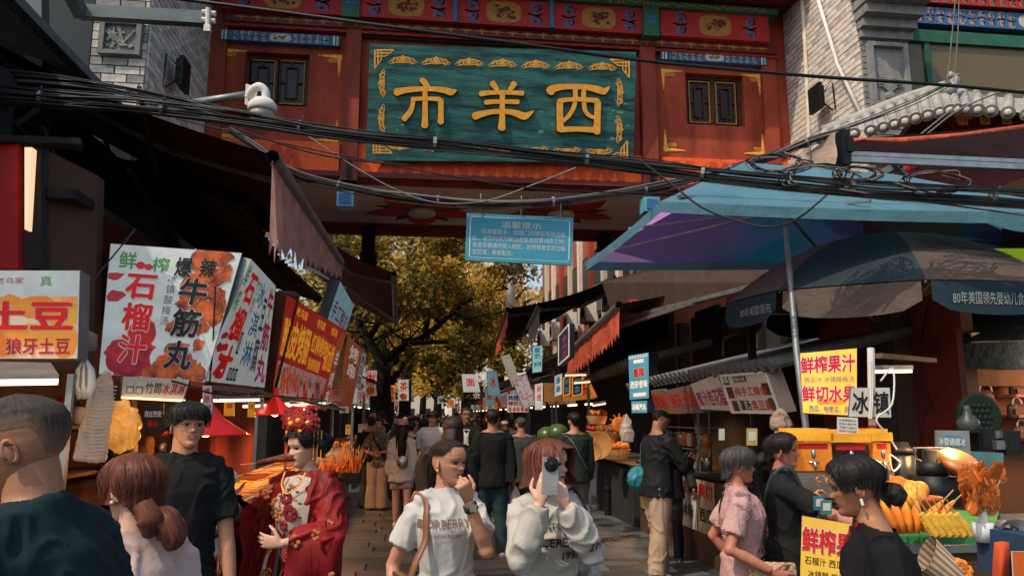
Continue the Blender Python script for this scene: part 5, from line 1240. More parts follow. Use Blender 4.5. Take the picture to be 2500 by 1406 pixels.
# ================================================================ CABLES
def bundle(name, label, path, n, r, spread, seed, mats, sagj=.0, ties=0, endspread=1.0):
 rnd = random.Random(seed); c0 = Vector(path[len(path)//2]); t = thing(name, label, 'cable', tuple(c0))
 for k in range(n):
  o = Vector((0, rnd.uniform(-1,1)*spread, rnd.uniform(-1,1)*spread)); pts = []
  for i, p in enumerate(path):
   f = 1 + (endspread-1)*abs(i/(len(path)-1)-.5)*2
   pts.append(Vector(p) + o*f + Vector((0, rnd.uniform(-.35,.35)*spread, rnd.uniform(-.4,.4)*spread)))
  b = MB(); b.tube(cable(pts, 0, 7), r*rnd.uniform(.6,1.25), 5, cap=False); b.build('cable', mats[rnd.randrange(len(mats))], t, smooth=True)
 for i in range(ties):
  f = (i+.7)/(ties+.4)*(len(path)-1); a = Vector(path[int(f)]).lerp(Vector(path[int(f)+1]), f%1); d = (Vector(path[int(f)+1])-Vector(path[int(f)])).normalized()
  b = MB(); b.tube([a-d*.012, a+d*.012], spread*1.25, 10); b.tube([a, a+Vector((.02,-.05,.06))], .005, 4); b.build('cable_tie', M['galv'], t)
 return t
cb = [M['black'], M['black'], mat('grey_cable',(.05,.05,.048),.5,var=.2), M['black']]
cg = [mat('grey_cable',(.05,.05,.048),.5), mat('dusty_cable',(.17,.145,.125),.7,var=.3), M['black']]
pathA = [P(x,y,Y) for x,y,Y in ((-120,222,5.2),(120,240,5.2),(340,258,5.2),(600,290,5.1),(850,328,5.0),(1100,354,5.0),(1400,388,5.0),(1600,410,5.0),(1850,440,4.8),(2150,464,4.6),(2400,478,4.5),(2700,500,4.4))]
bundle('cable_bundle', 'thick black cable bundle sagging across the plaque from left to right', pathA, 19, .0075, .036, 1, cb, ties=8, endspread=2.0)
bundle('cable_bundle', 'loose black cables fanning out at the left above the awning', [P(x,y,5.4) for x,y in ((-120,180),(100,196),(260,215),(420,250),(600,292))], 7, .007, .035, 2, cb, endspread=1.5)
pathB = [P(x,y,7.1) for x,y in ((560,320),(640,372),(720,425),(860,462),(1000,484),(1180,498),(1350,492),(1500,476),(1620,455),(1750,425),(1880,385),(1980,345),(2070,322))]
bundle('cable_bundle', 'sagging dusty grey cable bundle carrying the blue notice', pathB, 15, .008, .04, 3, cg, ties=7, endspread=1.2)
bundle('cable_bundle', 'pair of cables climbing over the small tile roof on the right', [P(x,y,7.6) for x,y in ((1800,425),(1950,355),(2100,300),(2220,255),(2320,205))], 4, .008, .03, 4, cg)
def wire(label, pts, r, m, jit=0):
 b = MB(); b.tube(cable([P(*p) for p in pts], 0, 9, jit=jit), r, 6, cap=False); return tag(b.build('overhead_cable', m, smooth=True), label, 'cable')
wire('single thick black cable crossing the top of the plaque', [(360,-12,5.2),(700,32,5.1),(950,66,5.0),(1300,112,5.0),(1600,152,5.0),(2000,188,4.9),(2300,208,4.8),(2600,236,4.8)], .014, M['black'])
wire('thin cable crossing low over the orange band', [(430,290,6),(700,352,6),(1000,412,6),(1300,460,6),(1600,472,6),(1900,476,6),(2150,470,6),(2550,520,6)], .006, M['black'])
wire('thin cable from the street lamp down to the notice', [(730,318,6.4),(850,398,6.4),(960,460,6.4),(1060,494,6.4),(1180,492,6.4),(1300,452,6.4),(1405,410,6.4)], .006, M['galv'])
wire('loose loop of wire hanging over the blue umbrella', [(1560,390,4.9),(1640,450,4.9),(1720,510,4.9),(1830,548,4.9),(1900,552,4.9),(1960,525,4.9),(2030,465,4.9)], .008, mat('grey_cable',(.05,.05,.048),.5))
wire('pale wire crossing right over the blue umbrella end', [(2050,462,4.6),(2200,485,4.6),(2350,505,4.6),(2550,532,4.6)], .007, mat('dusty_cable',(.17,.145,.125),.7))
wire('pale wire dropping from the corner ornament across the tile roof', [(2560,222,7),(2450,225,7),(2340,270,7),(2260,330,7),(2218,355,7),(2240,335,7),(2330,262,7)], .009, mat('dusty_cable',(.17,.145,.125),.7))
wire('left of two thin wires dropping to the roof corner', [(2334,-20,8.3),(2324,90,8.3),(2312,205,8.3)], .007, mat('dusty_cable',(.17,.145,.125),.7))
wire('right of two thin wires dropping to the roof corner', [(2342,-20,8.3),(2338,90,8.3),(2328,200,8.3)], .007, mat('dusty_cable',(.17,.145,.125),.7))
wire('dark cable along the lower edge of the left brick tower', [(-50,160,6),(150,200,6),(400,250,6),(620,330,6),(800,382,6),(1000,404,6)], .007, M['black'])
wire('thin wire in front of the far tree', [(1050,776,16),(1120,778,16),(1235,760,16)], .014, M['black'])
wire('thin wire sagging over the left stalls', [(280,918,5.4),(420,930,5.0),(520,960,5.0),(650,965,6.0),(780,975,8.0)], .006, M['black'])
rr = random.Random(12)
for (cx,cy,Rk,lab,Y) in ((2090,425,36,'coil of pale wire tangled on the bundle above the blue umbrella',4.7),(2000,432,60,'messy loops of thin wire lying on the blue umbrella',4.75),(2280,445,55,'nest of wire loops over the right end of the blue umbrella',4.6),(1900,400,46,'tangle of wire beside the dust sheet',5.6)):
 t = thing('wire_tangle', lab, 'cable', tuple(P(cx,cy,Y)))
 for k in range(6):
  a0 = rr.uniform(0,6); pts = [P(cx+Rk*rr.uniform(.6,1.3)*math.cos(a0+q*.8)*(1.5), cy+Rk*.5*rr.uniform(.6,1.2)*math.sin(a0+q*.8), Y+rr.uniform(-.1,.1)) for q in range(8)]
  b = MB(); b.tube(cable(pts, 0, 6), .006, 5); b.build('wire', cg[k%3], t, smooth=True)
# ================================================================ FAR STALLS BOTH SIDES
SC = [('maroon2','gwhite'),('blackcanvas','gorange'),('salmon','gaqua'),('tan','gred'),('blackcanvas','gwhite')]
words = '面茶饼糕肉串奶冰鱼粉'
nm = ('first','second','third','fourth','fifth','sixth','seventh','eighth','ninth')
for side in (-1, 1):
 n = 0; y = 17.2 if side < 0 else 14.0
 while y < 62:
  xf = -1.4 if side < 0 else 3.2; xb = xf + side*1.6; L = 3.4 + (y*.37 % 1)*.8; cm, sm = SC[(n*2 + (side > 0)) % 5]
  t = thing('market_stall', '%s food stall beyond the gate along the %s kerb' % (nm[min(n,8)], 'left' if side < 0 else 'right') if n < 9 else 'tiny food stall at the end of the %s kerb, number %s from it' % ('left' if side<0 else 'right', ('one','two','three','four','five')[min(4,n-9)]), 'stall', (xf, y, 0), 'far food stalls lining the street')
  b = MB(); b.box(((xf+xb)/2, y+L/2, .45), (abs(xb-xf)*.5, L, .9)); b.build('counter', (M['wsign'], M['redpaint'], M['brownwall'])[n%3], t)
  zc = 2.75 + .3*((n*7)%3)/2
  p = [(xf-side*.5, y, zc-.35), (xf-side*.5, y+L, zc-.35), (xb, y+L, zc+.35), (xb, y, zc+.35)]
  b = MB(); b.add(p, [(0,1,2,3)]); b.add([(a_,b_,c_-.02) for a_,b_,c_ in p],[(3,2,1,0)]); b.build('canopy', M[cm], t)
  b = MB(); k = 14
  for i in range(k):
   y0_, y1_ = y+L*i/k, y+L*(i+1)/k; b.add([(p[0][0],y0_,zc-.35),(p[0][0],y1_,zc-.35),(p[0][0],y1_,zc-.5),(p[0][0],(y0_+y1_)/2,zc-.58),(p[0][0],y0_,zc-.5)],[(0,1,2,3,4)])
  b.build('valance', M[cm], t)
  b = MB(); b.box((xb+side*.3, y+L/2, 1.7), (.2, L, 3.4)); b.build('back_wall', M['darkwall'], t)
  q = Patch((xf-side*.12, y, 2.42), (xf-side*.12, y+L*.9, 2.42), (xf+side*.1, y+L*.9, 1.95), (xf+side*.1, y, 1.95)) if side < 0 else Patch((xf-side*.12, y+L*.9, 2.42), (xf-side*.12, y, 2.42), (xf+side*.1, y, 1.95), (xf+side*.1, y+L*.9, 1.95))
  b = MB(); rect(q, b, 0,0,1,1,.0); f=[q(0,1,-.06),q(1,1,-.06),q(1,0,-.06),q(0,0,-.06)]; b.add(f,[(3,2,1,0)]); sg = b.build('sign', M[sm], t)
  if y < 40: txt(q, sg, ''.join(words[(n*3+i) % 10] for i in range(4)), (.05,.15,.95,.85), M['tred'] if sm != 'gred' else M['twhite'], bold=.03)
  q = Patch((xf-side*.1, y-.02, 2.5), (xf+side*.55, y-.02, 2.5), (xf+side*.55, y-.02, 1.9), (xf-side*.1, y-.02, 1.9)) if side > 0 else Patch((xf-.55, y-.02, 2.5), (xf+.1, y-.02, 2.5), (xf+.1, y-.02, 1.9), (xf-.55, y-.02, 1.9))
  if n or side < 0:
   b = MB(); rect(q, b, 0,0,1,1,0); f=[q(0,1,-.06),q(1,1,-.06),q(1,0,-.06),q(0,0,-.06)]; b.add(f,[(3,2,1,0)]); sg = b.build('end_sign', M[('gwhite','gskew','gaqua','gred','gpic')[n%5]], t)
   if y < 40: vtxt(q, sg, words[n%10]+words[(n+3)%10], (.25,.08,.75,.92), M['tblack'], bold=.03)
  rr = random.Random(n+side*50); b = MB()
  for i in range(int(L*5)):
   b.ell((xf+side*rr.uniform(0,.5), y+rr.random()*L, .93+rr.random()*.08), (.09,.1,.08), 7, 5)
  b.build('food_pile', (mat('orange_food',(.62,.17,.025),.5,var=.5,scale=14), mat('brown_food',(.28,.09,.03),.5,var=.5,scale=14), mat('red_food',(.5,.05,.02),.5,var=.5,scale=14))[n%3], t, kind='stuff')
  b = MB();
  for i in range(2): b.tube([(xf+side*.2, y+L*(i+.2)/2, 1.86), (xf+side*.2, y+L*(i+.7)/2, 1.86)], .02, 6)
  b.build('tube_lamp', M['gtube'], t)
  b = MB(); [b.box((xf, y+k_*L, zc/2), (.05,.05,zc)) for k_ in (.02,.98)]; b.build('posts', M['galv'], t)
  n += 1; y += L + .35
# ================================================================ PEOPLE
SKIN = {k: mat('skin_'+k, c, .5, var=.10, scale=14, bump=.08, spec=.35) for k, c in
  dict(warm=(.46,.22,.13), pale=(.58,.34,.24), tan=(.34,.155,.085), ruddy=(.44,.17,.10)).items()}
for m_ in SKIN.values():
 bs = m_.node_tree.nodes['Principled BSDF']; bs.inputs['Subsurface Weight'].default_value = .08; bs.inputs['Subsurface Radius'].default_value = (.02,.008,.004)
LIP = mat('lips', (.34,.06,.05), .4, var=0); LIPR = mat('painted_lips', (.34,.012,.02), .35, var=0); BROW = mat('brow_hair', (.02,.014,.010), .7, var=0)
SCL = mat('eye_white', (.34,.30,.28), .3, var=0); IRI = mat('iris', (.012,.007,.005), .15, var=0); NAIL = mat('pale_nail', (.75,.55,.50), .25, var=0)
def hairmat(name, c, c2):
 m = bpy.data.materials.new(name); m.use_nodes = True; nt = m.node_tree; N = nt.nodes; L = nt.links; b = N['Principled BSDF']
 tc = N.new('ShaderNodeTexCoord'); mp = N.new('ShaderNodeMapping'); mp.inputs['Scale'].default_value = (160, 2.5, 1); nz = N.new('ShaderNodeTexNoise'); nz.inputs['Scale'].default_value = 1; nz.inputs['Detail'].default_value = 3
 rp = N.new('ShaderNodeValToRGB'); rp.color_ramp.elements[0].position = .35; rp.color_ramp.elements[1].position = .7; rp.color_ramp.elements[0].color = c + (1,); rp.color_ramp.elements[1].color = c2 + (1,)
 bp = N.new('ShaderNodeBump'); bp.inputs['Strength'].default_value = .6; bp.inputs['Distance'].default_value = .004
 L.new(tc.outputs['UV'], mp.inputs[0]); L.new(mp.outputs[0], nz.inputs['Vector']); L.new(nz.outputs[0], rp.inputs[0]); L.new(rp.outputs[0], b.inputs['Base Color']); L.new(nz.outputs[0], bp.inputs['Height']); L.new(bp.outputs[0], b.inputs['Normal'])
 b.inputs['Roughness'].default_value = .5; b.inputs['Specular IOR Level'].default_value = .22; return m
HAIR = dict(black=hairmat('black_hair', (.006,.005,.005), (.022,.018,.016)), brown=hairmat('dark_brown_hair', (.012,.007,.005), (.06,.032,.02)),
   red=hairmat('reddish_brown_hair', (.05,.013,.008), (.20,.065,.035)), grey=hairmat('greying_hair', (.012,.011,.010), (.10,.09,.085)), stub=hairmat('cropped_stubble', (.03,.025,.021), (.075,.062,.052)))
nt = HAIR['stub'].node_tree; N_ = nt.nodes; bs = N_['Principled BSDF']; sx_ = N_.new('ShaderNodeSeparateXYZ'); tc_ = N_.new('ShaderNodeTexCoord'); r_ = N_.new('ShaderNodeValToRGB'); mx_ = N_.new('ShaderNodeMix'); mx_.data_type = 'RGBA'
nt.links.new(tc_.outputs['UV'], sx_.inputs[0]); nt.links.new(sx_.outputs[1], r_.inputs[0]); r_.color_ramp.elements[0].position = .5; r_.color_ramp.elements[1].position = 1.0; nt.links.new(r_.outputs[0], mx_.inputs[0])
nt.links.new(bs.inputs[0].links[0].from_socket, mx_.inputs[6]); mx_.inputs[7].default_value = (.22,.12,.08,1); nt.links.new(mx_.outputs[2], bs.inputs[0]); bs.inputs['Roughness'].default_value = .9
def cloth(name, c, var=.18, **k): k.setdefault('scale', 5); k.setdefault('bump', .18); return mat(name, c, k.pop('rough', .92), var=var, spec=k.pop('spec', .12), **k)
_pz = np.array([0,.04,.10,.17,.22,.27,.31,.36,.42,.50,.56,.62,.72,.82,.90,.96,1.0])
_pf = np.array([.055,.078,.083,.080,.082,.083,.084,.083,.084,.082,.087,.091,.090,.080,.060,.036,.0])
_pb = np.array([-.02,-.01,.0,.025,.045,.06,.07,.08,.09,.10,.105,.107,.106,.095,.072,.043,.0])
_pw = np.array([.018,.030,.041,.050,.055,.060,.063,.067,.070,.073,.074,.076,.077,.071,.056,.035,.0])
HH = .225
def hp(z, t): return np.interp(z, _pz, t)
def head_y(x, z, fem=1):
 """front surface of the face at x (m), z (0 chin .. 1 crown)"""
 w, f = hp(z, _pw), hp(z, _pf); n = 2.3
 y = f*np.maximum(0, 1-np.abs(x/np.maximum(w,1e-5))**n)**(1/n)
 g = lambda cx, cz, sx, sz: np.exp(-((x-cx)/sx)**2 - ((z-cz)/sz)**2)
 y = y + .018*g(0,.385,.010,.050) + .007*g(0,.46,.009,.07) + .006*(g(.012,.37,.008,.03)+g(-.012,.37,.008,.03))
 y = y - .010*(g(.031,.51,.016,.05)+g(-.031,.51,.016,.05)) + .004*(g(.044,.42,.02,.06)+g(-.044,.42,.02,.06)) + .004*(g(.03,.60,.025,.03)+g(-.03,.60,.025,.03))
 y = y + .0055*g(0,.275,.020,.016) + .006*g(0,.225,.017,.018) - .004*g(0,.25,.024,.008) - .004*g(0,.19,.02,.02) + .004*g(0,.10,.018,.05) - .003*g(0,.32,.006,.03)
 return y
def head_mesh(M4, fem=0, skin=0, nu=44, nv=44, mouth=0, eyes=True, gaze=0, brow=.6):
 """returns list of (verts, faces, material index): 0 skin 1 lips 2 brow/lash 3 eye white 4 iris"""
 V = []; out = []
 zs = np.concatenate([np.linspace(0,.66,int(nv*.74)), np.linspace(.67,1,nv-int(nv*.74))]); a = np.linspace(0, 2*np.pi, nu, endpoint=False)
 a = a - .45*np.sin(2*a)*.5                                # crowd the columns towards the face
 for z in zs:
  w, f, bk = hp(z,_pw), hp(z,_pf), hp(z,_pb)
  x = w*np.sign(np.sin(a))*np.abs(np.sin(a))**(2/2.3); c = np.cos(a)
  yf = head_y(x*.999, z); yb = -bk*np.abs(c)**.9
  y = np.where(c > 0, yf, yb); x = x*(1-.10*fem*max(0, 1-z/.42)**.8)
  V += list(zip(x, y, np.full(nu, z*HH)))
 F = [(i*nu+j, i*nu+(j+1)%nu, (i+1)*nu+(j+1)%nu, (i+1)*nu+j) for i in range(nv-1) for j in range(nu)]
 F.append(tuple(range(nu))[::-1])
 out.append(([M4 @ Vector(v) for v in V], F, 0))
 for s in (-1, 1):                                      # ears
  b = MB(); E = Matrix.Translation((s*.077,-.008,.43*HH)) @ Matrix.Rotation(s*R(-18),4,'Z') @ Matrix.Rotation(R(-12),4,'X')
  b.tube([E @ Vector((0,.009*math.cos(t)*1.3-.002, .025*math.sin(t)+.002)) for t in [k*math.pi/6 - .6 for k in range(11)]], .0055, 6); b.ell((0,0,0), (.006,.014,.026), 8, 6, M=E.to_3x3());
  o = len(b.v)-9*8
  for i in range(11*6, len(b.v)): b.v[i] = tuple(Vector(b.v[i]) + Vector((s*.077,-.006,.43*HH)))
  out.append(([M4 @ Vector(v) for v in b.v], b.f, 0))
 if not eyes: return out
 def patch(pts, off, mi, cen=None):
  P3 = [M4 @ Vector((x, float(head_y(np.float64(x), np.float64(z)))+off, z*HH)) for x, z in pts]
  if cen:
   c = M4 @ Vector((cen[0], float(head_y(np.float64(cen[0]), np.float64(cen[1])))+off+.0005, cen[1]*HH)); n = len(P3)
   out.append(([c]+P3, [(0, i+1, (i+1)%n+1) for i in range(n)], mi))
  else:
   n = len(P3)//2; out.append((P3, [(2*i, 2*i+1, 2*i+3, 2*i+2) for i in range(n-1)], mi))
 for s in (-1, 1):
  ex, ez = s*.031, .505
  alm = [(ex+.0152*math.cos(t), ez + (.031 if math.sin(t) > 0 else .021)*math.sin(t)*abs(math.sin(t))**.2) for t in [2*math.pi*k/14 for k in range(14)]]
  patch(alm, .0022, 3, (ex, ez))
  patch([(ex+gaze*.006+.0072*math.cos(t), ez+.002+.0275*math.sin(t)*.92) for t in [2*math.pi*k/12 for k in range(12)]], .0034, 4, (ex+gaze*.006, ez))
  lash = []
  for k in range(9):
   t = math.pi*k/8; x = ex+.0162*math.cos(t); z = ez+.031*math.sin(t); lash += [(x, z+.012), (x, z-.002)]
  patch(lash, .0045, 2)
  lid = []
  for k in range(9):
   t = math.pi*k/8; x = ex+.015*math.cos(t); z = ez-.016*math.sin(t); lid += [(x, z+.002), (x, z-.004)]
  patch(lid, .0038, 2)
  br = []
  for k in range(7):
   u = k/6; x = s*(.012+.036*u); z = .605+.028*math.sin(math.pi*(u*.75+.1)); h_ = .018*brow*(1-.6*u); br += [(x, z+h_), (x, z-h_)]
  patch(br, .0022, 2)
 up = []; lo = []; up2 = []
 for k in range(11):
  u = k/10*2-1; x = .024*u; tz = .262 + .034*(1-abs(u)**1.6) - .008*math.exp(-(u/.18)**2); up += [(x, tz), (x, .250-.0*u)]; lo += [(x, .248), (x, .248-.040*(1-u*u)**.7-mouth*.02)]
 patch(up, .0016, 1); patch(lo, .0018, 1)
 dk = []
 for k in range(9): u = k/8*2-1; dk += [(.021*u, .2535+mouth*.03*(1-u*u)), (.021*u, .2465-mouth*.05*(1-u*u))]
 patch(dk, .0030, 2)
 for s in (-1,1): patch([(s*.0075+.0035*math.cos(t), .345+.007*math.sin(t)) for t in [k*math.pi/3 for k in range(6)]], .0015, 2, (s*.0075, .345))
 return out
def grid_obj(name, grids, m, parent=None, mi=None):
 V, F, UV = [], [], []
 for G_, closed in grids:
  n, k = len(G_), len(G_[0]); o = len(V)
  for row in G_: V += [tuple(p) for p in row]
  kk = k if closed else k-1
  for i in range(n-1):
   for j in range(kk):
    j2 = (j+1) % k; F.append((o+i*k+j, o+i*k+j2, o+(i+1)*k+j2, o+(i+1)*k+j))
    UV += [(j/k, i/n), ((j+1)/k, i/n), ((j+1)/k, (i+1)/n), (j/k, (i+1)/n)]
 me = bpy.data.meshes.new(name); me.from_pydata(V, [], F); me.materials.append(m)
 uv = me.uv_layers.new(name='UVMap'); uv.data.foreach_set('uv', [c for p in UV for c in p])
 me.polygons.foreach_set('use_smooth', [True]*len(F)); return link(name, me, parent)
def ring_surface(a, z, off):
 """head ring point at azimuth a (0 = face), height z (fraction), pushed out by off"""
 w, f, bk = float(hp(z,_pw)), float(hp(z,_pf)), float(hp(z,_pb)); c, s_ = math.cos(a), math.sin(a)
 if z < .40 and off > .006: w = max(w, .066); bk = max(bk, .088)
 x = w*math.copysign(abs(s_)**(2/2.3), s_); y = (float(head_y(np.float64(min(.999, abs(x)/max(w,1e-5))*float(hp(z,_pw))), np.float64(max(z,.55)))) if c > 0 else -bk*abs(c)**.9); x += off*s_; y += off*c
 return Vector((x, y, z*HH))
def hair(style, M4, col, parent, seed=0, detail=1):
 rnd = random.Random(seed); G_ = []; A = 120 if detail > 1 else 48; T = 22 if detail > 1 else 12
 ST = {  # front end, side end, back end (fractions of the head), volume, flare at the end
     'short': (.80,.56,.20,.013,0), 'crop': (.86,.66,.36,.0025,0), 'fringe': (.62,.50,.18,.022,.0), 'bowl': (.70,.42,.10,.022,.004), 'pulled': (.87,.66,.18,.007,0),
     'bob': (.84,.06,-.02,.022,.040), 'long': (.84,-1.0,-1.7,.016,.0), 'bun': (.80,.45,.18,.018,0), 'updo': (.80,.50,.15,.026,0), 'wavy': (.80,.30,.05,.018,.0)}
 fe, se, be, vol, fl = ST[style]
 def endz(a):
  a = abs((a+math.pi) % (2*math.pi) - math.pi);
  if a < .55: e = fe + (se-fe)*0
  elif a < (1.5 if style == 'pulled' else 1.15): t = (a-.55)/(.95 if style == 'pulled' else .6); t = t*t*(3-2*t); e = fe+(se-fe)*t
  elif a < 1.9: e = se
  else: t = min(1,(a-1.9)/.7); t=t*t*(3-2*t); e = se+(be-se)*t
  return e
 g = []
 for i in range(T+1):
  t = i/T; row = []
  for j in range(A):
   a = 2*math.pi*j/A; e = endz(a) + (rnd.random()-.5)*(.03 if e_hair(style) else .004 if style == 'pulled' else .02)*(t**3)*(2.5 if fe < .75 else 1)
   z = 1 - (1-e)*t**.85 if t > 0 else 1.0
   rid = noise.noise(Vector((math.cos(a)*9, math.sin(a)*9, t*1.3+seed)))*.006 + noise.noise(Vector((math.cos(a)*30, math.sin(a)*30, t*1.6+seed)))*.0035
   v = vol*(.55+.45*math.sin(math.pi*min(1, t*1.15)**.7)) if t < .9 else vol*.6
   if z >= 0.999: p = Vector((0, -.008, HH + vol*.8))
   elif z > .0: p = ring_surface(a, min(.995, z), v + rid*(vol/.016) + fl*t*t); p.z += vol*(.8*z**6)
   else:
    p = ring_surface(a, .02, v + rid*(vol/.016)+fl*t*t); p.z = z*HH; p.x *= 1-.10*min(1,-z); p.y = p.y*(1-.05*min(1,-z)) - .03*min(1.5,-z)
    if style == 'long': p.y = min(p.y, -.05-.02*min(1,-z)) if abs(a-math.pi) < 1.2 else p.y
   row.append(M4 @ p)
  g.append(row)
 grids = [(g, True)]
 def rope(pts, rad, n=18, sd=0):
  pts = cable(pts, 0, 6) ; k = len(pts); rows = []
  prev = Vector((1,0,0))
  for i, p in enumerate(pts):
   t = (pts[min(k-1,i+1)]-pts[max(0,i-1)]).normalized(); prev = (prev - t*prev.dot(t)).normalized(); bb = t.cross(prev); u = i/(k-1); r = np.interp(u, np.linspace(0,1,len(rad)), rad)
   rows.append([M4 @ (p + (prev*math.cos(2*math.pi*q/n) + bb*math.sin(2*math.pi*q/n))*r*(1+.35*noise.noise(Vector((math.cos(2*math.pi*q/n)*3, math.sin(2*math.pi*q/n)*3, u*2+sd))))) for q in range(n)])
  return (rows, True)
 V_ = Vector
 if style == 'pulled': grids.append(rope([V_((0,-.10,.14)), V_((0,-.145,.15)), V_((0,-.175,.08)), V_((0,-.165,-.04)), V_((0,-.14,-.13)), V_((0,-.13,-.17))], [.018,.034,.045,.040,.026,.004], 24))
 if style == 'bun': grids.append(rope([V_((0,-.09,.05)), V_((0,-.125,.055)), V_((0,-.155,.05)), V_((0,-.18,.045))], [.015,.046,.044,.003], 20))
 if style == 'wavy': grids += [rope([V_((.02,-.10,.03)), V_((.02,-.14,-.01)), V_((.03,-.16,-.06)), V_((.03,-.13,-.10))], [.025,.048,.045,.008], 24), rope([V_((-.04,-.09,.06)), V_((-.03,-.12,.0)), V_((-.03,-.10,-.05))], [.03,.045,.01], 18, 3)]
 if style == 'long': grids.append(rope([V_((0,-.08,.10)), V_((0,-.11,-.02)), V_((0,-.12,-.18)), V_((0,-.12,-.34)), V_((0,-.11,-.44))], [(.07),.085,.085,.06,.01], 26))
 if style == 'updo':
  grids += [rope([V_((0,-.02,.20)), V_((0,-.03,.25)), V_((0,-.06,.29)), V_((0,-.10,.30))], [.05,.062,.05,.004], 20), rope([V_((-.085,-.02,.16)), V_((-.10,-.05,.12)), V_((-.085,-.06,.06))], [.01,.035,.008], 14), rope([V_((.085,-.02,.16)), V_((.10,-.05,.12)), V_((.085,-.06,.06))], [.01,.035,.008], 14, 2), rope([V_((0,-.09,.15)), V_((0,-.135,.12)), V_((0,-.12,.05))], [.04,.06,.02], 20, 5)]
 if detail > 1 and style not in ('crop',):            # loose strands
  for k in range(170 if detail > 2 else 70):
   a = rnd.uniform(0, 2*math.pi); e = endz(a)+rnd.uniform(-.05,.02); t0 = rnd.uniform(.0,.5); L_ = []
   if abs((a+math.pi)%(2*math.pi)-math.pi) < .5 and fe > .75: continue
   for i in range(6):
    z = 1-(1-e)*(t0+(1-t0)*i/5)**.85
    p = ring_surface(a+.05*math.sin(i+k), max(.02, min(.99, z)), vol*(.95)+.002+.006*(k%5==0)+fl*(i/5)**2); p.z = z*HH+vol*.8*max(0,z)**6; L_.append(p)
   rows = []; wv = V_((math.cos(a), -math.sin(a), 0))
   for i, p in enumerate(L_): w_ = .0019*(1-i/6.5); rows.append([M4 @ (p-wv*w_), M4 @ (p+V_((math.sin(a),math.cos(a),0))*.0015), M4 @ (p+wv*w_)])
   grids.append((rows, False))
 return grid_obj('hair', grids, col, parent)
def e_hair(s): return s in ('bob','long','wavy')
def remesh(b, vox, sm=4, name='m'):
 me = bpy.data.meshes.new(name); me.from_pydata(b.v, [], b.f); o = bpy.data.objects.new(name, me); COL.objects.link(o)
 md = o.modifiers.new('r', 'REMESH'); md.mode = 'VOXEL'; md.voxel_size = vox
 if sm: s2 = o.modifiers.new('s', 'SMOOTH'); s2.factor = .5; s2.iterations = sm
 dg = bpy.context.evaluated_depsgraph_get(); out = bpy.data.meshes.new_from_object(o.evaluated_get(dg)); bpy.data.objects.remove(o); bpy.data.meshes.remove(me)
 n = len(out.vertices); v = np.zeros(n*3); out.vertices.foreach_get('co', v); f = [tuple(p.vertices) for p in out.polygons]; nr = np.zeros(n*3); out.vertices.foreach_get('normal', nr)
 bpy.data.meshes.remove(out); return v.reshape(-1,3), f, nr.reshape(-1,3)
def wrinkle(v, nr, amp, seed, sx=12, sz=9):
 if not amp: return v
 amp *= .8
 o = v.copy()
 for i in range(len(v)):
  x, y, z = v[i]; q = Vector((x*sx + seed, y*sx, z*sz + x*3)); n1 = noise.noise(q + Vector((0,0,noise.noise(q*.5)*1.5))); n1 = (1-abs(n1)*2.4)
  n1 = max(0, n1); o[i] += nr[i]*amp*(n1*n1*1.3-.3)
 return o
def hand_mb(b, W, D, Nn, curl, side, s=1.0, spread=.12, thumb=.5, r=.0082, curls=None):
 """W wrist, D finger direction, Nn palm normal; side +1 if the thumb lies on D x Nn"""
 D = D.normalized(); Nn = (Nn - D*Nn.dot(D)).normalized(); T = D.cross(Nn).normalized()*side
 b.tube([W - D*.02*s, W + D*.015*s, W + D*.05*s, W + D*.085*s, W + D*.095*s], [(.014*s,.022*s),(.014*s,.027*s),(.0135*s,.036*s),(.012*s,.037*s),(.007*s,.033*s)], 12, up=Nn)
 L = (.072,.080,.075,.060); tips = []
 for k in range(4):
  off = T*(.028-.0185*k)*s; base = W + D*(.082-.004*abs(k-1.3))*s + off; c = (curls[k] if curls else curl)*(1+.06*k); d = (D + T*(spread*(1.5-k)*.35)).normalized(); pts = [base - d*.015*s, base]; ang = 0; p = base
  for q, fr in enumerate((.46,.30,.24)):
   ang += c*(.9 if q == 0 else 1.0); dd = d*math.cos(ang) + Nn*math.sin(ang); p = p + dd*L[k]*fr*s; pts.append(p)
  rr_ = r*(1 if k < 3 else .88)*s; b.tube(pts, [rr_*1.05, rr_*1.08, rr_, rr_*.92, rr_*.72], 8); b.ell(p, rr_*.78, 8, 6); tips.append((p, dd))
 tb = W + D*.022*s + T*.028*s; d0 = (D*.55 + T*.75 + Nn*.35*thumb).normalized(); d1 = (D*.85 + T*.25 + Nn*(.3+.7*thumb)).normalized()
 q1 = tb + d0*.040*s; q2 = q1 + d1*.032*s; q3 = q2 + (d1 + Nn*.3*thumb).normalized()*.024*s
 b.tube([tb - d0*.02*s, tb, q1, q2, q3], [r*1.5*s, r*1.6*s, r*1.2*s, r*1.05*s, r*.8*s], 8); b.ell(q3, r*.82*s, 8, 6)
 return tips
def ik(a, t, l1, l2, pole):
 d = t - a; L = min(d.length, (l1+l2)*.999); d.normalize(); t2 = a + d*L
 x = (l1*l1 - l2*l2 + L*L)/(2*L); h = math.sqrt(max(0, l1*l1 - x*x)); p = (pole - d*pole.dot(d)).normalized(); return a + d*x + p*h, t2
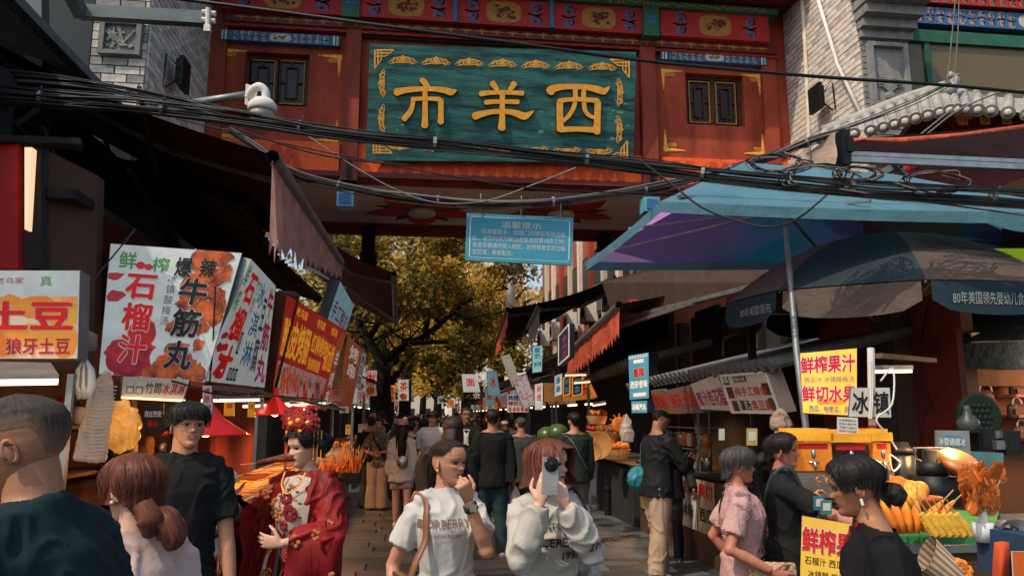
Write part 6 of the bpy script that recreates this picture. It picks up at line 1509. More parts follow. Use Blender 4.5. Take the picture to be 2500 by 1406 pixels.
def person(label, at, face, H=1.65, fem=False, skin='warm', det=1, lean=0, hy=0, hpit=0, tilt=0, hands=None, feet=None, top=None, bottom=None, shoes=None, hairs=('short','black'),
           mouth=0, gaze=0, build=1.0, lip=None, group=None, eyes=True, brow=.6, extra=None, flare=0):
 """face: compass-style heading in degrees, 0 = looking up the street (+Y), 180 = at the camera, 90 = to the left (-X). local +Y is forward, +X the person's right"""
 k = H/1.70; fw = .92 if fem else 1.0; V_ = Vector
 hipz, hip = .515*H, V_((0,0,.515*H)); LT = Matrix.Translation(hip) @ Matrix.Rotation(-lean,4,'X') @ Matrix.Translation(-hip)
 sh = (.140 if fem else .172)*k*build; shz = .808*H
 # joints
 S_ = {s: LT @ V_((s*sh, -.005, shz-.014*H)) for s in (-1,1)}; nk = LT @ V_((0,-.012,.835*H));
 ua, fa = .172*H, .150*H; hands = hands or {}
 El, Wr, HD = {}, {}, {}
 for s in (-1,1):
  h = hands.get(s, {}); tgt = V_(h.get('at', (s*((.185 if fem else .215)*k), .03, .475*H))); pole = V_(h.get('pole', (s*.18, -1, -.1)))
  El[s], Wr[s] = ik(S_[s], tgt, ua, fa, pole)
  d = V_(h['dir']) if 'dir' in h else (Wr[s]-El[s]).normalized() + V_((0,.15,0)); HD[s] = (d.normalized(), V_(h.get('n', (-s*1.0, .15, 0))), h.get('curl', .35), h.get('thumb', .4), h.get('curls'), h.get('spread', .12))
 feet = feet or {-1: (-.10*k, .0), 1: (.10*k, .02)}
 Hp = {s: V_((s*.085*k, 0, .515*H)) for s in (-1,1)}; Kn, An = {}, {}
 for s in (-1,1):
  ft = V_((feet[s][0], feet[s][1], .055*k + (feet[s][2] if len(feet[s]) > 2 else 0))); Kn[s], An[s] = ik(Hp[s], ft, .245*H, .235*H, V_((0,1,0)))
 def torso(b, inf, rows=None, zlo=.49, zhi=.84):
  prof = ([(.47,.150,.105,0),(.515,.158,.112,0),(.56,.140,.100,.005),(.62,.112,.083,.008),(.68,.125,.095,.012),(.735,.138,.112,.018),(.78,.140,.090,.006),(.808,.128,.068,-.004),(.828,.070,.052,-.008),(.85,.045,.045,-.008)] if fem else
    [(.47,.155,.105,0),(.515,.160,.112,0),(.56,.150,.108,.004),(.62,.142,.105,.006),(.68,.152,.110,.006),(.74,.168,.112,.006),(.785,.168,.094,0),(.812,.145,.070,-.006),(.830,.080,.056,-.010),(.85,.052,.050,-.010)])
  pts, rad = [], []
  for z, w, d, y in prof:
   if z < zlo-.03 or z > zhi+.03: continue
   pts.append(LT @ V_((0, y*k, z*H)) if z > .515 else V_((0, y*k, z*H))); e = inf*(1 if z < .80 else .5); rad.append((d*k*build+e, w*k*build+e))
  b.tube(pts, rad, 20, up=V_((0,1,0)))
  for s in (-1,1): b.ell(S_[s]+V_((-s*.010,0,-.006)), .044*k*build*(.9 if fem else 1)+inf*.5, 12, 8); b.tube([nk+V_((0,0,-.012)), nk.lerp(S_[s],.5)+V_((0,0,-.004)), S_[s]], [.045*k+inf*.6, .044*k+inf*.8, .042*k+inf*.9], 12)
 def arm(b, s, inf, upto=1.0, flare_=0, loose=0):
  r1, r2, r3, r4 = [q*k*(.88 if fem else 1)*build for q in (.044,.041,.039,.026)]
  pts = [S_[s], S_[s].lerp(El[s],.35), S_[s].lerp(El[s],.7), El[s]]; rad = [r1+inf, r1*.98+inf, r2*1.05+inf, r2*.95+inf]
  if upto <= 1:
   pts = [S_[s].lerp(El[s], q*upto) for q in (0,.35,.7,1)]; rad = [r1*1.0+inf*.8, r1*1.03+inf*.95+flare_*.2, r1*.97+inf+flare_*.6, r1*.93+inf+flare_]
  else:
   f = min(1, upto-1); pts += [El[s].lerp(Wr[s], q*f) for q in (.3,.6,.85,1)]; rad += [r3*1.02+inf+loose, r3*.92+inf+loose, r4*1.15+inf+loose*.8, r4+inf+loose*.4]
  b.tube(pts, rad, 12);
  if upto > 1: b.ell(El[s], r2*1.0+inf, 10, 8)
 def leg(b, s, inf, upto=2.0, cuff=0):
  r = [q*k*build for q in (.083,.074,.056,.054,.050,.036)]
  if upto <= 1: pts = [Hp[s].lerp(Kn[s], q*upto) for q in (0,.4,.8,1)]; rad = [r[0]+inf, r[1]+inf, r[1]*.92+inf+cuff*.5, r[1]*.88+inf+cuff]
  else: pts = [Hp[s], Hp[s].lerp(Kn[s],.5), Kn[s], Kn[s].lerp(An[s],.3), Kn[s].lerp(An[s],.65), An[s]]; rad = [r[0]+inf, r[1]+inf, r[2]+inf, r[3]+inf+cuff*.3, r[4]*.9+inf+cuff*.8, r[5]+inf+cuff]
  b.tube(pts, rad, 12)
  if upto > 1: b.ell(Kn[s], r[2]+inf, 10, 8)
 vox = {3:.008, 2:.010, 1:.014, 0:.02}[det]
 # skin body
 b = MB(); torso(b, 0); [arm(b, s, 0, 2) for s in (-1,1)]; [leg(b, s, 0) for s in (-1,1)]
 nt = nk + LT.to_3x3() @ V_((0,.012,.03));
 hc = LT @ V_((0,.018*k,.868*H)) ; b.tube([nk+V_((0,0,-.05)), nk, hc+V_((0,-.018,.035)), hc+V_((0,-.012,.07))], [.060*k,(.050 if fem else .058)*k,(.046 if fem else .056)*k,.045*k], 14)
 v, f, nr = remesh(b, vox, 3); BV = [tuple(p) for p in v]; BF = list(f); BM = [0]*len(f)
 def addto(vs, fs, mi):
  o = len(BV); BV.extend([tuple(p) for p in vs]); BF.extend([tuple(i+o for i in ff) for ff in fs]); BM.extend([mi]*len(fs))
 tips = {}
 for s in (-1,1):
  hb = MB(); D, Nn, curl, th, cu, sp = HD[s]; tips[s] = hand_mb(hb, Wr[s], D, Nn, curl, (1 if s > 0 else -1) * 1, k*.98, sp, th, .0082 if fem else .0092, cu)
  if det >= 2: hv, hf, _ = remesh(hb, .0042, 2); addto(hv, hf, 0)
  else: addto(hb.v, hb.f, 0)
 HM = Matrix.Translation(LT @ V_((0,.0,.868*H))) @ Matrix.Rotation(R(hy),4,'Z') @ Matrix.Rotation(R(tilt),4,'Y') @ Matrix.Rotation(R(-hpit),4,'X') @ Matrix.Scale(k*.94,4) @ Matrix.Translation((0,.012,-.028))
 for vs, fs, mi in head_mesh(HM, 1 if fem else 0, nu=(44 if det > 1 else 24), nv=(46 if det > 1 else 26), mouth=mouth, eyes=eyes and det > 0, gaze=gaze, brow=(.38 if fem else brow)): addto(vs, fs, mi)
 me = bpy.data.meshes.new('person'); me.from_pydata(BV, [], BF)
 for m_ in (SKIN[skin], lip or LIP, BROW, SCL, IRI): me.materials.append(m_)
 me.polygons.foreach_set('material_index', BM); me.polygons.foreach_set('use_smooth', [True]*len(BF))
 root = bpy.data.objects.new('person', me); COL.objects.link(root); tag(root, label, 'person', group)
 # clothes
 T = dict(kind='tee', mat=M['wsign'], inf=.014, hem=.47, sleeve=.62, wr=.006, loose=0); T.update(top or {})
 b = MB(); torso(b, T['inf'], zlo=T['hem'])
 if T['hem'] < .47 or flare: hz = T['hem']*H; b.tube([V_((0,0,.60*H)), V_((0,0,.52*H)), V_((0,0,hz))], [((.100)*k+T['inf'], .135*k+T['inf']), (.118*k+T['inf'], .166*k+T['inf']), (.125*k+T['inf']+flare, .172*k+T['inf']+flare)], 20, up=V_((0,1,0)))
 else: b.tube([LT @ V_((0,0,.60*H)), V_((0,0,.53*H)), V_((0,0,T['hem']*H))], [(.102*k*build+T['inf'], .138*k*build+T['inf']), (.115*k*build+T['inf'], .162*k*build+T['inf']), (.118*k*build+T['inf']+.006, .165*k*build+T['inf']+.006)], 20, up=V_((0,1,0)))
 for s in (-1,1): arm(b, s, T['inf']*(1.0), T['sleeve'], .012, T['loose'])
 v, f, nr = remesh(b, vox, 4)
 # open the neckline: keep only faces below the collar plane
 ny = LT @ V_((0,0,T.get('neck', .838)*H)); nn = (LT.to_3x3() @ V_((0,-T.get('scoop',.32),1))).normalized()
 keep = [(Vector(p)-ny).dot(nn) < 0 or (Vector(p)-nk).length > .16*k for p in v]
 v = wrinkle(v, nr, T['wr'], hash(label) % 97 if False else len(label)); f = [ff for ff in f if all(keep[i] for i in ff)]
 used = sorted({i for ff in f for i in ff}); ix = {a_: c_ for c_, a_ in enumerate(used)}
 me = bpy.data.meshes.new(T['kind']); me.from_pydata([tuple(v[i]) for i in used], [], [tuple(ix[i] for i in ff) for ff in f]); me.materials.append(T['mat']); me.polygons.foreach_set('use_smooth', [True]*len(f))
 shirt = link({'tee':'shirt','jacket':'jacket','robe':'robe'}.get(T['kind'], T['kind']), me, root)
 root_bvh = BVHTree.FromPolygons([tuple(v[i]) for i in used], [tuple(ix[i] for i in ff) for ff in f])
 B_ = dict(mat=M['black'], inf=.012, upto=2.0, cuff=.012, wr=.006, name='trousers'); B_.update(bottom or {})
 b = MB(); b.tube([V_((0,0,.60*H)), V_((0,0,.55*H)), V_((0,0,.50*H)), V_((0,0,.462*H))], [(.098*k*build+B_['inf']*.5,.135*k*build+B_['inf']*.5),(.108*k*build+B_['inf']*.5,.150*k*build+B_['inf']*.5),(.112*k*build+B_['inf'],.160*k*build+B_['inf']),(.095*k,.13*k)], 18, up=V_((0,1,0)))
 for s in (-1,1): leg(b, s, B_['inf'], B_['upto'], B_['cuff'])
 v, f, nr = remesh(b, vox*1.2, 3); v = wrinkle(v, nr, B_['wr'], 5, 7, 8)
 me = bpy.data.meshes.new(B_['name']); me.from_pydata([tuple(p) for p in v], [], f); me.materials.append(B_['mat']); me.polygons.foreach_set('use_smooth', [True]*len(f)); link(B_['name'], me, root)
 for s in (-1,1):
  b = MB(); c = An[s]; lift = c.z-.055*k; b.tube([V_((c.x, c.y-.06*k, lift+.035)), V_((c.x, c.y-.02, lift+.055)), V_((c.x, c.y+.05*k, lift+.048)), V_((c.x+s*.008, c.y+.12*k, lift+.036)), V_((c.x+s*.008, c.y+.185*k, lift+.022))], [(.03*k,.03*k),(.052*k,.040*k),(.042*k,.043*k),(.030*k,.046*k),(.012*k,.022*k)], 12, up=V_((0,0,1)))
  sh_ = b.build('shoe', shoes or M['black'], root, smooth=True); b = MB(); b.tube([V_((c.x, c.y-.085*k, lift+.012)), V_((c.x, c.y-.02, lift+.012)), V_((c.x+s*.008, c.y+.12*k, lift+.012)), V_((c.x+s*.008, c.y+.20*k, lift+.012))], [(.012,.026*k),(.012,.040*k),(.012,.046*k),(.010,.02*k)], 10, up=V_((0,0,1))); b.build('sole', M['paper'] if shoes else M['black'], sh_, smooth=True)
 if hairs:
  if hairs[0] == 'crop' or hairs[0] == 'bald': hair('crop', HM, HAIR[hairs[1]], root, len(label), det)
  else: hair(hairs[0], HM, HAIR[hairs[1]], root, len(label), det)
 root.location = (at[0], at[1], 0); root.rotation_euler = (0,0,R(face))
 return dict(root=root, HM=HM, El=El, Wr=Wr, Sh=S_, LT=LT, H=H, k=k, bvh=root_bvh, tips=tips, shirt=shirt, nk=nk, HD=HD, W=Matrix.Translation((at[0],at[1],0)) @ Matrix.Rotation(R(face),4,'Z'), Kn=Kn, An=An)
def chest_text(p, text, x0, x1, z0, z1, m, bold=.02, back=False):
 class Q_: pass
 H = p['H']; v, f = glyphs(text, bold); xa, xb, ya, yb = v[:,0].min(), v[:,0].max(), v[:,1].min(), v[:,1].max(); out = []
 for x, y, _ in v:
  X = x0 + (x1-x0)*(x-xa)/(xb-xa); Z = z0 + (z1-z0)*(y-ya)/(yb-ya)        # seen from the front the person's right is on the left
  h = p['bvh'].ray_cast(Vector((X, .0, Z)), Vector((0,1,0)))
  out.append(tuple(h[0] + Vector((0,.009,0))) if h[0] is not None else (X, .14, Z))
 me = bpy.data.meshes.new('lettering'); me.from_pydata(out, [], f); me.materials.append(m); return link('lettering', me, p['root'])
def strap(p, pts, w, m, name='strap', th=.004):
 """flat belt through local points, pushed out to the clothes"""
 c = cable([Vector(q) for q in pts], 0, 8); b = MB(); L_ = []; L0 = []; n = len(c); H = p['H']; Cc = Vector((0,0,0));
 for i, q in enumerate(c):
  ax = Vector((0,0,q.z)); d = (q-ax); dn = d.normalized() if d.length > 1e-4 else Vector((0,1,0))
  h = p['bvh'].ray_cast(ax + dn*.7, -dn)
  if h[0] is not None and (h[0]-ax).length > d.length*.6 and (h[0]-ax).length < d.length*1.8: q = h[0] + dn*.008
  L0.append((q, dn))
 pq_ = [q for q,_ in L0]
 for _ in range(6): pq_ = [pq_[0]] + [(pq_[i-1]+pq_[i]*2+pq_[i+1])/4 for i in range(1,n-1)] + [pq_[-1]]
 for i in range(n):
  q, dn = pq_[i]+L0[i][1]*.004, L0[i][1]; t = (pq_[min(n-1,i+1)]-pq_[max(0,i-1)]).normalized(); s_ = t.cross(dn).normalized(); L_.append((q-s_*w/2, q+s_*w/2, q-s_*w/2-dn*th, q+s_*w/2-dn*th))
 o = [x for l in L_ for x in l]; fs = []
 for i in range(n-1):
  a = 4*i; fs += [(a,a+1,a+5,a+4),(a+2,a+6,a+7,a+3),(a,a+4,a+6,a+2),(a+1,a+3,a+7,a+5)]
 b.add(o, fs); return b.build(name, m, p['root'] if name else None, smooth=True)
def world_thing(p, name, label, cat):
 """a carried thing of its own, built in the carrier's own axes"""
 t = thing(name, label, cat, tuple(p['root'].location)); t.rotation_euler = p['root'].rotation_euler; t['_loc0'] = 1; return t
def build_in(b, name, m, t, smooth=True):
 o = b.build(name, m, None, smooth); o.parent = t; return o
V = Vector
def fix(t):
 if '_loc0' in t: del t['_loc0']
def at(px, D):               # place on the ground seen at column px, D metres along the view axis
 d = ray(px, 1016); Y = D*math.cos(YAW)/1.0; x = CAMP + d*(D/(d.dot(_f)/_f.length)) if False else None
 a = math.atan2(px-1250, FPX); ang = YAW + a; return (D*math.sin(ang)/math.cos(a), D*math.cos(ang)/math.cos(a))
# ---- woman in the white lettered T-shirt
WT = cloth('white_cotton', (.48,.465,.43), .10, bump=.3); WT2 = cloth('off_white_cotton', (.43,.405,.35), .12, bump=.4)
p = person('woman in white Burberry lettered T-shirt eating, dark ponytail, tan shoulder bag', at(1094, 3.5), 196, 1.575, True, 'warm', 3, hy=30, hpit=2,
  hands={-1: dict(at=(-.02,.235,1.295), pole=(-.35,.15,-1), dir=(.35,.35,.8), n=(.3,-.9,.3), curl=1.05, thumb=1.0), 1: dict(at=(.235,.05,.80), pole=(.3,-1,0))},
  top=dict(mat=WT, hem=.46, sleeve=.66, inf=.014, wr=.010, scoop=.20, neck=.843), bottom=dict(mat=cloth('grey_denim',(.10,.11,.12))), hairs=('pulled','brown'), gaze=-.5, mouth=.3)
ink = mat('brown_shirt_print', (.20,.13,.11), .7, var=0)
chest_text(p, 'BURBERRY', .145, -.07, 1.170, 1.208, ink, .02); chest_text(p, 'LONDON ENGLAND', .10, -.03, 1.132, 1.146, ink, .015)
strap(p, [(.150,-.10,1.05),(.150,-.06,1.24),(.118,0,1.31),(.140,.09,1.24),(.165,.13,1.08),(.20,.10,.92)], .03, mat('tan_leather',(.22,.09,.04),.5,var=.2,spec=.4))
bagm = mat('tan_leather',(.22,.09,.04))
t = world_thing(p, 'shoulder_bag', 'soft tan leather bag under the arm of the woman in the Burberry T-shirt', 'bag')
b = MB(); b.tube([V((.20,.02,.98)),V((.215,.02,.93)),V((.235,.02,.84)),V((.245,.02,.74)),V((.24,.02,.69))], [(.12,.02),(.14,.04),(.165,.062),(.17,.065),(.13,.04)], 18, up=V((0,1,0))); v, f, nr = remesh(b, .009, 3); v = wrinkle(v, nr, .008, 3, 12, 9); b = MB(); b.add(v, f); build_in(b, 'body', bagm, t)
b = MB(); b.tube([V((.19,.15,.93)),V((.24,.15,.84)),V((.27,.13,.76))], .008, 6); b.tube([V((.21,-.10,.97)),V((.235,.02,.985)),V((.21,.14,.97))], .006, 6); build_in(b, 'piping', mat('dark_leather',(.07,.035,.02),.5), t); fix(t)
w = p['Wr'][-1]; e = p['El'][-1]; d = (w-e).normalized(); b = MB(); b.tube([w-d*.045, w-d*.018], .031, 16); wt = b.build('wrist_watch', mat('dark_watch_band',(.03,.025,.022),.4), p['root'], smooth=True)
b = MB(); b.box(w-d*.032+V((-.0,.030,0)), (.03,.008,.03)); b.build('watch_face', M['steel'], wt)
b = MB(); h = p['HM'] @ V((.083,.0,.075)); b.ell(h, .006, 8, 6); b.build('earring', M['gold'], p['root'])
b = MB(); tp_ = p['tips'][-1][0][0]; b.tube([tp_+V((-.0,0,0)), tp_+V((.01,-.02,.02))], .006, 6); tag(b.build('snack', M['woodlight'], None), 'small snack bite held at the mouth of the woman in the lettered T-shirt', 'food').matrix_world = p['W']
# ---- woman photographing with a phone
p = person('woman in cream sweatshirt with auburn bob holding a phone up to her face', at(1332, 3.35), 192, 1.575, True, 'pale', 3, hy=40, hpit=0,
  hands={1: dict(at=(.125,.24,1.31), pole=(.35,.35,-1), dir=(-.30,.15,1), n=(-.5,-.75,0), curl=.42, thumb=.8, spread=.2), -1: dict(at=(.02,.26,1.30), pole=(-.35,.35,-1), dir=(.62,.12,.75), n=(.45,-.8,0), curl=.62, thumb=.7)},
  top=dict(kind='sweatshirt', mat=WT2, hem=.45, sleeve=1.96, inf=.016, wr=.014, loose=.012, scoop=.15, neck=.845), bottom=dict(mat=cloth('beige_trouser',(.30,.26,.21))), hairs=('bob','red'), mouth=.3)
ik_ = mat('black_shirt_print', (.04,.038,.036), .7, var=.3, scale=60)
chest_text(p, 'PRESENT MOMENT', .14, -.14, 1.185, 1.212, ik_, .02); chest_text(p, 'SINCEREALLY', .15, -.15, 1.118, 1.155, ik_, .025); chest_text(p, '1995', -.02, -.10, 1.065, 1.098, ik_, .03)
t = world_thing(p, 'phone', 'silver phone with large round black camera held by the auburn haired woman', 'phone')
c = V((.098,.285,1.415)); Rp = Matrix.Rotation(R(-3),3,'Y'); b = MB(); b.box(c, (.066,.008,.145), M=Rp); build_in(b, 'body', mat('silver_phone',(.42,.41,.38),.3,metal=.3), t, False)
b = MB(); b.lathe([(.030,0),(.030,.004),(.026,.006),(.0001,.006)], c+V((-.004,.004,.045)), 24, M=Matrix.Rotation(R(-90),3,'X')); build_in(b, 'camera_ring', M['inkblack'], t)
b = MB(); b.lathe([(.011,0),(.010,.003),(.0001,.003)], c+V((-.004,.010,.045)), 16, M=Matrix.Rotation(R(-90),3,'X')); build_in(b, 'lens', M['glass'], t)
b = MB(); [b.ell(c+V((-.018,.0075,.064)) if 0 else c+V((.02,.010,.058)), .003, 8, 6)]; build_in(b, 'flash', M['wsign'], t); fix(t)
for tpos, dd in p['tips'][1]+p['tips'][-1]:
 b = MB(); b.ell(tpos+dd*.003+V((0,.006,0)), (.0055,.003,.008), 8, 6); b.build('nail', NAIL, p['root'])
t = world_thing(p, 'tote_bag', 'crinkled silver puffer bag hanging behind the auburn haired woman', 'bag')
b = MB(); b.tube([V((-.19,-.12,1.06)),V((-.20,-.10,1.0)),V((-.225,-.08,.88)),V((-.235,-.08,.76)),V((-.23,-.08,.70))], [(.03,.02),(.09,.045),(.13,.07),(.15,.08),(.12,.05)], 18, up=V((0,1,0))); v, f, nr = remesh(b, .008, 2); v = wrinkle(v, nr, .022, 9, 22, 18); b = MB(); b.add(v, f); build_in(b, 'body', mat('silver_nylon',(.40,.37,.34),.38,metal=.35,var=.25), t)
b = MB(); b.tube(cable([V((-.15,-.10,1.02)),V((-.13,-.11,1.20)),V((-.12,-.02,1.335)),V((-.15,.08,1.25)),V((-.19,.02,1.05))],0,6), .007, 6); build_in(b, 'strap', M['inkblack'], t); fix(t)
# ---- bespectacled man in black
p = person('young man in black T-shirt and thin glasses with black fringe by the left stalls', at(468, 3.75), 200, 1.745, False, 'warm', 3, hy=14, hpit=-3, tilt=-3,
  hands={1: dict(at=(.24,.02,.82)), -1: dict(at=(-.24,.10,.82), curl=.5)}, build=.94, top=dict(mat=cloth('black_cotton',(.012,.014,.014)), hem=.47, sleeve=.78, inf=.018, wr=.010, neck=.845, scoop=.1), bottom=dict(mat=cloth('teal_denim',(.05,.09,.095))), hairs=('fringe','black'), gaze=-.3)
def spectacles(p, m, r=.021, full=True):
 b = MB(); HM = p['HM']
 def q(x, y, z): return HM @ V((x, y, z*HH))
 for s in (-1,1): b.tube([q(s*.032+r*math.cos(t)*1.1, .094-.012*abs(math.cos(t))*(1 if math.cos(t)*s>0 else 0), .50+r*.8*math.sin(t)/HH) for t in [k*math.pi/8 for k in range(17)]], .0013, 5); b.tube([q(s*.055,.085,.53), q(s*.078,.03,.53), q(s*.083,-.02,.50)], .0014, 5)
 b.tube([q(-.010,.100,.53), q(0,.103,.54), q(.010,.100,.53)], .0014, 5); return b.build('glasses', m, p['root'], smooth=True)
spectacles(p, M['steel'])
# ---- close man with cropped hair at the left edge
p = person('close man with cropped hair in dark teal T-shirt at the left edge, back turned', at(196, 1.66), 80, 1.745, False, 'tan', 3, lean=R(8), hy=16, hpit=12,
  top=dict(mat=cloth('dark_teal_cotton',(.012,.028,.032)), hem=.47, sleeve=.8, inf=.018, wr=.008, neck=.85, scoop=.0), hairs=('crop','stub'), build=1.12)
spectacles(p, M['inkblack'])
# ---- auburn haired woman from behind
p = person('woman with wavy auburn low bun in pale pink top, back turned beside the close man', at(362, 2.35), 24, 1.565, True, 'pale', 3, hy=34, hpit=6,
  top=dict(mat=cloth('pale_pink_cotton',(.55,.40,.36),.15,bump=.4), hem=.46, sleeve=.7, inf=.018, wr=.010, scoop=-.1, neck=.84), hairs=('wavy','red'))
b = MB(); b.ell(p['HM'] @ V((.086,-.005,.075)), .006, 8, 6); b.ell(p['HM'] @ V((-.086,-.005,.075)), .006, 8, 6); b.build('earring', M['wsign'], p['root'])
# ---- woman in the red robe
redsilk = mat('red_brocade', (.25,.008,.007), .6, col2=(.13,.004,.004), scale=3, thr=(.35,.65), bump=.15, spec=.25)
golddots = mat('gold_embroidery', (.50,.16,.05), .5, var=.4, scale=40, bump=.4)
p = person('woman in embroidered red robe with flower headdress eating a skewer by the left stalls', at(762, 4.10), 156, 1.625, True, 'pale', 3, hy=-24, hpit=8,
  hands={1: dict(at=(.27,.26,1.23), pole=(.5,-.3,-1), dir=(.1,.15,1), n=(-.6,.2,.0), curl=.8, thumb=.9), -1: dict(at=(-.02,.235,1.03), pole=(-1,-.2,-.5), dir=(1,.15,.08), n=(0,-1,.1), curl=.28, spread=.2)},
  top=dict(kind='robe', mat=redsilk, hem=.12, sleeve=1.35, inf=.035, wr=.014, loose=.03, scoop=.1, neck=.838), bottom=dict(mat=redsilk), hairs=('updo','black'), lip=LIPR, gaze=.2, mouth=.6, flare=.11)
rp_ = p; Wp = p['W']
# wide hanging sleeves
for s, pl in ((1, [(.06,0,.0)]), (-1, [(-.04,.0,0)])):
 S0, E0, W0 = p['Sh'][s], p['El'][s], p['Wr'][s]; b = MB(); G_ = []
 base = [S0.lerp(E0,.2), S0.lerp(E0,.6), E0, E0.lerp(W0,.3), E0.lerp(W0,.55), E0.lerp(W0,.74)] if s == 1 else [S0.lerp(E0,.2), S0.lerp(E0,.6), E0, E0.lerp(W0,.35), E0.lerp(W0,.65), E0.lerp(W0,.86)]
 drop = [.10,.30,.62,.74,.68,.50]; rad = [.065,.075,.082,.080,.074,.062]; n = 28; vs = []
 for i, (c, dr, r_) in enumerate(zip(base, drop, rad)):
  t = ((base[min(5,i+1)]-base[max(0,i-1)]).normalized()); side = V((t.y, -t.x, 0)).normalized() if (abs(t.x)+abs(t.y)) > .2 else V((1,0,0))
  for j in range(n):
   a = 2*math.pi*j/n; q = c + side*math.cos(a)*r_*(.8 if math.sin(a) < 0 else 1) + V((0,0,1))*((math.sin(a)*r_) if math.sin(a) > 0 else math.sin(a)*dr)
   q += V((0,1,0))*.03*math.sin(i*2.2+a*3)*(1 if math.sin(a) < 0 else 0); q += side*.018*math.sin(math.sin(a)*9+i*1.7); vs.append(q)
 rows = [cable([vs[i*n+j] for i in range(6)],0,4) for j in range(n)]; m_ = len(rows[0]); b.add([rows[j][i] for i in range(m_) for j in range(n)], [(i*n+j,i*n+(j+1)%n,(i+1)*n+(j+1)%n,(i+1)*n+j) for i in range(m_-1) for j in range(n)])
 slv = b.build('sleeve', redsilk, p['root'], smooth=True)
 bv = BVHTree.FromPolygons([Vector(q) for q in b.v], b.f); eb = MB(); rr = random.Random(20+s)
 for k_ in range(26):
  o = V((rr.uniform(-.5,.5), 1.0, rr.uniform(.35,1.3))); h = bv.ray_cast(o, V((0,-1,0)))
  if h[0] is None: continue
  for q in range(5):
   a = q*1.257+rr.random(); c = h[0]+V((.018*math.cos(a),.006,.022*math.sin(a))); eb.ell(c, (.013,.004,.009+.006*rr.random()), 6, 4)
 if eb.v: eb.build('embroidery', golddots, slv, kind='stuff')
# robe folds and trims
b = MB(); rr = random.Random(3)
for k_ in range(46):
 o = V((rr.uniform(-.24,.24), .9, rr.uniform(.25,1.28))); h = p['bvh'].ray_cast(o, V((0,-1,0)))
 if h[0] is None: continue
 for q in range(5): a = q*1.257; b.ell(h[0]+V((.015*math.cos(a),.005,.02*math.sin(a))), (.012,.004,.010), 6, 4)
b.build('embroidery', golddots, p['shirt'])
def shirt_patch(p, outline, m, name, lift=.006, n=1):
 vs = []; c = V((sum(x for x,_ in outline)/len(outline), 0, sum(z for _,z in outline)/len(outline)))
 rings = [outline, [(c.x+(x-c.x)*.66, c.z+(z-c.z)*.66) for x,z in outline], [(c.x+(x-c.x)*.33, c.z+(z-c.z)*.33) for x,z in outline], [(c.x+(x-c.x)*.02, c.z+(z-c.z)*.02) for x,z in outline]]
 k_ = len(outline)
 for rg_ in rings:
  for x, z in rg_:
   h = p['bvh'].ray_cast(V((x, .8, z)), V((0,-1,0))); vs.append((h[0] if h[0] is not None else V((x,.12,z))) + V((0,lift,0)))
 b = MB(); b.add(vs, [(i*k_+j, i*k_+(j+1)%k_, (i+1)*k_+(j+1)%k_, (i+1)*k_+j) for i in range(3) for j in range(k_)]); return b.build(name, m, p['root'], smooth=True)
shirt_patch(p, [(-.07,1.33),(0,1.345),(.07,1.33),(.105,1.20),(.085,1.08),(0,1.03),(-.085,1.08),(-.105,1.20)], mat('cream_silk',(.46,.38,.30),.6,var=.25,scale=30), 'chest_panel', .010)
b = MB()
for cx, cz, r_ in ((.012,1.235,.036),(-.012,1.165,.045),(.03,1.10,.028)):
 for q in range(7):
  a = q*.9; h = p['bvh'].ray_cast(V((cx+r_*.6*math.cos(a),.8,cz+r_*.6*math.sin(a))), V((0,-1,0)));
  if h[0] is not None: b.ell(h[0]+V((0,.013,0)), (r_*.42,.005,r_*.42), 7, 4)
b.build('flower_embroidery', mat('crimson_thread',(.22,.01,.02),.6,var=.3,scale=60), p['root'])
b = MB()
for q in range(16):
 a = q*.7; h = p['bvh'].ray_cast(V((.06*math.cos(a)*1.1,.8,1.18+.10*math.sin(a))), V((0,-1,0)))
 if h[0] is not None: b.ell(h[0]+V((0,.012,0)), (.014,.004,.006), 6, 4)
b.build('leaf_embroidery', mat('teal_thread',(.03,.12,.10),.6), p['root'])
for x in (-.055, .06): shirt_patch(p, [(x-.012,1.0),(x+.012,1.0),(x+.02,.6),(x+.02,.25),(x-.02,.25),(x-.016,.6)], mat('teal_ribbon',(.02,.075,.07),.6), 'ribbon', .012)
b = MB(); h = p['bvh'].ray_cast(V((0,.9,.95)), V((0,-1,0))); c = (h[0] if h[0] is not None else V((0,.2,.95)))+V((0,.02,0))
for dz, s_ in ((0,.022),(-.09,.034),(-.22,.03)):
 b.tube([c+V((s_*math.cos(t),0,dz+s_*math.sin(t))) for t in [k_*math.pi/4 for k_ in range(9)]], .003, 5); b.tube([c+V((0,0,dz+.05)), c+V((0,0,dz+s_))], .0025, 5); b.ell(c+V((0,0,dz)), (s_*.4,.004,s_*.4), 8, 4)
b.build('pendant', golddots, p['root'])
b = MB(); b.tube(cable([V((x,y+.05,z)) for x,y,z in ((-.06,.06,1.36),(-.05,.10,1.30),(0,.125,1.26),(.05,.10,1.30),(.06,.06,1.36))],0,5), .004, 6); b.build('necklace', M['gold'], p['root'])
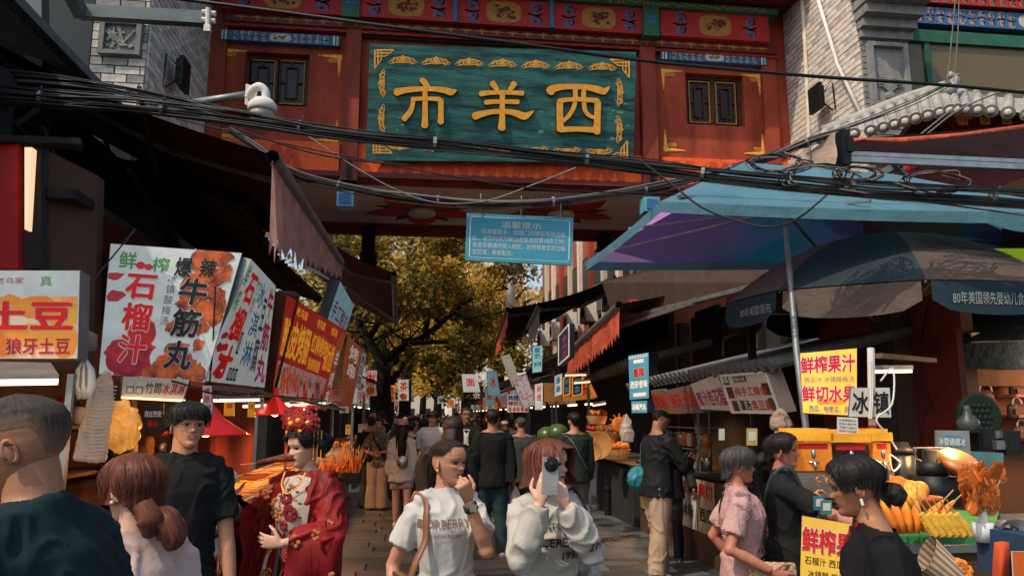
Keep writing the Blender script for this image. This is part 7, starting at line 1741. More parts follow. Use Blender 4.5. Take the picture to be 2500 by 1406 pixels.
# headdress: silk flowers, gilt pins
HMp = p['HM']; rr = random.Random(6)
def silk_flower(c, r, m, n=3):
 b = MB()
 for ring in range(n):
  k_ = 7+ring;
  for q in range(k_):
   a = 2*math.pi*q/k_+ring*.4; rr_ = r*(.35+.3*ring); d = V((math.cos(a), .25-.2*ring, math.sin(a))); Rm = Matrix.Rotation(-a+math.pi/2,3,'Y')
   b.ell(c+V((math.cos(a)*rr_, .012*(n-ring), math.sin(a)*rr_)), (r*.30,r*.10,r*.36), 7, 5, M=Rm, nz=.25)
 return b
for x,y,z,r_,mm in ((.035,-.0,1.22,.06,'inkred'),(-.045,.0,1.2,.055,'petal'),(-.095,-.03,1.13,.045,'inkred'),(.0,.02,1.14,.04,'petal')):
 c = HMp @ V((x,y+.03,z*HH)); fl = silk_flower(c, r_, None).build('silk_flower', mat('crimson_silk',(.24,.010,.014),.6,var=.3) if mm=='inkred' else mat('scarlet_silk',(.34,.02,.012),.6,var=.3), p['root']); b = MB(); b.ell(c+V((0,.04,0)), .014, 8, 6, nz=.3); b.build('flower_heart', M['gold'], fl)
b = MB()
for k_ in range(12):
 c = HMp @ V((rr.uniform(-.09,.09), rr.uniform(.0,.09), rr.uniform(.84,1.0)*HH)); b.ell(c, (.012,.006,.008), 6, 5)
for s in (-1,1):
 for q in range(3): c = HMp @ V((s*(.095+.008*q), -.01-.02*q, .9*HH)); b.tube([c, c+V((0,0,-.05)), c+V((0,0,-.13-.02*q))], .0028, 5); b.ell(c+V((0,0,-.14-.02*q)), .006, 6, 5); b.ell(c+V((0,0,-.07)), .005, 6, 5)
b.build('gilt_pins', M['gold'], p['root'])
t = world_thing(p, 'skewer', 'long browned sausage skewer bitten by the woman in the red robe', 'food')
mo = HMp @ V((0,.085,.25*HH)); tipv = mo + V((.175,.05,-.02)); b = MB(); b.tube([mo, mo.lerp(tipv,.5)+V((0,0,.01)), tipv], [.014,.017,.013], 10); build_in(b, 'sausage', mat('grilled_sausage',(.16,.035,.015),.4,var=.5,scale=40,bump=.5), t)
b = MB(); b.tube([tipv, tipv+(tipv-mo).normalized()*.09], .003, 5); build_in(b, 'stick', M['woodlight'], t); fix(t)
t = world_thing(p, 'tissue', 'crumpled white tissue pinched in the raised hand of the robed woman', 'tissue')
b = MB(); c = p['Wr'][1]+V((-.01,.03,.12)); b.ell(c, (.035,.03,.025), 12, 8, nz=.8); b.ell(c+V((0,0,-.035)), (.022,.02,.025), 10, 6, nz=.8); build_in(b, 'paper', M['paper'], t, False); fix(t)
# ---- the two women on the right
p = person('woman in short sleeved pink embossed top with bobbed black hair and checked bag', at(1786, 4.3), -106, 1.505, True, 'ruddy', 3, hy=4, hpit=2,
  hands={-1: dict(at=(-.20,.02,.80)), 1: dict(at=(.21,.12,.86))}, top=dict(mat=cloth('pale_rose_knit',(.46,.28,.255),.12,bump=.6,scale=12), hem=.46, sleeve=.72, inf=.018, wr=.009, scoop=.05, neck=.845), bottom=dict(mat=cloth('rose_trouser',(.30,.16,.15))), hairs=('bowl','grey'), build=1.06)
b = MB(); rr = random.Random(8)
for k_ in range(26):
 o = V((.8, rr.uniform(-.13,.17), rr.uniform(.98,1.27))); h = p['bvh'].ray_cast(o, V((-1,0,0)))
 if h[0] is None: continue
 c = h[0]+V((.003,0,0)); sp = [c+V((0,.022*(q/10)*math.cos(q*.9), .018*(q/10)*math.sin(q*.9))) for q in range(11)]; b.tube(sp, .0018, 5)
b.build('embossed_clouds', cloth('pale_rose_knit',(.58,.36,.33)), p['shirt'], smooth=True, kind='stuff')
strap(p, [(-.06,-.13,1.05),(-.10,-.10,1.2),(-.10,0,1.32),(-.06,.12,1.25),(.05,.15,1.08),(.13,.14,.96),(.15,.10,.88)], .016, M['inkblack'])
t = world_thing(p, 'crossbody_bag', 'beige checked canvas crossbody bag on the woman in pink', 'bag')
chk = bpy.data.materials.new('checked_canvas'); chk.use_nodes = True; nt = chk.node_tree; ck = nt.nodes.new('ShaderNodeTexChecker'); ck.inputs['Scale'].default_value = 52; ck.inputs['Color1'].default_value = (.50,.34,.20,1); ck.inputs['Color2'].default_value = (.30,.17,.09,1); tc = nt.nodes.new('ShaderNodeTexCoord'); mp = nt.nodes.new('ShaderNodeMapping'); mp.inputs['Rotation'].default_value = (0,0,0); nt.links.new(tc.outputs['Object'], mp.inputs[0]); nt.links.new(mp.outputs[0], ck.inputs[0]); nt.links.new(ck.outputs[0], nt.nodes['Principled BSDF'].inputs[0]); nt.nodes['Principled BSDF'].inputs['Roughness'].default_value = .6
b = MB(); c = V((.16,.13,.82)); b.tube([c+V((0,-.12,0)),c+V((0,-.115,0)),c+V((0,.115,0)),c+V((0,.12,0))], [(.055,.018),(.078,.034),(.078,.034),(.055,.018)], 16, up=V((0,0,1))); build_in(b, 'body', chk, t)
b = MB(); b.box(c+V((.036,0,.045)), (.003,.06,.006)); build_in(b, 'zip_pull', M['gold'], t, False); fix(t)
p = person('woman in black mock neck top reaching to the juice stand, patterned waist bag', at(1893, 4.5), -122, 1.58, True, 'ruddy', 3, hy=-4, hpit=0,
  hands={1: dict(at=(.22,.50,1.02), pole=(.2,-.4,-1), dir=(.1,1,-.3), n=(0,-.3,-1), curl=.5), -1: dict(at=(-.12,.02,.78))}, top=dict(mat=cloth('black_knit',(.016,.017,.017)), hem=.46, sleeve=.85, inf=.016, wr=.008, neck=.862, scoop=.0), bottom=dict(mat=cloth('black_print',(.02,.02,.022))), hairs=('bun','black'), build=1.06)
strap(p, [(.08,-.14,1.10),(.10,-.05,1.30),(.09,.05,1.36),(.04,.14,1.2),(-.04,.15,1.05),(-.10,.13,.98)], .022, mat('dark_teal_web',(.02,.05,.055),.7))
t = world_thing(p, 'waist_bag', 'grey monogram waist bag slung on the woman in black', 'bag')
mono = mat('monogram_fabric',(.22,.21,.19),.6,col2=(.02,.02,.02),scale=70,thr=(.47,.53),bump=0)
b = MB(); b.tube([V((-.05,.20,1.03)),V((-.02,.20,1.0)),V((.03,.20,.95)),V((.09,.18,.91)),V((.12,.16,.90))], [(.03,.02),(.075,.035),(.085,.045),(.07,.035),(.03,.02)], 16, up=V((0,0,1))); build_in(b, 'body', mono, t); fix(t)
# ---- woman bending forward at the lower right
p = person('woman in black blouse with red flower trim and hair clip, leaning at the lower right', at(2175, 2.65), 66, 1.56, True, 'tan', 3, lean=R(13), hy=-2, hpit=12,
  hands={-1: dict(at=(-.2,.12,.75)), 1: dict(at=(.2,.14,.78))}, top=dict(mat=cloth('black_blouse',(.012,.012,.013)), hem=.46, sleeve=.8, inf=.016, wr=.008, neck=.835, scoop=.5), hairs=('bun','black'), build=1.06)
b = MB(); rr = random.Random(4)
for k_ in range(34):
 u = rr.uniform(-1,1); h = p['bvh'].ray_cast(V((u*.1, .8, 1.335-.14*(1-abs(u))+.03*rr.random()+.02)), V((0,-1,0)))
 if h[0] is not None: b.ell(h[0]+V((0,.004,0)), (.012,.006,.010), 7, 5, nz=.5)
b.build('flower_trim', mat('crimson_thread',(.22,.01,.02)), p['root'])
b = MB(); HMp = p['HM']
for k_ in range(6): b.tube([HMp @ V((-.06+.022*k_,-.10,.20)), HMp @ V((-.055+.022*k_,-.135,.155)), HMp @ V((-.06+.022*k_,-.12,.115))], .0035, 5)
b.tube([HMp @ V((-.07,-.125,.165)), HMp @ V((.07,-.125,.165))], .004, 6); b.build('hair_clip', M['steel'], p['root'], smooth=True)
b = MB(); [b.tube([HMp @ V((s*.088,-.004,.07)), HMp @ V((s*.09,-.004,.045))], .005, 6) for s in (-1,1)]; b.build('earring', M['wsign'], p['root'])
# ================================================================ PEOPLE FURTHER UP THE STREET
def dk(n, c, **k): return cloth(n, c, **k)
p = person('girl with long black hair, pink cap, cream jacket and small silver back bag', at(988, 11.4), -4, 1.60, True, 'pale', 1, hairs=('long','black'), top=dict(kind='jacket', mat=cloth('cream_cotton',(.52,.47,.40)), hem=.43, sleeve=1.9, inf=.035, wr=.015, loose=.02), bottom=dict(mat=cloth('grey_shorts',(.28,.26,.24)), upto=.6, cuff=.02, inf=.02, name='shorts'), shoes=M['paper'], feet={-1:(-.09,.12),1:(.10,-.16,.02)}, eyes=False)
b = MB(); HM = p['HM']; b.lathe([(.088,-.01),(.092,.02),(.086,.055),(.06,.085),(.001,.10)], (0,0,0), 20);
for i in range(len(b.v)): b.v[i] = tuple(HM @ (V(b.v[i])*1.05+V((0,-.008,.165))))
cp = b.build('cap', cloth('dusty_pink_cotton',(.46,.19,.19)), p['root'], smooth=True); b = MB(); b.tube([HM @ V((0,.06,.165)), HM @ V((0,.12,.16)), HM @ V((0,.16,.15))], [(.004,.07),(.004,.065),(.003,.03)], 12, up=V((0,0,1))); b.build('peak', cloth('dusty_pink_cotton',(.46,.19,.19)), cp)
t = world_thing(p, 'small_bag', 'small silver bag on the back of the girl in the pink cap', 'bag'); b = MB(); b.ell(V((.02,-.175,.98)), (.085,.04,.09), 14, 10); build_in(b, 'body', M['steel'], t); b = MB(); b.tube(cable([V((-.05,-.18,1.05)),V((-.06,-.14,1.25)),V((-.03,-.1,1.33))],0,4), .006, 5); b.tube(cable([V((.09,-.18,1.05)),V((.08,-.14,1.25)),V((.04,-.1,1.33))],0,4), .006, 5); build_in(b, 'strap', M['steel'], t); fix(t)
p = person('woman in leaf patterned blouse and beige wide trousers walking up by the left stalls', at(930, 13.6), 178, 1.62, True, 'warm', 1, hairs=('bun','black'), hands={-1: dict(at=(-.02,.2,1.0), pole=(-1,-.3,-.5)), 1: dict(at=(.06,.2,.98), pole=(1,-.3,-.5))},
  top=dict(kind='blouse', mat=cloth('leaf_print',(.22,.16,.09),col2=(.06,.07,.04),scale=26,thr=(.45,.55)), sleeve=1.2, inf=.025, hem=.47), bottom=dict(mat=cloth('beige_linen',(.40,.31,.22)), inf=.035, cuff=.045), hy=0)
strap(p, [(.10,.10,1.32),(.04,.14,1.2),(-.06,.15,1.05),(-.14,.12,.92)], .035, M['inkblack'])
t = world_thing(p, 'crossbody_bag', 'black bag at the hip of the woman in the leaf patterned blouse', 'bag'); b = MB(); b.ell(V((.17,.1,.93)), (.10,.06,.08), 12, 8, nz=.2); build_in(b, 'body', M['inkblack'], t); fix(t)
p = person('man in black polo and teal trousers seen from behind carrying a white bag', at(1203, 9.25), 4, 1.76, False, 'tan', 1, hairs=('short','black'), top=dict(mat=dk('black_cotton',(.012,.014,.014)), sleeve=1.75, hem=.46, inf=.024), bottom=dict(mat=dk('teal_trouser',(.018,.045,.048)), inf=.022), shoes=M['paper'], feet={-1:(-.08,.1),1:(.11,-.08)}, hands={1: dict(at=(.26,0,.84)), -1: dict(at=(-.24,.05,.85))}, hy=-8, eyes=False)
t = world_thing(p, 'crossbody_bag', 'black bag at the hip of the man in the black polo', 'bag'); b = MB(); b.box(V((.19,-.03,.98)), (.10,.20,.20)); build_in(b, 'body', M['inkblack'], t, False); fix(t)
t = world_thing(p, 'carrier_bag', 'thin white plastic carrier bag held by the man in the black polo', 'bag'); b = MB(); b.tube([V((.28,0,.82)),V((.28,0,.74)),V((.29,0,.66)),V((.29,0,.52)),V((.29,0,.46))], [(.006,.01),(.03,.05),(.05,.08),(.055,.09),(.045,.075)], 14, up=V((0,1,0))); build_in(b, 'body', M['plastic'], t); fix(t)
p = person('woman with long loose dark hair in black behind the white T-shirt woman', at(1108, 6.3), -10, 1.68, True, 'warm', 2, hairs=('long','brown'), top=dict(mat=dk('black_knit',(.016,.017,.017)), sleeve=1.9, inf=.022), eyes=False)
p = person('man in white T-shirt and grey cap facing down the street left of the centre', at(1060, 12.0), 172, 1.74, False, 'warm', 1, hairs=('fringe','black'), top=dict(mat=WT, inf=.03, sleeve=.85, hem=.46), bottom=dict(mat=M['black']), hy=-6)
p = person('man in glasses with black and white jacket facing the camera in mid street', at(1140, 11.0), 176, 1.80, False, 'tan', 1, hairs=('short','black'), top=dict(kind='jacket', mat=dk('black_cotton',(.012,.014,.014)), sleeve=1.9, inf=.03), hy=6); spectacles(p, M['inkblack'])
shirt_patch(p, [(-.05,1.45),(.05,1.45),(.06,1.1),(-.06,1.1)], WT, 'inner_shirt', .008)
p = person('balding older man in grey jacket walking away along the right side of the street', at(1272, 10.6), 6, 1.66, False, 'tan', 1, hairs=('crop','grey'), top=dict(kind='jacket', mat=cloth('slate_nylon',(.045,.048,.048)), sleeve=1.95, inf=.035, loose=.01, hem=.45), bottom=dict(mat=dk('dark_trouser',(.02,.022,.024)), inf=.02), build=1.08, eyes=False, feet={-1:(-.1,.15),1:(.1,-.1)})
p = person('man in dark green jacket with thin shoulder strap and grey trousers, back turned', at(1400, 9.9), 14, 1.72, False, 'warm', 1, hairs=('short','black'), top=dict(kind='jacket', mat=cloth('dark_green_cotton',(.022,.035,.028)), sleeve=1.9, inf=.03, hem=.47), bottom=dict(mat=cloth('grey_trouser',(.12,.125,.13)), inf=.02), eyes=False)
strap(p, [(-.12,-.02,1.42),(-.08,-.13,1.3),(.02,-.14,1.12),(.12,-.12,.98)], .012, M['galv'])
p = person('man in black jacket and khaki trousers looking at a phone, teal bag on his back', at(1592, 8.1), -78, 1.755, False, 'tan', 2, hairs=('crop','black'), lean=R(4), hy=0, hpit=22, top=dict(kind='jacket', mat=dk('black_nylon',(.014,.016,.017),rough=.6), sleeve=1.95, inf=.03, hem=.47, wr=.012), bottom=dict(mat=cloth('khaki_cotton',(.40,.30,.20)), inf=.028, cuff=.02, wr=.012),
  shoes=M['paper'], hands={1: dict(at=(.06,.36,1.16), pole=(1,-.3,-.8), dir=(0,.8,.4), n=(-1,0,.3), curl=.7), -1: dict(at=(-.04,.36,1.15), pole=(-1,-.3,-.8), dir=(0,.8,.4), n=(1,0,.3), curl=.7)}, feet={-1:(-.12,.10),1:(.12,-.10)}, build=1.08)
strap(p, [(.10,.05,1.43),(-.02,.03,1.46),(-.10,-.03,1.40),(-.14,-.08,1.2),(-.13,-.13,1.02),(-.10,-.15,.95)], .032, mat('teal_webbing',(.04,.14,.15),.7))
t = world_thing(p, 'sling_bag', 'rounded teal nylon sling bag on the man in khaki trousers', 'bag'); b = MB(); b.ell(V((-.13,-.10,.99)), (.10,.16,.13), 18, 12, nz=.12); v, f, nr = remesh(b, .012, 1); v = wrinkle(v, nr, .012, 2, 16, 14); b = MB(); b.add(v, f); build_in(b, 'body', mat('teal_nylon',(.02,.19,.23),.5,var=.2), t); fix(t)
t = world_thing(p, 'phone', 'dark phone in the hands of the man in khaki trousers', 'phone'); b = MB(); b.box(V((.01,.45,1.23)), (.07,.012,.14), M=Matrix.Rotation(R(-35),3,'X')); build_in(b, 'body', M['inkblack'], t, False); fix(t)
p = person('boy in dark jacket looking back beside the man in khaki trousers', at(1622, 9.0), 160, 1.50, False, 'warm', 1, hairs=('fringe','black'), top=dict(kind='jacket', mat=dk('black_nylon',(.014,.016,.017)), sleeve=1.9, inf=.03), hands={-1: dict(at=(-.28,.1,.8))})
p = person('woman with long brown hair walking away right of the black polo man', at(1232, 12.6), 2, 1.60, True, 'warm', 1, hairs=('long','brown'), top=dict(mat=dk('brown_knit',(.06,.035,.025)), sleeve=1.9), eyes=False)
p = person('woman with dark bun in a white top far ahead on the right', at(1246, 15.5), 8, 1.62, True, 'pale', 1, hairs=('bun','black'), top=dict(mat=WT, sleeve=1.2), eyes=False)
p = person('woman in dusky pink cap and black jacket just behind the girl in the pink cap', at(1008, 12.9), -12, 1.58, True, 'pale', 1, hairs=('short','black'), top=dict(kind='jacket', mat=dk('black_nylon',(.014,.016,.017)), sleeve=1.9, inf=.03), eyes=False)
p = person('boy with thick black fringe behind the pink capped girl facing the camera', at(1019, 14.6), 180, 1.66, False, 'warm', 1, hairs=('fringe','black'), top=dict(mat=dk('grey_knit',(.14,.14,.14)), sleeve=1.9))
p = person('woman in beige top with shoulder length hair near the white T-shirt man', at(1038, 13.6), 8, 1.63, True, 'pale', 1, hairs=('bob','black'), top=dict(mat=cloth('cream_cotton',(.52,.47,.40)), sleeve=1.2), eyes=False)
p = person('stall keeper in dark apron standing behind the left counter near the red lamps', (-2.75, 7.6), -80, 1.66, False, 'tan', 1, hairs=('short','black'), top=dict(mat=dk('black_knit',(.016,.017,.017)), sleeve=1.9))
p = person('fruit seller in black inside the stall with baskets on the right', (3.9, 11.9), 80, 1.64, False, 'tan', 1, hairs=('short','black'), top=dict(mat=dk('black_knit',(.016,.017,.017)), sleeve=1.9))
# far crowd: a few built once, copied and recoloured
crowd = 'people in the far crowd'
cols = [('black',(.015,.016,.017)),('white',(.55,.52,.47)),('navy',(.02,.03,.06)),('beige',(.35,.27,.19)),('grey',(.14,.14,.14)),('rust',(.28,.09,.04)),('olive',(.08,.08,.045)),('pink',(.48,.25,.24))]
protos = []; CROWD_SEEN = {}
for i, (fc, fem, hs) in enumerate(((0, False, ('short','black')), (180, True, ('bob','black')), (0, True, ('long','brown')), (180, False, ('short','black')))):
 protos.append((person('x', (0, -30-i*3), fc, 1.7 if not fem else 1.6, fem, 'warm', 0, hairs=hs, top=dict(mat=WT, sleeve=1.9, inf=.025), eyes=False), fc, fem))
spots = []; rr = random.Random(31)
for i in range(84):
 Y = 14.5 + i*.62 + rr.uniform(-.4,.4); x = rr.uniform(-1.0, 2.6) if Y > 18 else rr.choice((rr.uniform(-.9,-.2), rr.uniform(1.3,2.8))); spots.append((x, Y))
for i, (x, Y) in enumerate(spots):
 pr, fc, fem = protos[(i*7+i//3) % 4]; cn, cc = cols[(i*3+i//5) % 8]; root = pr['root'] if i >= len(spots) else None
 c = pr['root'].copy(); COL.objects.link(c); c.location = (x, Y, 0); c.rotation_euler = (0,0,R(fc + rr.uniform(-25,25))); s_ = rr.uniform(.95,1.06); c.scale = (s_, s_, s_)
 for ch in pr['root'].children:
  d_ = ch.copy(); COL.objects.link(d_); d_.parent = c
  if ch.name.startswith('shirt'):
   if (ch.name, cn) not in CROWD_SEEN: CROWD_SEEN[(ch.name, cn)] = ch.data.copy(); CROWD_SEEN[(ch.name, cn)].materials[0] = cloth('far_%s_top' % cn, cc)
   d_.data = CROWD_SEEN[(ch.name, cn)]
  if ch.name.startswith('trousers') and i % 3 == 0: d_.data = ch.data.copy(); d_.data.materials[0] = cloth('far_denim', (.05,.07,.10))
  for g2 in ch.children: e_ = g2.copy(); COL.objects.link(e_); e_.parent = d_
 used_l = '%s %s %s' % (fem, cn, fc); seen_l = CROWD_SEEN.setdefault(used_l, []); seen_l.append(1)
 tag(c, '%sdistant %s in %s top walking %s on the %s side' % (('', 'second nearest ', 'third nearest ', 'fourth nearest ', 'fifth nearest ', 'farthest ')[min(5, len(seen_l)-1)], 'woman' if fem else 'man', cn, 'away' if fc == 0 else 'towards the gate', 'left' if x < .6 else 'right'), 'person', 'far crowd: %s in %s walking %s' % ('women' if fem else 'men', cn, 'away' if fc == 0 else 'this way'))
for pr, _, _ in protos:
 for ch in list(pr['root'].children):
  for g2 in list(ch.children): bpy.data.objects.remove(g2)
  bpy.data.objects.remove(ch)
 bpy.data.objects.remove(pr['root'])
# ================================================================ LAMPS AND GOODS
ORG = mat('fried_orange', (.72,.20,.025), .5, var=.5, scale=25, bump=.6); ORG2 = mat('fried_gold', (.75,.33,.05), .5, var=.4, scale=25, bump=.5)
BRN = mat('roast_brown', (.17,.05,.022), .4, var=.5, scale=20, bump=.5); RED_ = mat('chilli_red', (.45,.03,.012), .4, var=.4, scale=20, bump=.5)
def point(loc, e, c=(1,.42,.14), r=.06, name='lamp_light'):
 d = bpy.data.lights.new(name, 'POINT'); d.energy = e; d.color = c; d.shadow_soft_size = r; o = bpy.data.objects.new(name, d); COL.objects.link(o); o.location = loc; return o
def spot(loc, e, c):
 d = bpy.data.lights.new('stall_light', 'SPOT'); d.energy = e; d.color = c; d.spot_size = R(140); d.spot_blend = .6; d.shadow_soft_size = .1; o = bpy.data.objects.new('stall_light', d); COL.objects.link(o); o.location = loc; return o
lred = mat('red_enamel', (.62,.015,.008), .35, var=.1, emit=.25, ecol=(.7,.02,.005), spec=.5)
for px, py, Y, s, lab, e in ((503,1045,5.3,1.25,'large red heat lamp just behind the young man in glasses',18), (672,1003,6.9,1.0,'red heat lamp hanging between the two men and the robed woman',36), (740,992,8.6,.8,'small red heat lamp above the robed woman headdress',30)):
 c = P(px, py, Y); t = thing('heat_lamp', lab, 'lamp', tuple(c), 'red heat lamps over the left counter')
 b = MB(); b.lathe([(.02,.20),(.03,.12),(.05,.10),(.09,.05),(.20,-.02),(.215,-.035),(.208,-.035),(.19,-.015),(.08,.045),(.03,.09)], (0,0,0), 26)
 for i in range(len(b.v)): b.v[i] = tuple(V(b.v[i])*s + c)
 b.build('shade', lred, t, smooth=True); b = MB(); b.tube([c+V((0,0,.18*s)), c+V((.01,0,.5)), c+V((.0,0,.95))], .006, 5); b.build('cord', M['black'], t)
 b = MB(); b.ell(c+V((0,0,.0)), .045*s, 12, 8); b.build('bulb', M['gtube'], t); point(c+V((0,0,-.07)), e)
# flat lit fixtures
t = thing('light_fixture', 'flat white lit fixture with perforated top at the left edge', 'lamp', tuple(P(60,925,3.3)))
f = [P(-40,940,3.15),P(142,937,3.2),P(122,905,3.5),P(-40,902,3.45)]; b = MB(); b.hexa(f + [p+V((0,0,.035)) for p in f]); b.build('housing', M['alu'], t)
b = MB(); b.add([p-V((0,0,.003)) for p in f],[(0,3,2,1)]); b.add([f[0]+V((0,-.002,0)), f[1]+V((0,-.002,0)), f[1]+V((0,-.002,.02)), f[0]+V((0,-.002,.02))],[(0,1,2,3)]); b.build('diffuser', M['gtube'], t); point(P(60,975,3.3), 5, (1,.7,.45))
for i,(x0,y0,x1,y1,Y0,Y1,lab) in enumerate(((497,978,628,976,5.6,6.0,'warm lit tube under the red lettered light box'),(600,992,700,985,6.5,7.4,'lit strip above the second heat lamp'),(700,990,790,984,7.8,9.4,'lit strip under the skewer banner'),(2143,907,2218,906,4.6,4.8,'white lit tube beside the juice banner'),
      (1380,868+48,1430,915,12.0,12.0,'orange lit strip over the baskets on the right'),(1402,935,1440,932,11,11,'short lit strip in the right grocery'),(1448,990,1478,985,10.5,10.5,'thin lit strip above the glass case on the right'))):
 t = thing('tube_lamp', lab, 'lamp', tuple(P(x0,y0,Y0))); b = MB(); b.beam(P(x0,y0,Y0), P(x1,y1,Y1), .05, .02); b.build('tube', M['gtube'] if i in (0,1,2,3) else M['gwarm'], t)
 b = MB(); b.beam(P(x0,y0,Y0)+V((0,0,.025)), P(x1,y1,Y1)+V((0,0,.025)), .07, .028); b.build('holder', M['alu'], t)
for loc, e in (((-1.75,5.6,1.75),16), ((-1.75,7.6,1.8),30), ((-1.85,10.2,1.9),40), ((-1.85,12.4,1.9),40), ((-1.9,14.8,1.9),40), ((3.7,12.2,1.9),40), ((3.7,10.4,1.9),14), ((3.0,4.05,1.62),12)): spot(loc, e*3.2, (1,.48,.18))  # last spot is an added lamp brightening the juice tanks, without a fitting
for loc, c, e in (((5.0,5.4,2.1),(1,.62,.36),14), ((5.75,5.7,1.9),(1,.6,.35),26)): point(loc, e, c, .15, 'shop_light')
# back shelves and boards of the left stalls
b = MB(); b.box((-3.3, 7.6, 1.3), (.1, 5.5, 2.6)); tag(b.build('back_panel', mat('smoky_panel', (.10,.05,.03), .8, var=.4, scale=2)), 'smoky brown back panel of the left skewer stalls', 'panel')
t = thing('shelf', 'cluttered wooden shelf with tins behind the left counter', 'shelf', (-2.95, 6.3, .0)); b = MB()
for z in (1.15, 1.55): b.box((-3.0, 7.4, z), (.35, 4.6, .03))
b.build('boards', M['wood'], t)
rr = random.Random(15)
for i in range(16):
 y = 5.3+i*.27; z = rr.choice((1.17,1.57)); h = rr.uniform(.12,.26); b = MB(); b.lathe([(.001,0),(.06,0),(.06,h*.8),(.035,h),(.001,h)], (-2.95+rr.uniform(-.05,.05), y, z), 10)
 tag(b.build('jar', (M['steel'],RED_,M['paper'],M['wood'],ORG2)[i%5], None, smooth=True), '%s %s on the %s board behind the left counter, %s' % (('short','tall')[h > .19], ('steel tin','red jar','white tub','wooden pot','golden jar')[i%5], 'upper' if z > 1.3 else 'lower', ('near end','near the young man','past the heat lamp','far end')[i//4]), 'jar', 'jars on the left stall shelf')
# trays of skewers
def tray(x, y, z, w, l, label, kind, seed):
 t = thing('food_tray', label, 'tray', (x,y,z)); rnd = random.Random(seed); b = MB()
 b.box((x,y,z+.012),(w,l,.02)); [b.box((x+sx*w/2,y,z+.035),(.012,l,.06)) for sx in (-1,1)]; [b.box((x,y+sy*l/2,z+.035),(w,.012,.06)) for sy in (-1,1)]; b.build('tray', M['steel'], t)
 mt = dict(orange=ORG, gold=ORG2, brown=BRN, red=RED_)[kind]; f = MB(); st = MB(); n = 34
 for i in range(n):
  yy = y - l/2 + l*(i+.5)/n; a = V((x-w*.42+rnd.uniform(-.02,.02), yy+rnd.uniform(-.02,.02), z+.05+rnd.uniform(0,.05))); c = V((x+w*.34, yy+rnd.uniform(-.06,.06), z+.06+rnd.uniform(0,.07)))
  f.tube([a, a.lerp(c,.5)+V((0,0,.012)), a.lerp(c,.85)], [.012,.017,.012], 6); st.tube([a.lerp(c,.8), c+(c-a).normalized()*rnd.uniform(.05,.12)+V((0,0,.03))], .0028, 4)
 f.build('fried_food', mt, t, kind='stuff'); st.build('sticks', M['woodlight'], t, kind='stuff')
lab = ['orange fried skewers at the near end of the left counter','red chilli sausages beside the young man in glasses','golden crisp skewers in front of the heat lamp','orange squid skewers behind the robed woman raised hand','brown roast sausages further along the left counter','golden skewers with long sticks near the white pink panel','dark meat skewers on the second left counter','bright orange skewers at the far end of the second counter','brown ham hocks near the lettered white panel']
kinds = ['orange','red','gold','orange','brown','gold','brown','orange','brown']
for i in range(9): tray(-1.68, 5.0+i*.92, .885, .56, .78, 'steel tray of '+lab[i], kinds[i], 60+i)
# crossed skewers standing in a raised bin and sauce bottles, pots
for k,(px,py,Y,lab_) in enumerate(((845,1110,9.0,'fan of long orange skewers standing in a black bin by the robed woman'),(790,1100,8.0,'tall bunch of fried skewers beside the headdress'),(925,1078,15.8,'orange heap of skewers at the third left counter'))):
 c = P(px,py,Y); c = V((max(c.x,-1.75) if c.x > -1.75 else c.x, c.y, .9)); t = thing('skewer_bin', lab_, 'food', tuple(c)); b = MB(); b.box(c+V((0,0,.06)), (.34,.5,.12)); b.build('bin', M['black'], t)
 b = MB(); s_ = MB()
 for i in range(60):
  a = c+V((rr.uniform(-.14,.14), rr.uniform(-.22,.22), .08)); d = V((rr.uniform(-.5,.5), rr.uniform(-.5,.5), 1)).normalized(); b.tube([a, a+d*.20], [.012,.009], 5); s_.tube([a+d*.2, a+d*rr.uniform(.26,.36)], .003, 4)
 b.build('fried_food', ORG, t, kind='stuff'); s_.build('sticks', M['woodlight'], t, kind='stuff')
for (x,y,r_,h_,lab_) in ((-2.0,7.2,.11,.16,'steel pot on the left counter nearest the red lamp'),(-2.05,7.9,.13,.2,'larger steel pot behind the robed woman')):
 t = thing('pot', lab_, 'pot', (x,y,.9)); b = MB(); b.lathe([(.001,.0),(r_,.0),(r_,h_),(r_+.01,h_),(r_+.01,h_+.01),(r_-.01,h_+.01),(r_-.01,.02),(.001,.02)], (x,y,.885), 20); b.build('vessel', M['steel'], t, smooth=True); b = MB(); b.tube([(x+r_,y,.99),(x+r_+.05,y,1.0),(x+r_+.05,y,1.04),(x+r_,y,1.05)], .006, 6); b.build('handle', M['steel'], t)
for k,(x,y,m_,lab_) in enumerate(((-1.45,6.0,RED_,'red sauce bottle standing on the near left counter'),(-1.48,6.25,M['inkyellow'],'yellow sauce bottle behind the red sauce bottle'))):
 b = MB(); b.lathe([(.001,0),(.035,0),(.036,.13),(.02,.155),(.014,.17),(.008,.21),(.001,.215)], (x,y,.885), 14); tag(b.build('sauce_bottle', m_, smooth=True), lab_, 'bottle')
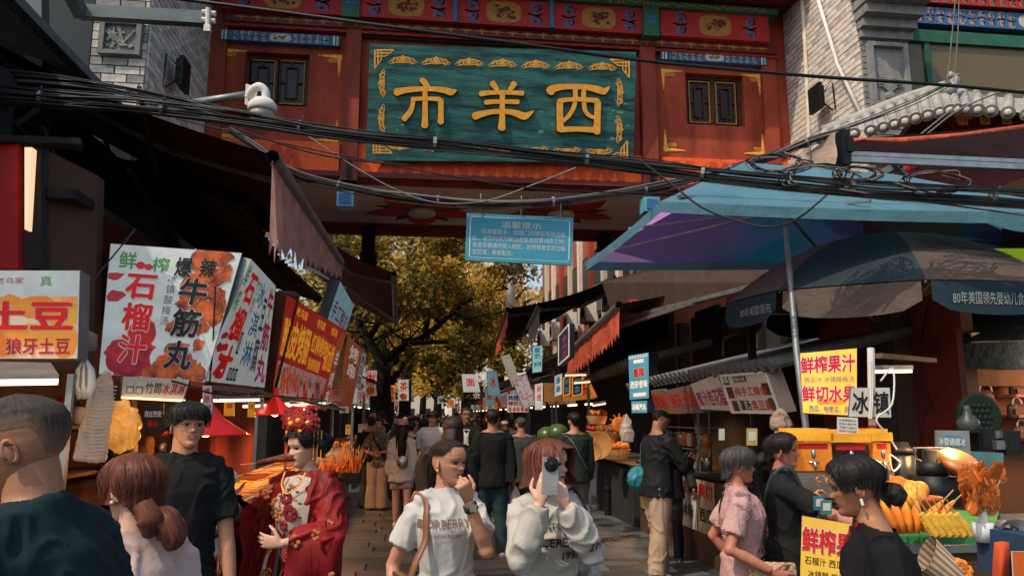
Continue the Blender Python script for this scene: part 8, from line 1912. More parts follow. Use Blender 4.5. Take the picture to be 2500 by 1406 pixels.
# hanging bags, towels, tags on the left
def lumpy(pts, rad, vox, amp, seed, sc=16):
 b = MB(); b.tube(pts, rad, 16, up=V((1,0,0))); v, f, nr = remesh(b, vox, 2); v = wrinkle(v, nr, amp, seed, sc, sc*.5); o = MB(); o.add(v, f); return o
c = lambda px,py,Y: P(px,py,Y)
lumpy([c(255,900,4.5),c(248,950,4.5),c(236,1010,4.5),c(225,1070,4.5),c(216,1125,4.5)], [(.012,.02),(.055,.05),(.07,.06),(.078,.065),(.08,.06)], .011, .008, 1)
t = tag(lumpy([c(262,905,4.5),c(250,950,4.5),c(240,1010,4.5),c(228,1070,4.5),c(218,1125,4.5)], [(.012,.02),(.055,.05),(.07,.06),(.078,.065),(.08,.06)], .011, .01, 1).build('cup_bag', mat('cups_bag_added_glow',(.62,.40,.26),.4,var=.3,scale=14,emit=.12,ecol=(.9,.4,.15)), smooth=True), 'long clear bag of stacked white cups hanging by the brown post', 'bag')  # faint warm glow put into the bag material; the bag is no lamp
b = MB()
for k in range(20): q = c(257-k*1.95,945+k*9.0,4.42); b.tube([q+V((-.06,0,0)), q+V((0,-.035,-.004)), q+V((.062,0,.004))], .0035, 5)
b.build('cup_rims', M['paper'], t, kind='stuff')
tag(lumpy([c(298,975,4.6),c(297,1000,4.6),c(297,1035,4.6),c(296,1075,4.6),c(303,1100,4.6)], [(.012,.015),(.07,.05),(.10,.07),(.085,.06),(.03,.02)], .010, .022, 5, 20).build('glowing_bag', mat('amber_film_added_glow',(.85,.36,.06),.3,var=.45,scale=9,emit=.45,ecol=(1,.33,.05),spec=.6), smooth=True), 'crumpled amber lit plastic bag hanging under the bamboo cup sign', 'bag')  # emission stands in for lamp light glowing through the film
t = thing('towels', 'bundle of pale gloves hanging on the post beside the potato sign', 'gloves', tuple(c(207,885,4.1)));
for k in range(5):
 b = MB(); x = 196+k*6; b.tube([c(207,878,4.1),c(x,905,4.08),c(x+(k-2)*1.5,940,4.06),c(x,972-(k%2)*12,4.08)], [.012,.022,.026,.016], 8); b.build('glove', M['beige'] if k%2 else M['paper'], t, smooth=True)
b = MB(); b.lathe([(.001,.02),(.05,.0),(.055,-.06),(.05,-.09),(.001,-.09)], c(212,815,4.3), 14); gl_ = tag(b.build('globe_lamp', M['beige'], smooth=True), 'unlit cream globe hanging between the two left light boxes', 'lamp')
b = MB(); b.tube([c(330,560,5.0), c(214,700,4.4), c(212,810,4.3)], .005, 5); b.build('cord', M['black'], gl_)
b = MB(); f=[c(292,915,5.1),c(322,915,5.1),c(326,1100,5.1),c(296,1100,5.1)]; b.hexa(f+[p+V((0,.08,0)) for p in f]); tag(b.build('post', M['wood']), 'brown post under the pomegranate light box', 'post')
for k,(px,py,w,h,Y,m_,s_) in enumerate(((506,965,22,48,5.2,'paper','烤肠'),(510,1000,18,30,5.2,'paper','肠粉'),(560,998,26,34,5.7,'gyellow','面'),(614,1000,18,36,6.3,'gyellow','皮'),(640,985,9,30,6.6,'paper','串'),(735,945,10,46,7.8,'paper','串'),(757,950,10,50,8.2,'paper','鱼'),(775,955,12,44,8.6,'salmon','肉'),(820,965,30,30,10,'salmon','豆'),(850,1048,12,24,11,'gyellow','糕'),(880,1045,10,20,12,'paper','茶'))):
 q = Patch(c(px-w/2,py-h/2,Y), c(px+w/2,py-h/2,Y), c(px+w/2-1,py+h/2,Y), c(px-w/2-1,py+h/2,Y))
 t = signbox('price_tag', ('white card lettered sausage, upper of two by the young man', 'lower white card by the young man head', 'yellow lit card under the red lettered light box', 'narrow yellow lit card near the red heat lamp', 'thin white tag above the second heat lamp', 'thin white tag under the skewer print, leftmost', 'thin white tag under the skewer print, second', 'pink tag hanging under the skewer print', 'pink panel below the side strip of the banner', 'yellow card beyond the headdress on the left stall', 'white card beyond the yellow card on the left stall')[k], q, .012, M[m_], M['galv'], cat='tag'); txt(q, t, s_[0], (.2,.08,.85,.45), M['inkred'], bold=.02) if len(s_)==1 else vtxt(q, t, s_, (.2,.08,.85,.9), M['inkred'], bold=.02)
rr = random.Random(44);
t = thing('bracket_rail', 'tangled rail of brackets and wires under the left light boxes', 'rail', tuple(c(600,955,6)))
b = MB(); b.beam(c(500,945,5.4), c(640,955,6.6), .03); b.beam(c(640,960,6.6), c(840,1000,9.8), .03); b.build('rail', M['galv'], t)
for k in range(16):
 x = 505+k*20; Y = 5.4+k*.27; b = MB(); b.beam(c(x,945+k*1.2,Y), c(x+rr.uniform(-8,8),975+k*1.0,Y), .015+.01*rr.random()); b.build('bracket', M['wood'] if k%3 else M['galv'], t)
# ---------------------------------------------------------------- right side: middle stalls
for k,(y0,y1,h_,m_,lab_) in enumerate(((5.3,7.4,.92,'darkwall','dark right stall counter with red lettered apron beside the boy'),(7.9,10.9,.98,'brownwall','right stall counter with durian menu front behind the khaki trousers'),(11.2,13.6,.9,'darkwall','right grocery counter piled with orange baskets'))):
 t = counter('food_stall', lab_, 3.2, 4.2, y0, y1, h_, M[m_], top=M['dark'])
 if k == 1:
  for j in range(5):
   q = Patch((3.185,y0+2.9-j*.56,h_-.05),(3.185,y0+2.9-(j+1)*.56+.02,h_-.05),(3.185,y0+2.9-(j+1)*.56+.02,h_-.62),(3.185,y0+2.9-j*.56,h_-.62)); b = MB(); rect(q,b,0,0,1,1,.004); pn = b.build('menu_panel', (mat('olive_print',(.30,.28,.10),.5,col2=(.12,.10,.03),scale=8),mat('tan_print',(.40,.30,.19),.6),mat('rose_print',(.42,.05,.07),.6,col2=(.3,.2,.15),scale=10),M['paper'],mat('tan_print',(.40,.30,.19)))[j], t)
   txt(q, pn, ('榴莲','泰国','菠萝','凉茶','果切')[j], (.1,.05,.9,.35), M['inkred'] if j!=2 else M['wsign'], bold=.03, w=.008); txt(q, pn, ('香甜','芒果','新鲜','冰粉','西瓜')[j], (.15,.5,.85,.8), M['inkblack'], bold=.02, w=.008)
 if k == 0:
  q = Patch((3.185,y1-.05,h_-.06),(3.185,y0+.1,h_-.06),(3.185,y0+.1,h_-.5),(3.185,y1-.05,h_-.5)); b = MB(); rect(q,b,0,0,.62,1,.004); b.build('apron_panel', M['paper'], t)
  for j,s_ in enumerate('辣条馅干'): txt(q, t, s_, (.03+j*.15,.25,.155+j*.15,.95), M['inkred'], bold=.03, w=.008)
  txt(q, t, '手工制作', (.05,.04,.5,.18), M['inkblack'], bold=.01, w=.008)
rr = random.Random(77)
def basket(c_, r_, h_, label, fill, seed, wick=None):
 c_ = V(c_); t = thing('basket', label, 'basket', tuple(c_)); b = MB(); b.lathe([(r_*.75,0),(r_*.9,h_*.5),(r_,h_),(r_*.94,h_),(r_*.7,.03)], c_, 18); b.build('basket', wick or M['woodlight'], t); rnd = random.Random(seed)
 b = MB()
 for i in range(26): a, q = rnd.uniform(0,6.28), rnd.random()**.5*r_*.85; b.ell(c_+V((math.cos(a)*q, math.sin(a)*q, h_+.03+.10*(1-q/r_)*rnd.random())), r_*.2, 8, 6)
 b.build('contents', fill, t, kind='stuff', smooth=True)
for k,(px,Y,z,r_,m_,lab_) in enumerate(((1298,13.0,.92,.26,ORG,'basket of orange snacks, leftmost in the right grocery'),(1326,12.4,1.05,.24,RED_,'basket of red snacks behind the watermelons'),(1345,11.9,1.25,.22,ORG2,'raised basket of golden snacks on the right'),(1300,12.6,1.25,.20,RED_,'upper red heap in the right grocery'),(1455,11.4,1.0,.22,ORG,'basket of orange fruit right of the green jacket'),(1340,12.6,1.5,.18,ORG,'top basket of the orange stack on the right'))):
 p_ = P(px,1016,Y); basket((max(p_.x,3.0),Y,z), r_, .14, lab_, m_, k)
wm = bpy.data.materials.new('watermelon_skin'); wm.use_nodes = True; nt = wm.node_tree; wv = nt.nodes.new('ShaderNodeTexWave'); wv.inputs['Scale'].default_value = 14; wv.inputs['Distortion'].default_value = 3; wv.bands_direction = 'X'; tc = nt.nodes.new('ShaderNodeTexCoord'); rp = nt.nodes.new('ShaderNodeValToRGB'); rp.color_ramp.elements[0].color = (.012,.03,.010,1); rp.color_ramp.elements[1].color = (.10,.15,.04,1); nt.links.new(tc.outputs['Object'], wv.inputs[0]); nt.links.new(wv.outputs['Fac'], rp.inputs[0]); nt.links.new(rp.outputs[0], nt.nodes['Principled BSDF'].inputs[0]); nt.nodes['Principled BSDF'].inputs['Roughness'].default_value = .35
for k,(px,py,Y,lab_) in enumerate(((1362,1058,10.8,'striped watermelon at the front of the right grocery'),(1336,1064,11.4,'second watermelon behind the first on the right'))):
 b = MB(); b.ell(P(px,py,Y), (.16,.16,.14), 20, 12); tag(b.build('watermelon', wm, smooth=True), lab_, 'fruit')
for k,(px,py,Y,r_,lab_) in enumerate(((1462,1088,10.6,.20,'upright round wicker tray on the right counter'),(1448,1104,10.4,.13,'small wicker tray leaning on the round one'))):
 b = MB(); Mx = Matrix.Rotation(R(78),3,'X') @ Matrix.Identity(3); b.lathe([(.001,0),(r_*.8,.0),(r_*.95,.02),(r_,.035),(r_*.98,.05),(r_*.9,.03),(.001,.012)], P(px,py,Y), 28, M=Matrix.Rotation(R(-25),3,'Z') @ Mx); tag(b.build('wicker_tray', mat('wicker',(.50,.22,.06),.6,var=.4,scale=50,bump=.8), smooth=True), lab_, 'tray')
t = thing('display_case', 'wire display case with jars on the right counter', 'case', (3.6,9.2,.98)); b = MB()
for x in (3.25,3.9):
 for y in (8.6,9.9): b.box((x,y,1.35),(.02,.02,.72))
for z in (1.0,1.25,1.5,1.7): b.box((3.25,9.25,z),(.015,1.3,.015)); b.box((3.575,8.6,z),(.65,.015,.015))
b.build('frame', M['steel'], t)
for i in range(14):
 b = MB(); y = 8.7+(i%7)*.17; z = 1.0+(i//7)*.27; b.lathe([(.001,0),(.055,0),(.055,.13),(.04,.16),(.001,.16)], (3.38,y,z), 10); b.build('jar', (M['steel'],BRN,M['cream'],ORG)[i%4], t, smooth=True)
b = MB();
for k in range(12): a = k*math.pi/6; b.beam(P(1512,1036,9.6), P(1512,1036,9.6)+V((math.cos(a)*.14,0,math.sin(a)*.14)), .035,.012)
b.ell(P(1512,1036,9.58), (.10,.02,.10), 14, 8); tag(b.build('sun_sign', ORG), 'orange sun shaped paper sign on the right stall', 'sign')
b = MB(); b.lathe([(.06,0),(.06,.42),(.075,.43),(.075,.47),(.03,.50),(.001,.5)], PZ(1485,1262), 14); b.beam(PZ(1485,1262)+V((.05,0,.40)), PZ(1485,1262)+V((.7,-.2,.40)), .04,.05); tag(b.build('barrier_post', M['black'], smooth=False), 'short black barrier post at the foot of the right counter', 'post')
lumpy_b = lumpy([c(1530,1010,9.0),c(1530,1030,9.0),c(1531,1060,9.0),c(1531,1078,9.0)], [(.012,.015),(.06,.05),(.09,.06),(.07,.05)], .014, .015, 4); tag(lumpy_b.build('carrier_bag', M['plastic'], smooth=True), 'clear plastic bag hanging right of the sun sign', 'bag')
lumpy([c(1925,1010,5.2),c(1925,1022,5.2),c(1928,1042,5.2),c(1930,1052,5.2)], [(.012,.015),(.05,.04),(.07,.05),(.05,.04)], .011, .012, 4)
tag(lumpy([c(1905,1000,5.6),c(1906,1020,5.6),c(1908,1040,5.6),c(1910,1052,5.6)], [(.02,.03),(.07,.06),(.085,.07),(.05,.04)], .011, .02, 8).build('carrier_bag', M['beige'], smooth=True), 'dull beige plastic bag hanging below the stinky tofu light box', 'bag')
for k,(px,py,w,h,Y,lab_) in enumerate(((1836,1066,26,42,5.6,'yellow framed payment card hanging above the woman in pink'),(1762,1060,14,28,6.4,'small faded payment card on the dark post'),(2018,1238,26,34,3.9,'teal payment board standing on the juice counter'),(2000,1228,24,34,3.95,'blue payment board behind the teal one'))):
 q = Patch(c(px-w/2,py-h/2,Y),c(px+w/2,py-h/2,Y),c(px+w/2,py+h/2,Y),c(px-w/2,py+h/2,Y)); t = signbox('payment_card', lab_, q, .01, (mat('card_yellow',(.55,.38,.10),.5),M['paper'],mat('card_teal',(.02,.25,.20),.5),mat('card_blue',(.02,.20,.36),.5))[k], M['galv'], cat='card'); b = MB(); rect(q,b,.15,.18,.85,.72,.003); b.build('blank_window', M['paper'], t)
b = MB(); b.box((3.1,6.75,1.25),(.06,.06,2.5)); tag(b.build('post', M['dark']), 'dark post behind the woman in pink', 'post')
b = MB(); b.box((4.1,6.3,1.3),(.05,2.0,2.6)); tag(b.build('back_panel', M['darkred']), 'dim red panel inside the right snack stall', 'panel')
# ---------------------------------------------------------------- juice stand
t, q = psign('light_box', 'lit yellow fresh juice and cut fruit light box on the juice stand', [(1953,862),(2092,850),(2092,1015),(1960,1008)], (4.75,4.6,4.6,4.75), .22, mat('lit_amber_face',(.88,.52,.09),.4,emit=.45,col2=(.85,.38,.03),scale=1.6,thr=(.4,.6),bump=0), mat('grey_casing',(.32,.31,.28),.6))
hot = glow('lit_text_crimson',(.62,.012,.05),.25,var=0)
txt(q, t, '鲜榨果汁', (.0,.06,.97,.36), hot, bold=.04, outline=M['twhite'], ow=.03); txt(q, t, '西瓜汁 冰镇酸梅汤', (.05,.40,.95,.50), M['tblue'], bold=.01, w=.006)
txt(q, t, '鲜切水果', (.0,.54,.99,.82), hot, bold=.04, outline=M['twhite'], ow=.03); txt(q, t, '西瓜、哈密瓜、凤梨', (.12,.86,.95,.97), M['tblue'], bold=.02, w=.006)
b = MB(); [blob(q,b,u,.80,.12,.05,.003,12,.3,k) for k,u in enumerate((.4,.55,.7))]; b.build('fruit_print', glow('lit_fruit_print',(.85,.40,.05),.3,col2=(.6,.2,.03),scale=12), t)
t, q = psign('sign_board', 'white board lettered iced strapped across the stand pole', [(2077,946),(2172,946),(2176,1019),(2072,1017)], (4.3,)*4, .012, mat('white_board',(.55,.53,.46),.6,var=.1), M['galv']); txt(q, t, '冰', (.04,.1,.46,.92), M['inkblack'], bold=.03); txt(q, t, '镇', (.56,.1,.97,.92), M['inkblack'], bold=.03)
b = MB(); [b.tube([q(u,-.9,.012), q(u+.01,.5,.014), q(u-.01,1.05,.012)], .006, 6) for u in (.47,.51)]; b.build('strap_cable', M['paper'], t)
t, q = psign('notice', 'paper price notice hanging below the iced board', [(2044,1017),(2094,1020),(2096,1074),(2044,1068)], (4.25,)*4, .002, M['paper'], M['paper'])
for i in range(5): txt(q, t, ('冰镇酸梅汤冰','西瓜汁橙汁柠','石榴汁甘蔗汁','哈密瓜凤梨果','鲜切水果拼盘')[i], (.08,.08+.17*i,.92,.2+.17*i), M['inkblack'], bold=.0, w=.003)
st = thing('juice_stand', 'fresh juice stand counter with yellow banner', 'stall', (3.1,4.2,0))
b = MB(); b.box((3.15,4.0,.5),(1.6,1.0,1.0)); b.build('cabinet', M['brownwall'], st); b = MB(); b.box((3.15,4.0,1.02),(1.64,1.04,.035)); b.build('counter_top', M['steel'], st)
t, q = psign('banner', 'yellow fresh fruit juice banner hung on the front of the juice counter', [(1958,1258),(2085,1280),(2085,1460),(1952,1440)], (3.45,3.3,3.3,3.45), .01, mat('banner_yellow',(.72,.45,.05),.6,var=.12), M['galv'])
txt(q, t, '鲜榨果', (.02,.12,1.0,.48), M['inkred'], bold=.045, outline=M['wsign'], ow=.03, w=.006); txt(q, t, '石榴汁 西瓜汁', (.08,.52,.95,.64), M['inkblack'], bold=.01); txt(q, t, '冰镇酸 橙汁', (.15,.70,.85,.82), M['inkblack'], bold=.01)
lidm = mat('amber_lid_added_glow',(.80,.36,.03),.4,emit=.25,ecol=(.9,.35,.03)); jm = mat('orange_juice_added_glow',(.75,.22,.02),.25,emit=.22,ecol=(.9,.25,.02),spec=.6)  # emission on lids and juice stands in for backlight
for k,(px,py,w_,m_,lab_) in enumerate(((1965,1112,.24,jm,'juice tank of orange juice on the stand'),(2055,1115,.24,mat('dark_plum_juice',(.02,.008,.006),.25,spec=.6),'juice tank of dark plum juice next to the orange one'),(2130,1112,.12,jm,'third juice tank partly behind the striped pole'))):
 c_ = P(px,py,4.35); t = thing('juice_dispenser', lab_, 'dispenser', tuple(c_), 'juice tanks on the stand'); b = MB(); b.box(c_, (w_-.01,.2,.16)); b.build('tank', m_, t); b = MB(); b.box(c_+V((0,0,.115)), (w_+.01,.23,.05)); b.box(c_+V((0,0,.15)), (w_-.03,.2,.02)); b.build('lid', lidm, t)
 b = MB(); b.box(c_+V((0,0,.06)), (w_-.06,.205,.03)); b.build('red_label', M['inkred'], t); b = MB(); b.box(c_+V((0,0,-.16)), (w_,.22,.14)); b.build('base', M['steel'], t)
 b = MB(); d = c_+V((-.02,-.12,-.03)); b.tube([d+V((0,.02,0)),d+V((0,-.03,0)),d+V((0,-.04,-.04))], .010, 8); b.ell(d+V((0,-.02,.045)), (.014,.014,.03), 8, 6); b.beam(d+V((-.03,-.02,0)), d+V((.03,-.02,0)), .012); b.build('tap', M['steel'], t, smooth=True)
t = thing('noodle_pack', 'packed yellow noodles stacked behind glass on the juice stand', 'food', tuple(P(2000,1185,4.3)))
b = MB(); rr = random.Random(5)
for i in range(70):
 q0 = P(rr.uniform(1985,2110),rr.uniform(1165,1215),4.3+rr.uniform(-.1,.1)); b.tube([q0+V((.03*math.cos(a_),.01,.02*math.sin(a_))) for a_ in (0,1,2,3,4,5)], .005, 4)
b.build('noodles', ORG2, t, kind='stuff')
sp = thing('stand_post', 'red and white striped post of the juice stand', 'post', tuple(P(2130,1200,4.35))); a0, a1 = P(2126,850,4.4), P(2134,1260,4.3)
b = MB(); b.tube([a0,a1], .022, 10); b.build('tube', M['paper'], sp)
for k in range(9):
 f0 = .42+k*.055; b = MB(); p0_ = a0.lerp(a1,f0); p1_ = a0.lerp(a1,f0+.016); b.tube([p0_,p1_], .026, 10); b.build('red_band', M['inkred'], sp)
b = MB(); b.tube(cable([P(2150,930,4.3),P(2180,900,4.3),P(2178,985,4.25),P(2140,1022,4.25),P(2165,1060,4.25),P(2200,1120,4.25),P(2180,1150,4.25),P(2172,1110,4.25),P(2200,1130,4.25)],0,6), .006, 5); tag(b.build('power_cord', M['paper'], smooth=True), 'white power cord looping beside the striped post', 'cord')
b = MB(); b.beam(P(2145,868,4.5), P(2278,880,4.9), .05,.03); tag(b.build('wooden_bar', M['wood']), 'wooden bar sticking out right of the juice light box', 'bar')
# ---------------------------------------------------------------- fruit table at the lower right
ft = thing('fruit_table', 'fruit table covered with a bright green cloth at the lower right', 'table', (3.3,3.4,0))
A_, B_, C_, D_ = P(2185,1312,3.35), P(2425,1312,3.05), P(2440,1262,3.6), P(2170,1262,3.95)
zt = 1.06; A_, B_, C_, D_ = [V((p_.x,p_.y,zt)) for p_ in (PZ(2178,1312,zt), PZ(2422,1312,zt), PZ(2440,1250,zt), PZ(2150,1240,zt))]
b = MB(); b.hexa([A_-V((0,0,.04)),B_-V((0,0,.04)),B_,A_]+[D_-V((0,0,.04)),C_-V((0,0,.04)),C_,D_]); b.build('table_top', M['dark'], ft)
n_ = 26; vs = []
for i in range(n_+1):
 p_ = A_.lerp(B_, i/n_)
 for j in range(6): vs.append(p_ + V((0,-.03-.012*math.sin(i*1.3)*(j/5)-.01*j/5, .012-.95*j/5)))
b = MB(); b.add([D_+V((0,0,.006)),C_+V((0,0,.006)),B_+V((0,0,.006)),A_+V((0,0,.006))],[(0,1,2,3)][::-1]); b.add(vs,[(i*6+j,i*6+j+1,i*6+j+7,i*6+j+6) for i in range(n_) for j in range(5)]); b.build('green_cloth', mat('green_cloth',(.035,.20,.05),.7,var=.25,scale=5), ft, smooth=False)
q = Patch(*[V((P(x,1350,3.02 if 0 else A_.y-.07).x, A_.y-.07, P(x,y,A_.y-.07).z)) for x,y in ((2302,1345),(2392,1345),(2392,1450),(2302,1450))])
t = signbox('price_card', 'white scroll bordered card with red hearts on the green cloth', q, .004, M['paper'], M['paper'], cat='card'); b = MB(); F = lambda u,v,w=0: q(u,v,.006); ribbon(b, F, [(.05,.05),(.95,.05),(.95,.95),(.05,.95),(.05,.05)], .012); [spiral(b, F, cx_, cy_, .06, s=s_) for cx_,cy_,s_ in ((.12,.12,1),(.88,.12,-1),(.82,.18,1),(.9,.25,1))]; b.build('scroll_border', M['inkblack'], t)
b = MB(); blob(q,b,.42,.4,.14,.14,.007,16,.02); blob(q,b,.66,.4,.14,.14,.008,16,.02); b.build('red_hearts', M['inkred'], t); txt(q, t, '鲜切', (.30,.30,.78,.52), M['wsign'], bold=.03, w=.012); txt(q, t, '水果', (.32,.62,.74,.80), M['inkred'], bold=.03, w=.012)
OR = mat('orange_peel',(.80,.20,.02),.45,var=.15,scale=60,bump=.4); MG = mat('mango_skin',(.80,.36,.04),.4,var=.2,scale=6); ML = mat('melon_flesh',(.85,.25,.03),.4,var=.2,scale=10); PN = mat('pineapple_flesh',(.85,.50,.06),.45,var=.25,scale=30,bump=.5)
def onplane(px, py): return PZ(px, py, zt+.01)
bs = onplane(2215,1245) if 0 else V((PZ(2215,1285,zt).x, PZ(2215,1285,zt).y+.45, zt))
def ftag(o, lab_, g): return tag(o, lab_, 'fruit', g)
rr = random.Random(19)
for k,(px,py,Y,r_,m_,ky) in enumerate(((2148,1178,3.9,.035,RED_,'o'),(2168,1176,3.85,.040,OR,'o'),(2194,1182,3.8,.044,OR,'o'),(2178,1203,3.75,.043,MG,'o'),(2162,1200,3.8,.04,MG,'o'),(2205,1208,3.72,.052,MG,'m'),(2228,1200,3.75,.052,MG,'m'),(2245,1195,3.78,.045,MG,'o'),(2190,1215,3.68,.05,MG,'m'),(2228,1218,3.66,.046,MG,'m'),(2240,1212,3.7,.05,MG,'m'),(2210,1190,3.8,.044,MG,'o'))):
 b = MB(); b.ell(P(px,py,Y), (r_,r_,r_*1.0) if ky=='o' else (r_*.9,r_*.9,r_*1.15), 18, 12, M=Matrix.Rotation(rr.uniform(-.8,.8),3,'Y'))
 ftag(b.build('mango' if m_ is MG else 'orange', m_, smooth=True), ('red fruit at the left end of the fruit heap','small orange beside the red fruit','bright orange on top of the fruit heap','yellow fruit under the bright orange','yellow fruit at the left of the heap','large mango low in the middle of the heap','large mango right of the middle','round yellow fruit on the right of the heap','mango at the front left of the heap','mango at the very front of the heap','mango behind the front one','yellow fruit topping the back of the heap')[k], 'fruit heaped behind the melon slices')
b = MB(); b.lathe([(.05,-.035),(.085,.02),(.09,.035),(.08,.03),(.045,-.03)], P(2255,1228,3.7), 20); tag(b.build('bowl', mat('orange_bowl',(.55,.12,.03),.5), smooth=True), 'small orange bowl right of the mangoes', 'bowl')
for k in range(6):      # melon slices on sticks
 px = 2190+k*15+(k>3)*8; base = P(px,1300,3.45); ln = (-.03+.013*k); b = MB(); pts = [base+V((ln*.2,0,0)), base+V((ln*.8,0,.05)), base+V((ln*1.6+(.02 if k>3 else -.0),0,.10)), base+V((ln*2.2+(.06 if k>3 else 0),.0,.145))]; b.tube(pts, [(.022,.016),(.032,.02),(.028,.018),(.008,.006)], 10); t = thing('melon_slice', '%s orange melon slice on a stick from the left of the fruit tray' % ('first','second','third','fourth','fifth','sixth')[k], 'fruit', tuple(base), 'melon slices on sticks'); b.build('flesh', ML, t, smooth=True)
 b = MB(); b.tube([pts[3], pts[3]+(pts[3]-pts[2]).normalized()*.075], .0035, 5); b.build('stick', M['woodlight'], t)
for k in range(6):      # pineapple wedges
 base = P(2283+k*17,1306,3.35); d = V((-.10,0,.16)).normalized()*.115; b = MB(); b.tube([base, base+d*.5, base+d], [(.021,.021),(.023,.02),(.016,.014)], 6); t = thing('pineapple_wedge', '%s pineapple wedge on a stick from the left of its row' % ('first','second','third','fourth','fifth','sixth')[k], 'fruit', tuple(base), 'pineapple wedges on sticks'); b.build('flesh', PN, t)
 b = MB(); b.tube([base+d, base+d*1.75], .0035, 5); b.build('stick', M['woodlight'], t)
# lollipop bouquet
t = thing('fruit_crisp_bouquet', 'bouquet of amber film wrapped fruit crisps in a white cup', 'snack', tuple(P(2400,1300,3.1))); am = mat('amber_crisp',(.80,.22,.03),.3,var=.4,scale=12,transl=.4,spec=.6)
root_ = P(2402,1262,3.1); rr = random.Random(71)
for k in range(44):
 px = 2398+rr.uniform(-48,50); py = rr.uniform(1140,1240);
 if abs(px-2398) > 20+ (1255-py)*.42: px = 2398+(px-2398)*.5
 c_ = P(px,py,3.1+rr.uniform(-.07,.07)); s_ = rr.uniform(.022,.036); Mx = Matrix.Rotation(rr.uniform(-.8,.8),3,'Z') @ Matrix.Rotation(rr.uniform(-.6,.6),3,'Y') @ Matrix.Rotation(rr.uniform(-.5,.5),3,'X'); b = MB(); b.ell(c_, (s_,.005,s_*1.15), 10, 6, M=Mx, nz=.5); pc = b.build('crisp', am, t, smooth=False)
 b = MB(); b.tube([c_, root_+V((rr.uniform(-.01,.01),0,0))], .002, 4); b.build('stick', M['woodlight'], pc)
b = MB(); b.lathe([(.001,-.05),(.035,-.05),(.042,.03),(.038,.03)], P(2400,1292,3.1), 18); b.tube([P(2400,1292,3.1), root_+V((0,0,.05))], [.02,.014], 10); b.build('cup', M['wsign'], t, smooth=True)
# horn loudspeaker
t = thing('loudspeaker', 'white horn loudspeaker at the right edge of the fruit table', 'speaker', tuple(P(2480,1300,3.0))); c_ = P(2482,1297,3.0); L_ = [(.066,.050,0),(.058,.043,.02),(.045,.033,.05),(.028,.024,.09),(.03,.03,.10),(.03,.03,.14)]
b = MB(); b.tube([c_+V((.0+z_*.35,z_*1.0,0)) for _,_,z_ in L_], [(h_,w_) for w_,h_,_ in L_], 24, cap=False, up=V((0,0,1))); b.tube([c_+V((.004,.012,0)), c_+V((.02,.06,0))], [(.046,.060),(.02,.022)], 24, cap=False, up=V((0,0,1))); b.build('horn', M['wsign'], t, smooth=True); b = MB(); b.ell(c_+V((.008,.02,0)), .018, 12, 8); b.build('driver', M['inkblack'], t, smooth=True)
b = MB(); b.box(P(2475,1350,3.0), (.10,.3,.18)); t_ = tag(b.build('blue_crate', mat('navy_cloth_box',(.02,.05,.10),.7)), 'blue cloth covered box under the loudspeaker', 'box')
cloth_patch('red_cloth', 'red cloth hanging between the green table and the blue box', [[P(2420,1318,2.98),P(2440,1316,2.96),P(2455,1318,2.95)],[P(2418,1370,2.98),P(2440,1372,2.93),P(2458,1368,2.95)],[P(2420,1430,2.98),P(2440,1430,2.94),P(2460,1430,2.95)]], mat('vermilion_cloth',(.50,.07,.02),.8,var=.3), .02)
q = Patch(*[P(x,y,2.82) for x,y in ((2470,1345),(2560,1345),(2560,1470),(2478,1470))]); t = signbox('poster', 'orange snack poster on the blue box at the right edge', q, .004, mat('poster_orange',(.60,.12,.02),.5), M['paper']); b = MB(); blob(q,b,.45,.7,.35,.22,.004,20,.02); b.build('bowl_print', M['cream'], t)
# juicers
for k,(px,py,Y,s_,m_,lab_) in enumerate(((2208,1140,4.3,1.0,M['glass'],'clear blender jug with black lid behind the fruit heap'),(2282,1150,4.0,1.25,M['black'],'tall black cold press juicer'))):
 c_ = P(px,py+60,Y); t = thing('juicer', lab_, 'juicer', tuple(c_)); b = MB()
 if k == 0: b.lathe([(.06,0),(.07,.02),(.06,.03),(.062,.04),(.078,.22),(.075,.22)], c_, 20); b.build('jug', M['glass'], t, smooth=True); b = MB(); b.lathe([(.082,.22),(.084,.25),(.05,.26),(.04,.29),(.001,.29)], c_, 20); b.build('lid', M['black'], t, smooth=True); b = MB(); b.tube([c_+V((.07,0,.2)),c_+V((.12,0,.18)),c_+V((.12,0,.08)),c_+V((.07,0,.05))], .008, 6); b.build('handle', M['steel'], t)
 else: b.box(c_+V((0,0,.03)), (.17,.2,.16)); b.lathe([(.08,.11),(.08,.18),(.045,.185),(.045,.25),(.001,.25)], c_, 22); b.build('body', M['black'], t, smooth=True); b = MB(); b.tube([c_+V((-.1,-.02,.2)),c_+V((-.12,-.02,.26)),c_+V((.10,-.02,.26)),c_+V((.12,-.02,.18))], .006, 6); b.build('clamp', M['steel'], t)
b = MB(); b.lathe([(.001,0),(.075,.0),(.095,.03),(.10,.05),(.001,.05)], P(2335,1140,3.9), 20, M=Matrix.Rotation(R(35),3,'X')); tag(b.build('scale_pan', mat('copper_pan',(.50,.16,.05),.4,metal=.3), smooth=True), 'orange tinted round pan behind the black juicer', 'pan')
q = Patch(*[P(x,y,4.6) for x,y in ((2284,1050),(2366,1051),(2372,1140),(2286,1130))]); t = signbox('poster', 'ice dessert poster with blue banner behind the black juicer', q, .01, mat('poster_grey',(.22,.24,.24),.5), M['galv']); b = MB(); blob(q,b,.5,.32,.4,.18,.003,16,.2); b.build('blue_splash', mat('poster_blue',(.05,.22,.34),.5), t); txt(q, t, '冰耍绵绵冰', (.06,.20,.86,.46), M['wsign'], bold=.03, w=.006); b = MB(); [blob(q,b,.25+.25*k_,.75,.09,.16,.003,12,.3,k_) for k_ in range(3)]; b.build('dessert_print', M['salmon'], t)
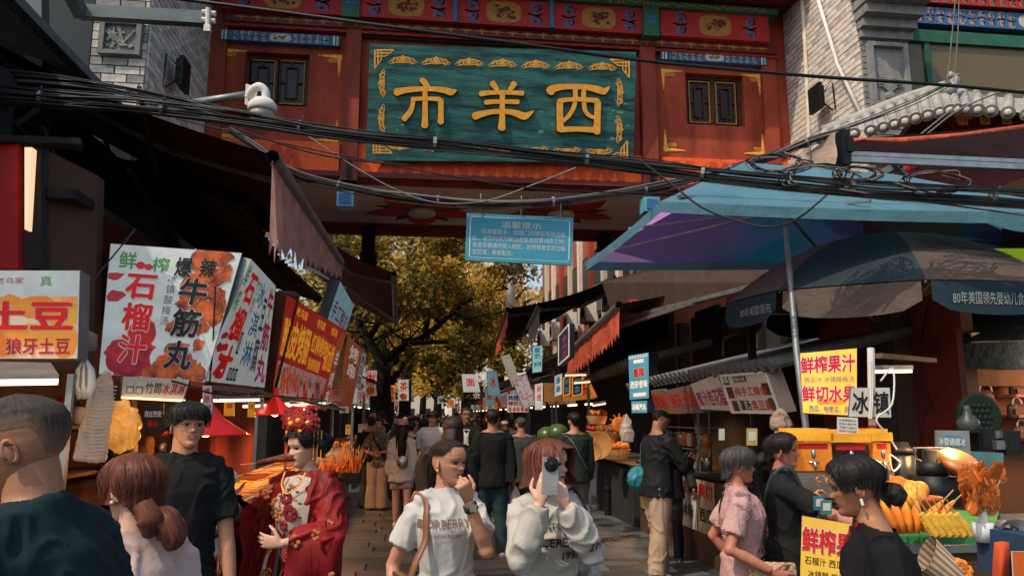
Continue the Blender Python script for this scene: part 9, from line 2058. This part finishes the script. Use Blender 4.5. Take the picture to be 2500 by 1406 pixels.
q = Patch(*[P(x,y,4.7) for x,y in ((2340,1100),(2450,1105),(2450,1180),(2340,1160))]); signbox('panel', 'plain teal panel behind the amber bouquet', q, .02, mat('teal_panel',(.08,.20,.20),.5), M['galv'])
# ---------------------------------------------------------------- bag shop at the right edge
sh = thing('bag_shop', 'brown walled bag shop with lit shelves at the right edge', 'shop', (7.0,6.6,0)); BY = 6.4
def BW(px,py,Y=BY): return P(px,py,Y)
bw_ = mat('shop_tan_wall',(.20,.085,.035),.8,var=.2,scale=2)
a, d = BW(2325,1400), BW(2700,780); b = MB(); b.box(((a.x+d.x)/2+.3, BY+.08, 1.6), (d.x-a.x+.6, .1, 3.2)); b.build('back_wall', bw_, sh)
a, d = BW(2200,1400,6.0), BW(2325,600,6.0); b = MB(); b.box(((a.x+d.x)/2, 6.0, 1.7), (d.x-a.x, .3, 3.4)); b.build('pier', M['brownwall'], sh)
b = MB(); b.box((BW(2190,1000,6.1).x-.05,6.0,1.4),(.25,.25,2.8)); b.build('dark_return', M['darkwall'], sh)
for k,(x0,y0,x1,y1) in enumerate(((2322,802,2382,838),(2372,812,2452,845),(2428,798,2560,828),(2440,832,2560,856))):
 f = [BW(x0,y1,BY-.5-.1*(k%2)),BW(x1,y1,BY-.5-.1*(k%2)),BW(x1,y0,BY-.5-.1*(k%2)),BW(x0,y0,BY-.5-.1*(k%2))]; b = MB(); b.hexa(f+[p_+V((0,.3,0)) for p_ in f]); b.build('ceiling_block', M['brick3'], sh)
q = Patch(*[BW(x,y,BY-.15) for x,y in ((2325,845),(2640,852),(2640,898),(2328,893))]); b = MB(); rect(q,b,0,0,1,1,.005); b.hexa([q(0,1),q(1,1),q(1,0),q(0,0)]+[q(u,v,-.06) for u,v in ((0,1),(1,1),(1,0),(0,0))]); fs_ = b.build('fascia_sign', M['gaqua'], sh); txt(q, fs_, '没有砍掉一棵树，却用树皮做出', (-.0,.28,.56,.72), M['tgrey'], bold=.0, w=.01)
b = MB(); b.box((BW(2470,915).x, BY-.1, BW(2470,915).z), (2.2,.2,.22)); b.build('fascia_board', M['wood'], sh)
q = Patch(*[P(x,y,5.9) for x,y in ((2372,607),(2640,606),(2640,640),(2425,638))]); b = MB(); rect(q,b,0,0,1,1,0); b.hexa([q(0,1,-.01),q(1,1,-.01),q(1,0,-.01),q(0,0,-.01)]+[q(u,v,-.08) for u,v in ((0,1),(1,1),(1,0),(0,0))]); b.build('lime_strip', M['glime'], sh)
b = MB(); b.box((7.3,6.2,3.45),(3.6,.4,.7)); b.build('upper_fascia', mat('dark_fascia',(.05,.02,.013),.8), sh)
for k,(x0,x1,y) in enumerate(((2442,2560,967),(2448,2560,1016),(2470,2560,1070))):
 p0_, p1_ = BW(x0,y,BY-.05), BW(x1,y,BY-.05); b = MB(); b.box(((p0_.x+p1_.x)/2, BY-.12, p0_.z), (p1_.x-p0_.x,.24,.025)); b.build('shelf', M['salmon'], sh)
lab_ = ('round patterned handbag on the top shelf','second small handbag on the middle shelf','brown handbag on the bottom shelf','tan backpack on the left wall hook','dark satchel on the second wall hook')
for k,(px,py,s_,m_) in enumerate(((2483,952,.075,'steel'),(2478,1001,.075,'steel'),(2490,1057,.08,'wood'),(2362,975,.10,'brownwall'),(2402,975,.10,'wood'))):
 c_ = BW(px,py,BY-.14); t = thing('handbag', lab_[k], 'bag', tuple(c_), 'bags in the shop on the right'); b = MB(); b.tube([c_+V((0,0,-s_)),c_+V((0,0,-s_*.8)),c_+V((0,0,s_*.3)),c_+V((0,0,s_*.75)),c_+V((0,0,s_*.85))], [(s_*.5,s_*.9),(s_*.55,s_*1.05),(s_*.5,s_),(s_*.3,s_*.75),(s_*.1,s_*.5)], 16, up=V((0,1,0))); b.build('body', mat('bag_cloth_%d'%k,(.10+.05*k,.09,.07),.6,col2=(.03,.03,.03),scale=60,thr=(.45,.55)), t, smooth=True)
 b = MB(); b.tube([c_+V((s_*.6*math.cos(a_),-.03,s_*.7+s_*.8*math.sin(a_))) for a_ in [i_*math.pi/8 for i_ in range(9)]], .008, 6); b.build('handle', M['paper'], t, smooth=True)
 b = MB(); b.box(c_+V((0,-s_*.6,-s_*.2)), (s_*1.1,.02,s_*.7)); b.build('pocket', M['wood'], t)
b = MB(); c_ = P(2385,1018,4.9); b.lathe([(.001,.0),(.15,.0),(.165,.01),(.165,.03),(.15,.035),(.001,.025)], c_, 30, M=Matrix.Rotation(R(90),3,'X')); dsc = b.build('carved_disc', mat('dark_green_lacquer',(.010,.020,.012),.5,var=.3)); tag(dsc, 'large round dark green plaque in front of the bag shop', 'plaque')
b = MB()
for k in range(5):
 for j in range(5-k%2): b.ell(c_+V((-.08+j*.04+(k%2)*.02, -.037, -.08+k*.04)), (.016,.005,.016), 8, 4)
b.build('carving', mat('dark_green_lacquer',(.010,.020,.012)), dsc)
b = MB(); c_ = P(2365,1048,4.8); b.lathe([(.001,-.02),(.07,-.02),(.07,.06),(.03,.10),(.022,.13),(.022,.16),(.001,.16)], c_, 18); tag(b.build('jug', mat('slate_ceramic',(.05,.055,.055),.4), smooth=True), 'slate grey narrow necked jug before the round plaque', 'jug')
for k,(px,py,w_,h_,m_,lab_) in enumerate(((2410,1075,.22,.14,'inkblack','black boxed goods beside the jug'),(2440,1060,.14,.05,'steel','silver foil packet, upper'),(2440,1085,.14,.06,'steel','silver foil packet, lower'),(2460,1080,.10,.16,'inkblack','dark carton next to the foil packets'))):
 b = MB(); b.box(P(px,py,4.85-.02*k), (w_,.12,h_)); b.box(P(px,py,4.85-.02*k)+V((0,-.062,0)), (w_*.8,.004,h_*.7)); tag(b.build('packet', M[m_]), lab_, 'box')
# striped paper snack bag in front of the leaning woman
t = thing('paper_snack_bag', 'striped paper bag of snacks held at the lower right', 'bag', tuple(P(2300,1380,2.4)))
b = MB(); n_=36
rows=[]
for i in range(5):
 u=i/4; cc_=P(2262+70*u,1350+60*u,2.42); w_=.055-.012*u; rows.append([cc_+V((w_*.75*math.cos(a_)*.7-.0,.03*math.sin(a_)*1.2,w_*math.cos(a_))) for a_ in [2*math.pi*j/n_ for j in range(n_)]])
b.add([x_ for r_ in rows for x_ in r_],[(i*n_+j,i*n_+(j+1)%n_,(i+1)*n_+(j+1)%n_,(i+1)*n_+j) for i in range(4) for j in range(n_)]); b.m=[j%2 for i in range(4) for j in range(n_)]; b.build('paper', [mat('kraft_paper',(.50,.38,.26),.8), mat('kraft_stripe',(.24,.15,.09),.8)], t, smooth=True)
b = MB(); rr = random.Random(2); [b.ell(P(2345+rr.uniform(-14,22),1385+rr.uniform(-14,22),2.4), .014, 7, 5, nz=.6) for _ in range(16)]; b.build('snack', ORG, t, kind='stuff')
# signboards painted dark deep under the right canopies, plus small clutter on the street edge
for k,(px,py,w,h,Y,m_) in enumerate(((1660,1180,80,90,7.3,'paper'),)): pass
b = MB(); b.tube(cable([P(2270,720,5.6),P(2240,900,5.6),P(2270,985,5.6),P(2248,1030,5.6),P(2252,1075,5.6)],0,6), .008, 6); tag(b.build('cable', M['black'], smooth=True), 'black cord with plug hanging down the brown pier', 'cord')
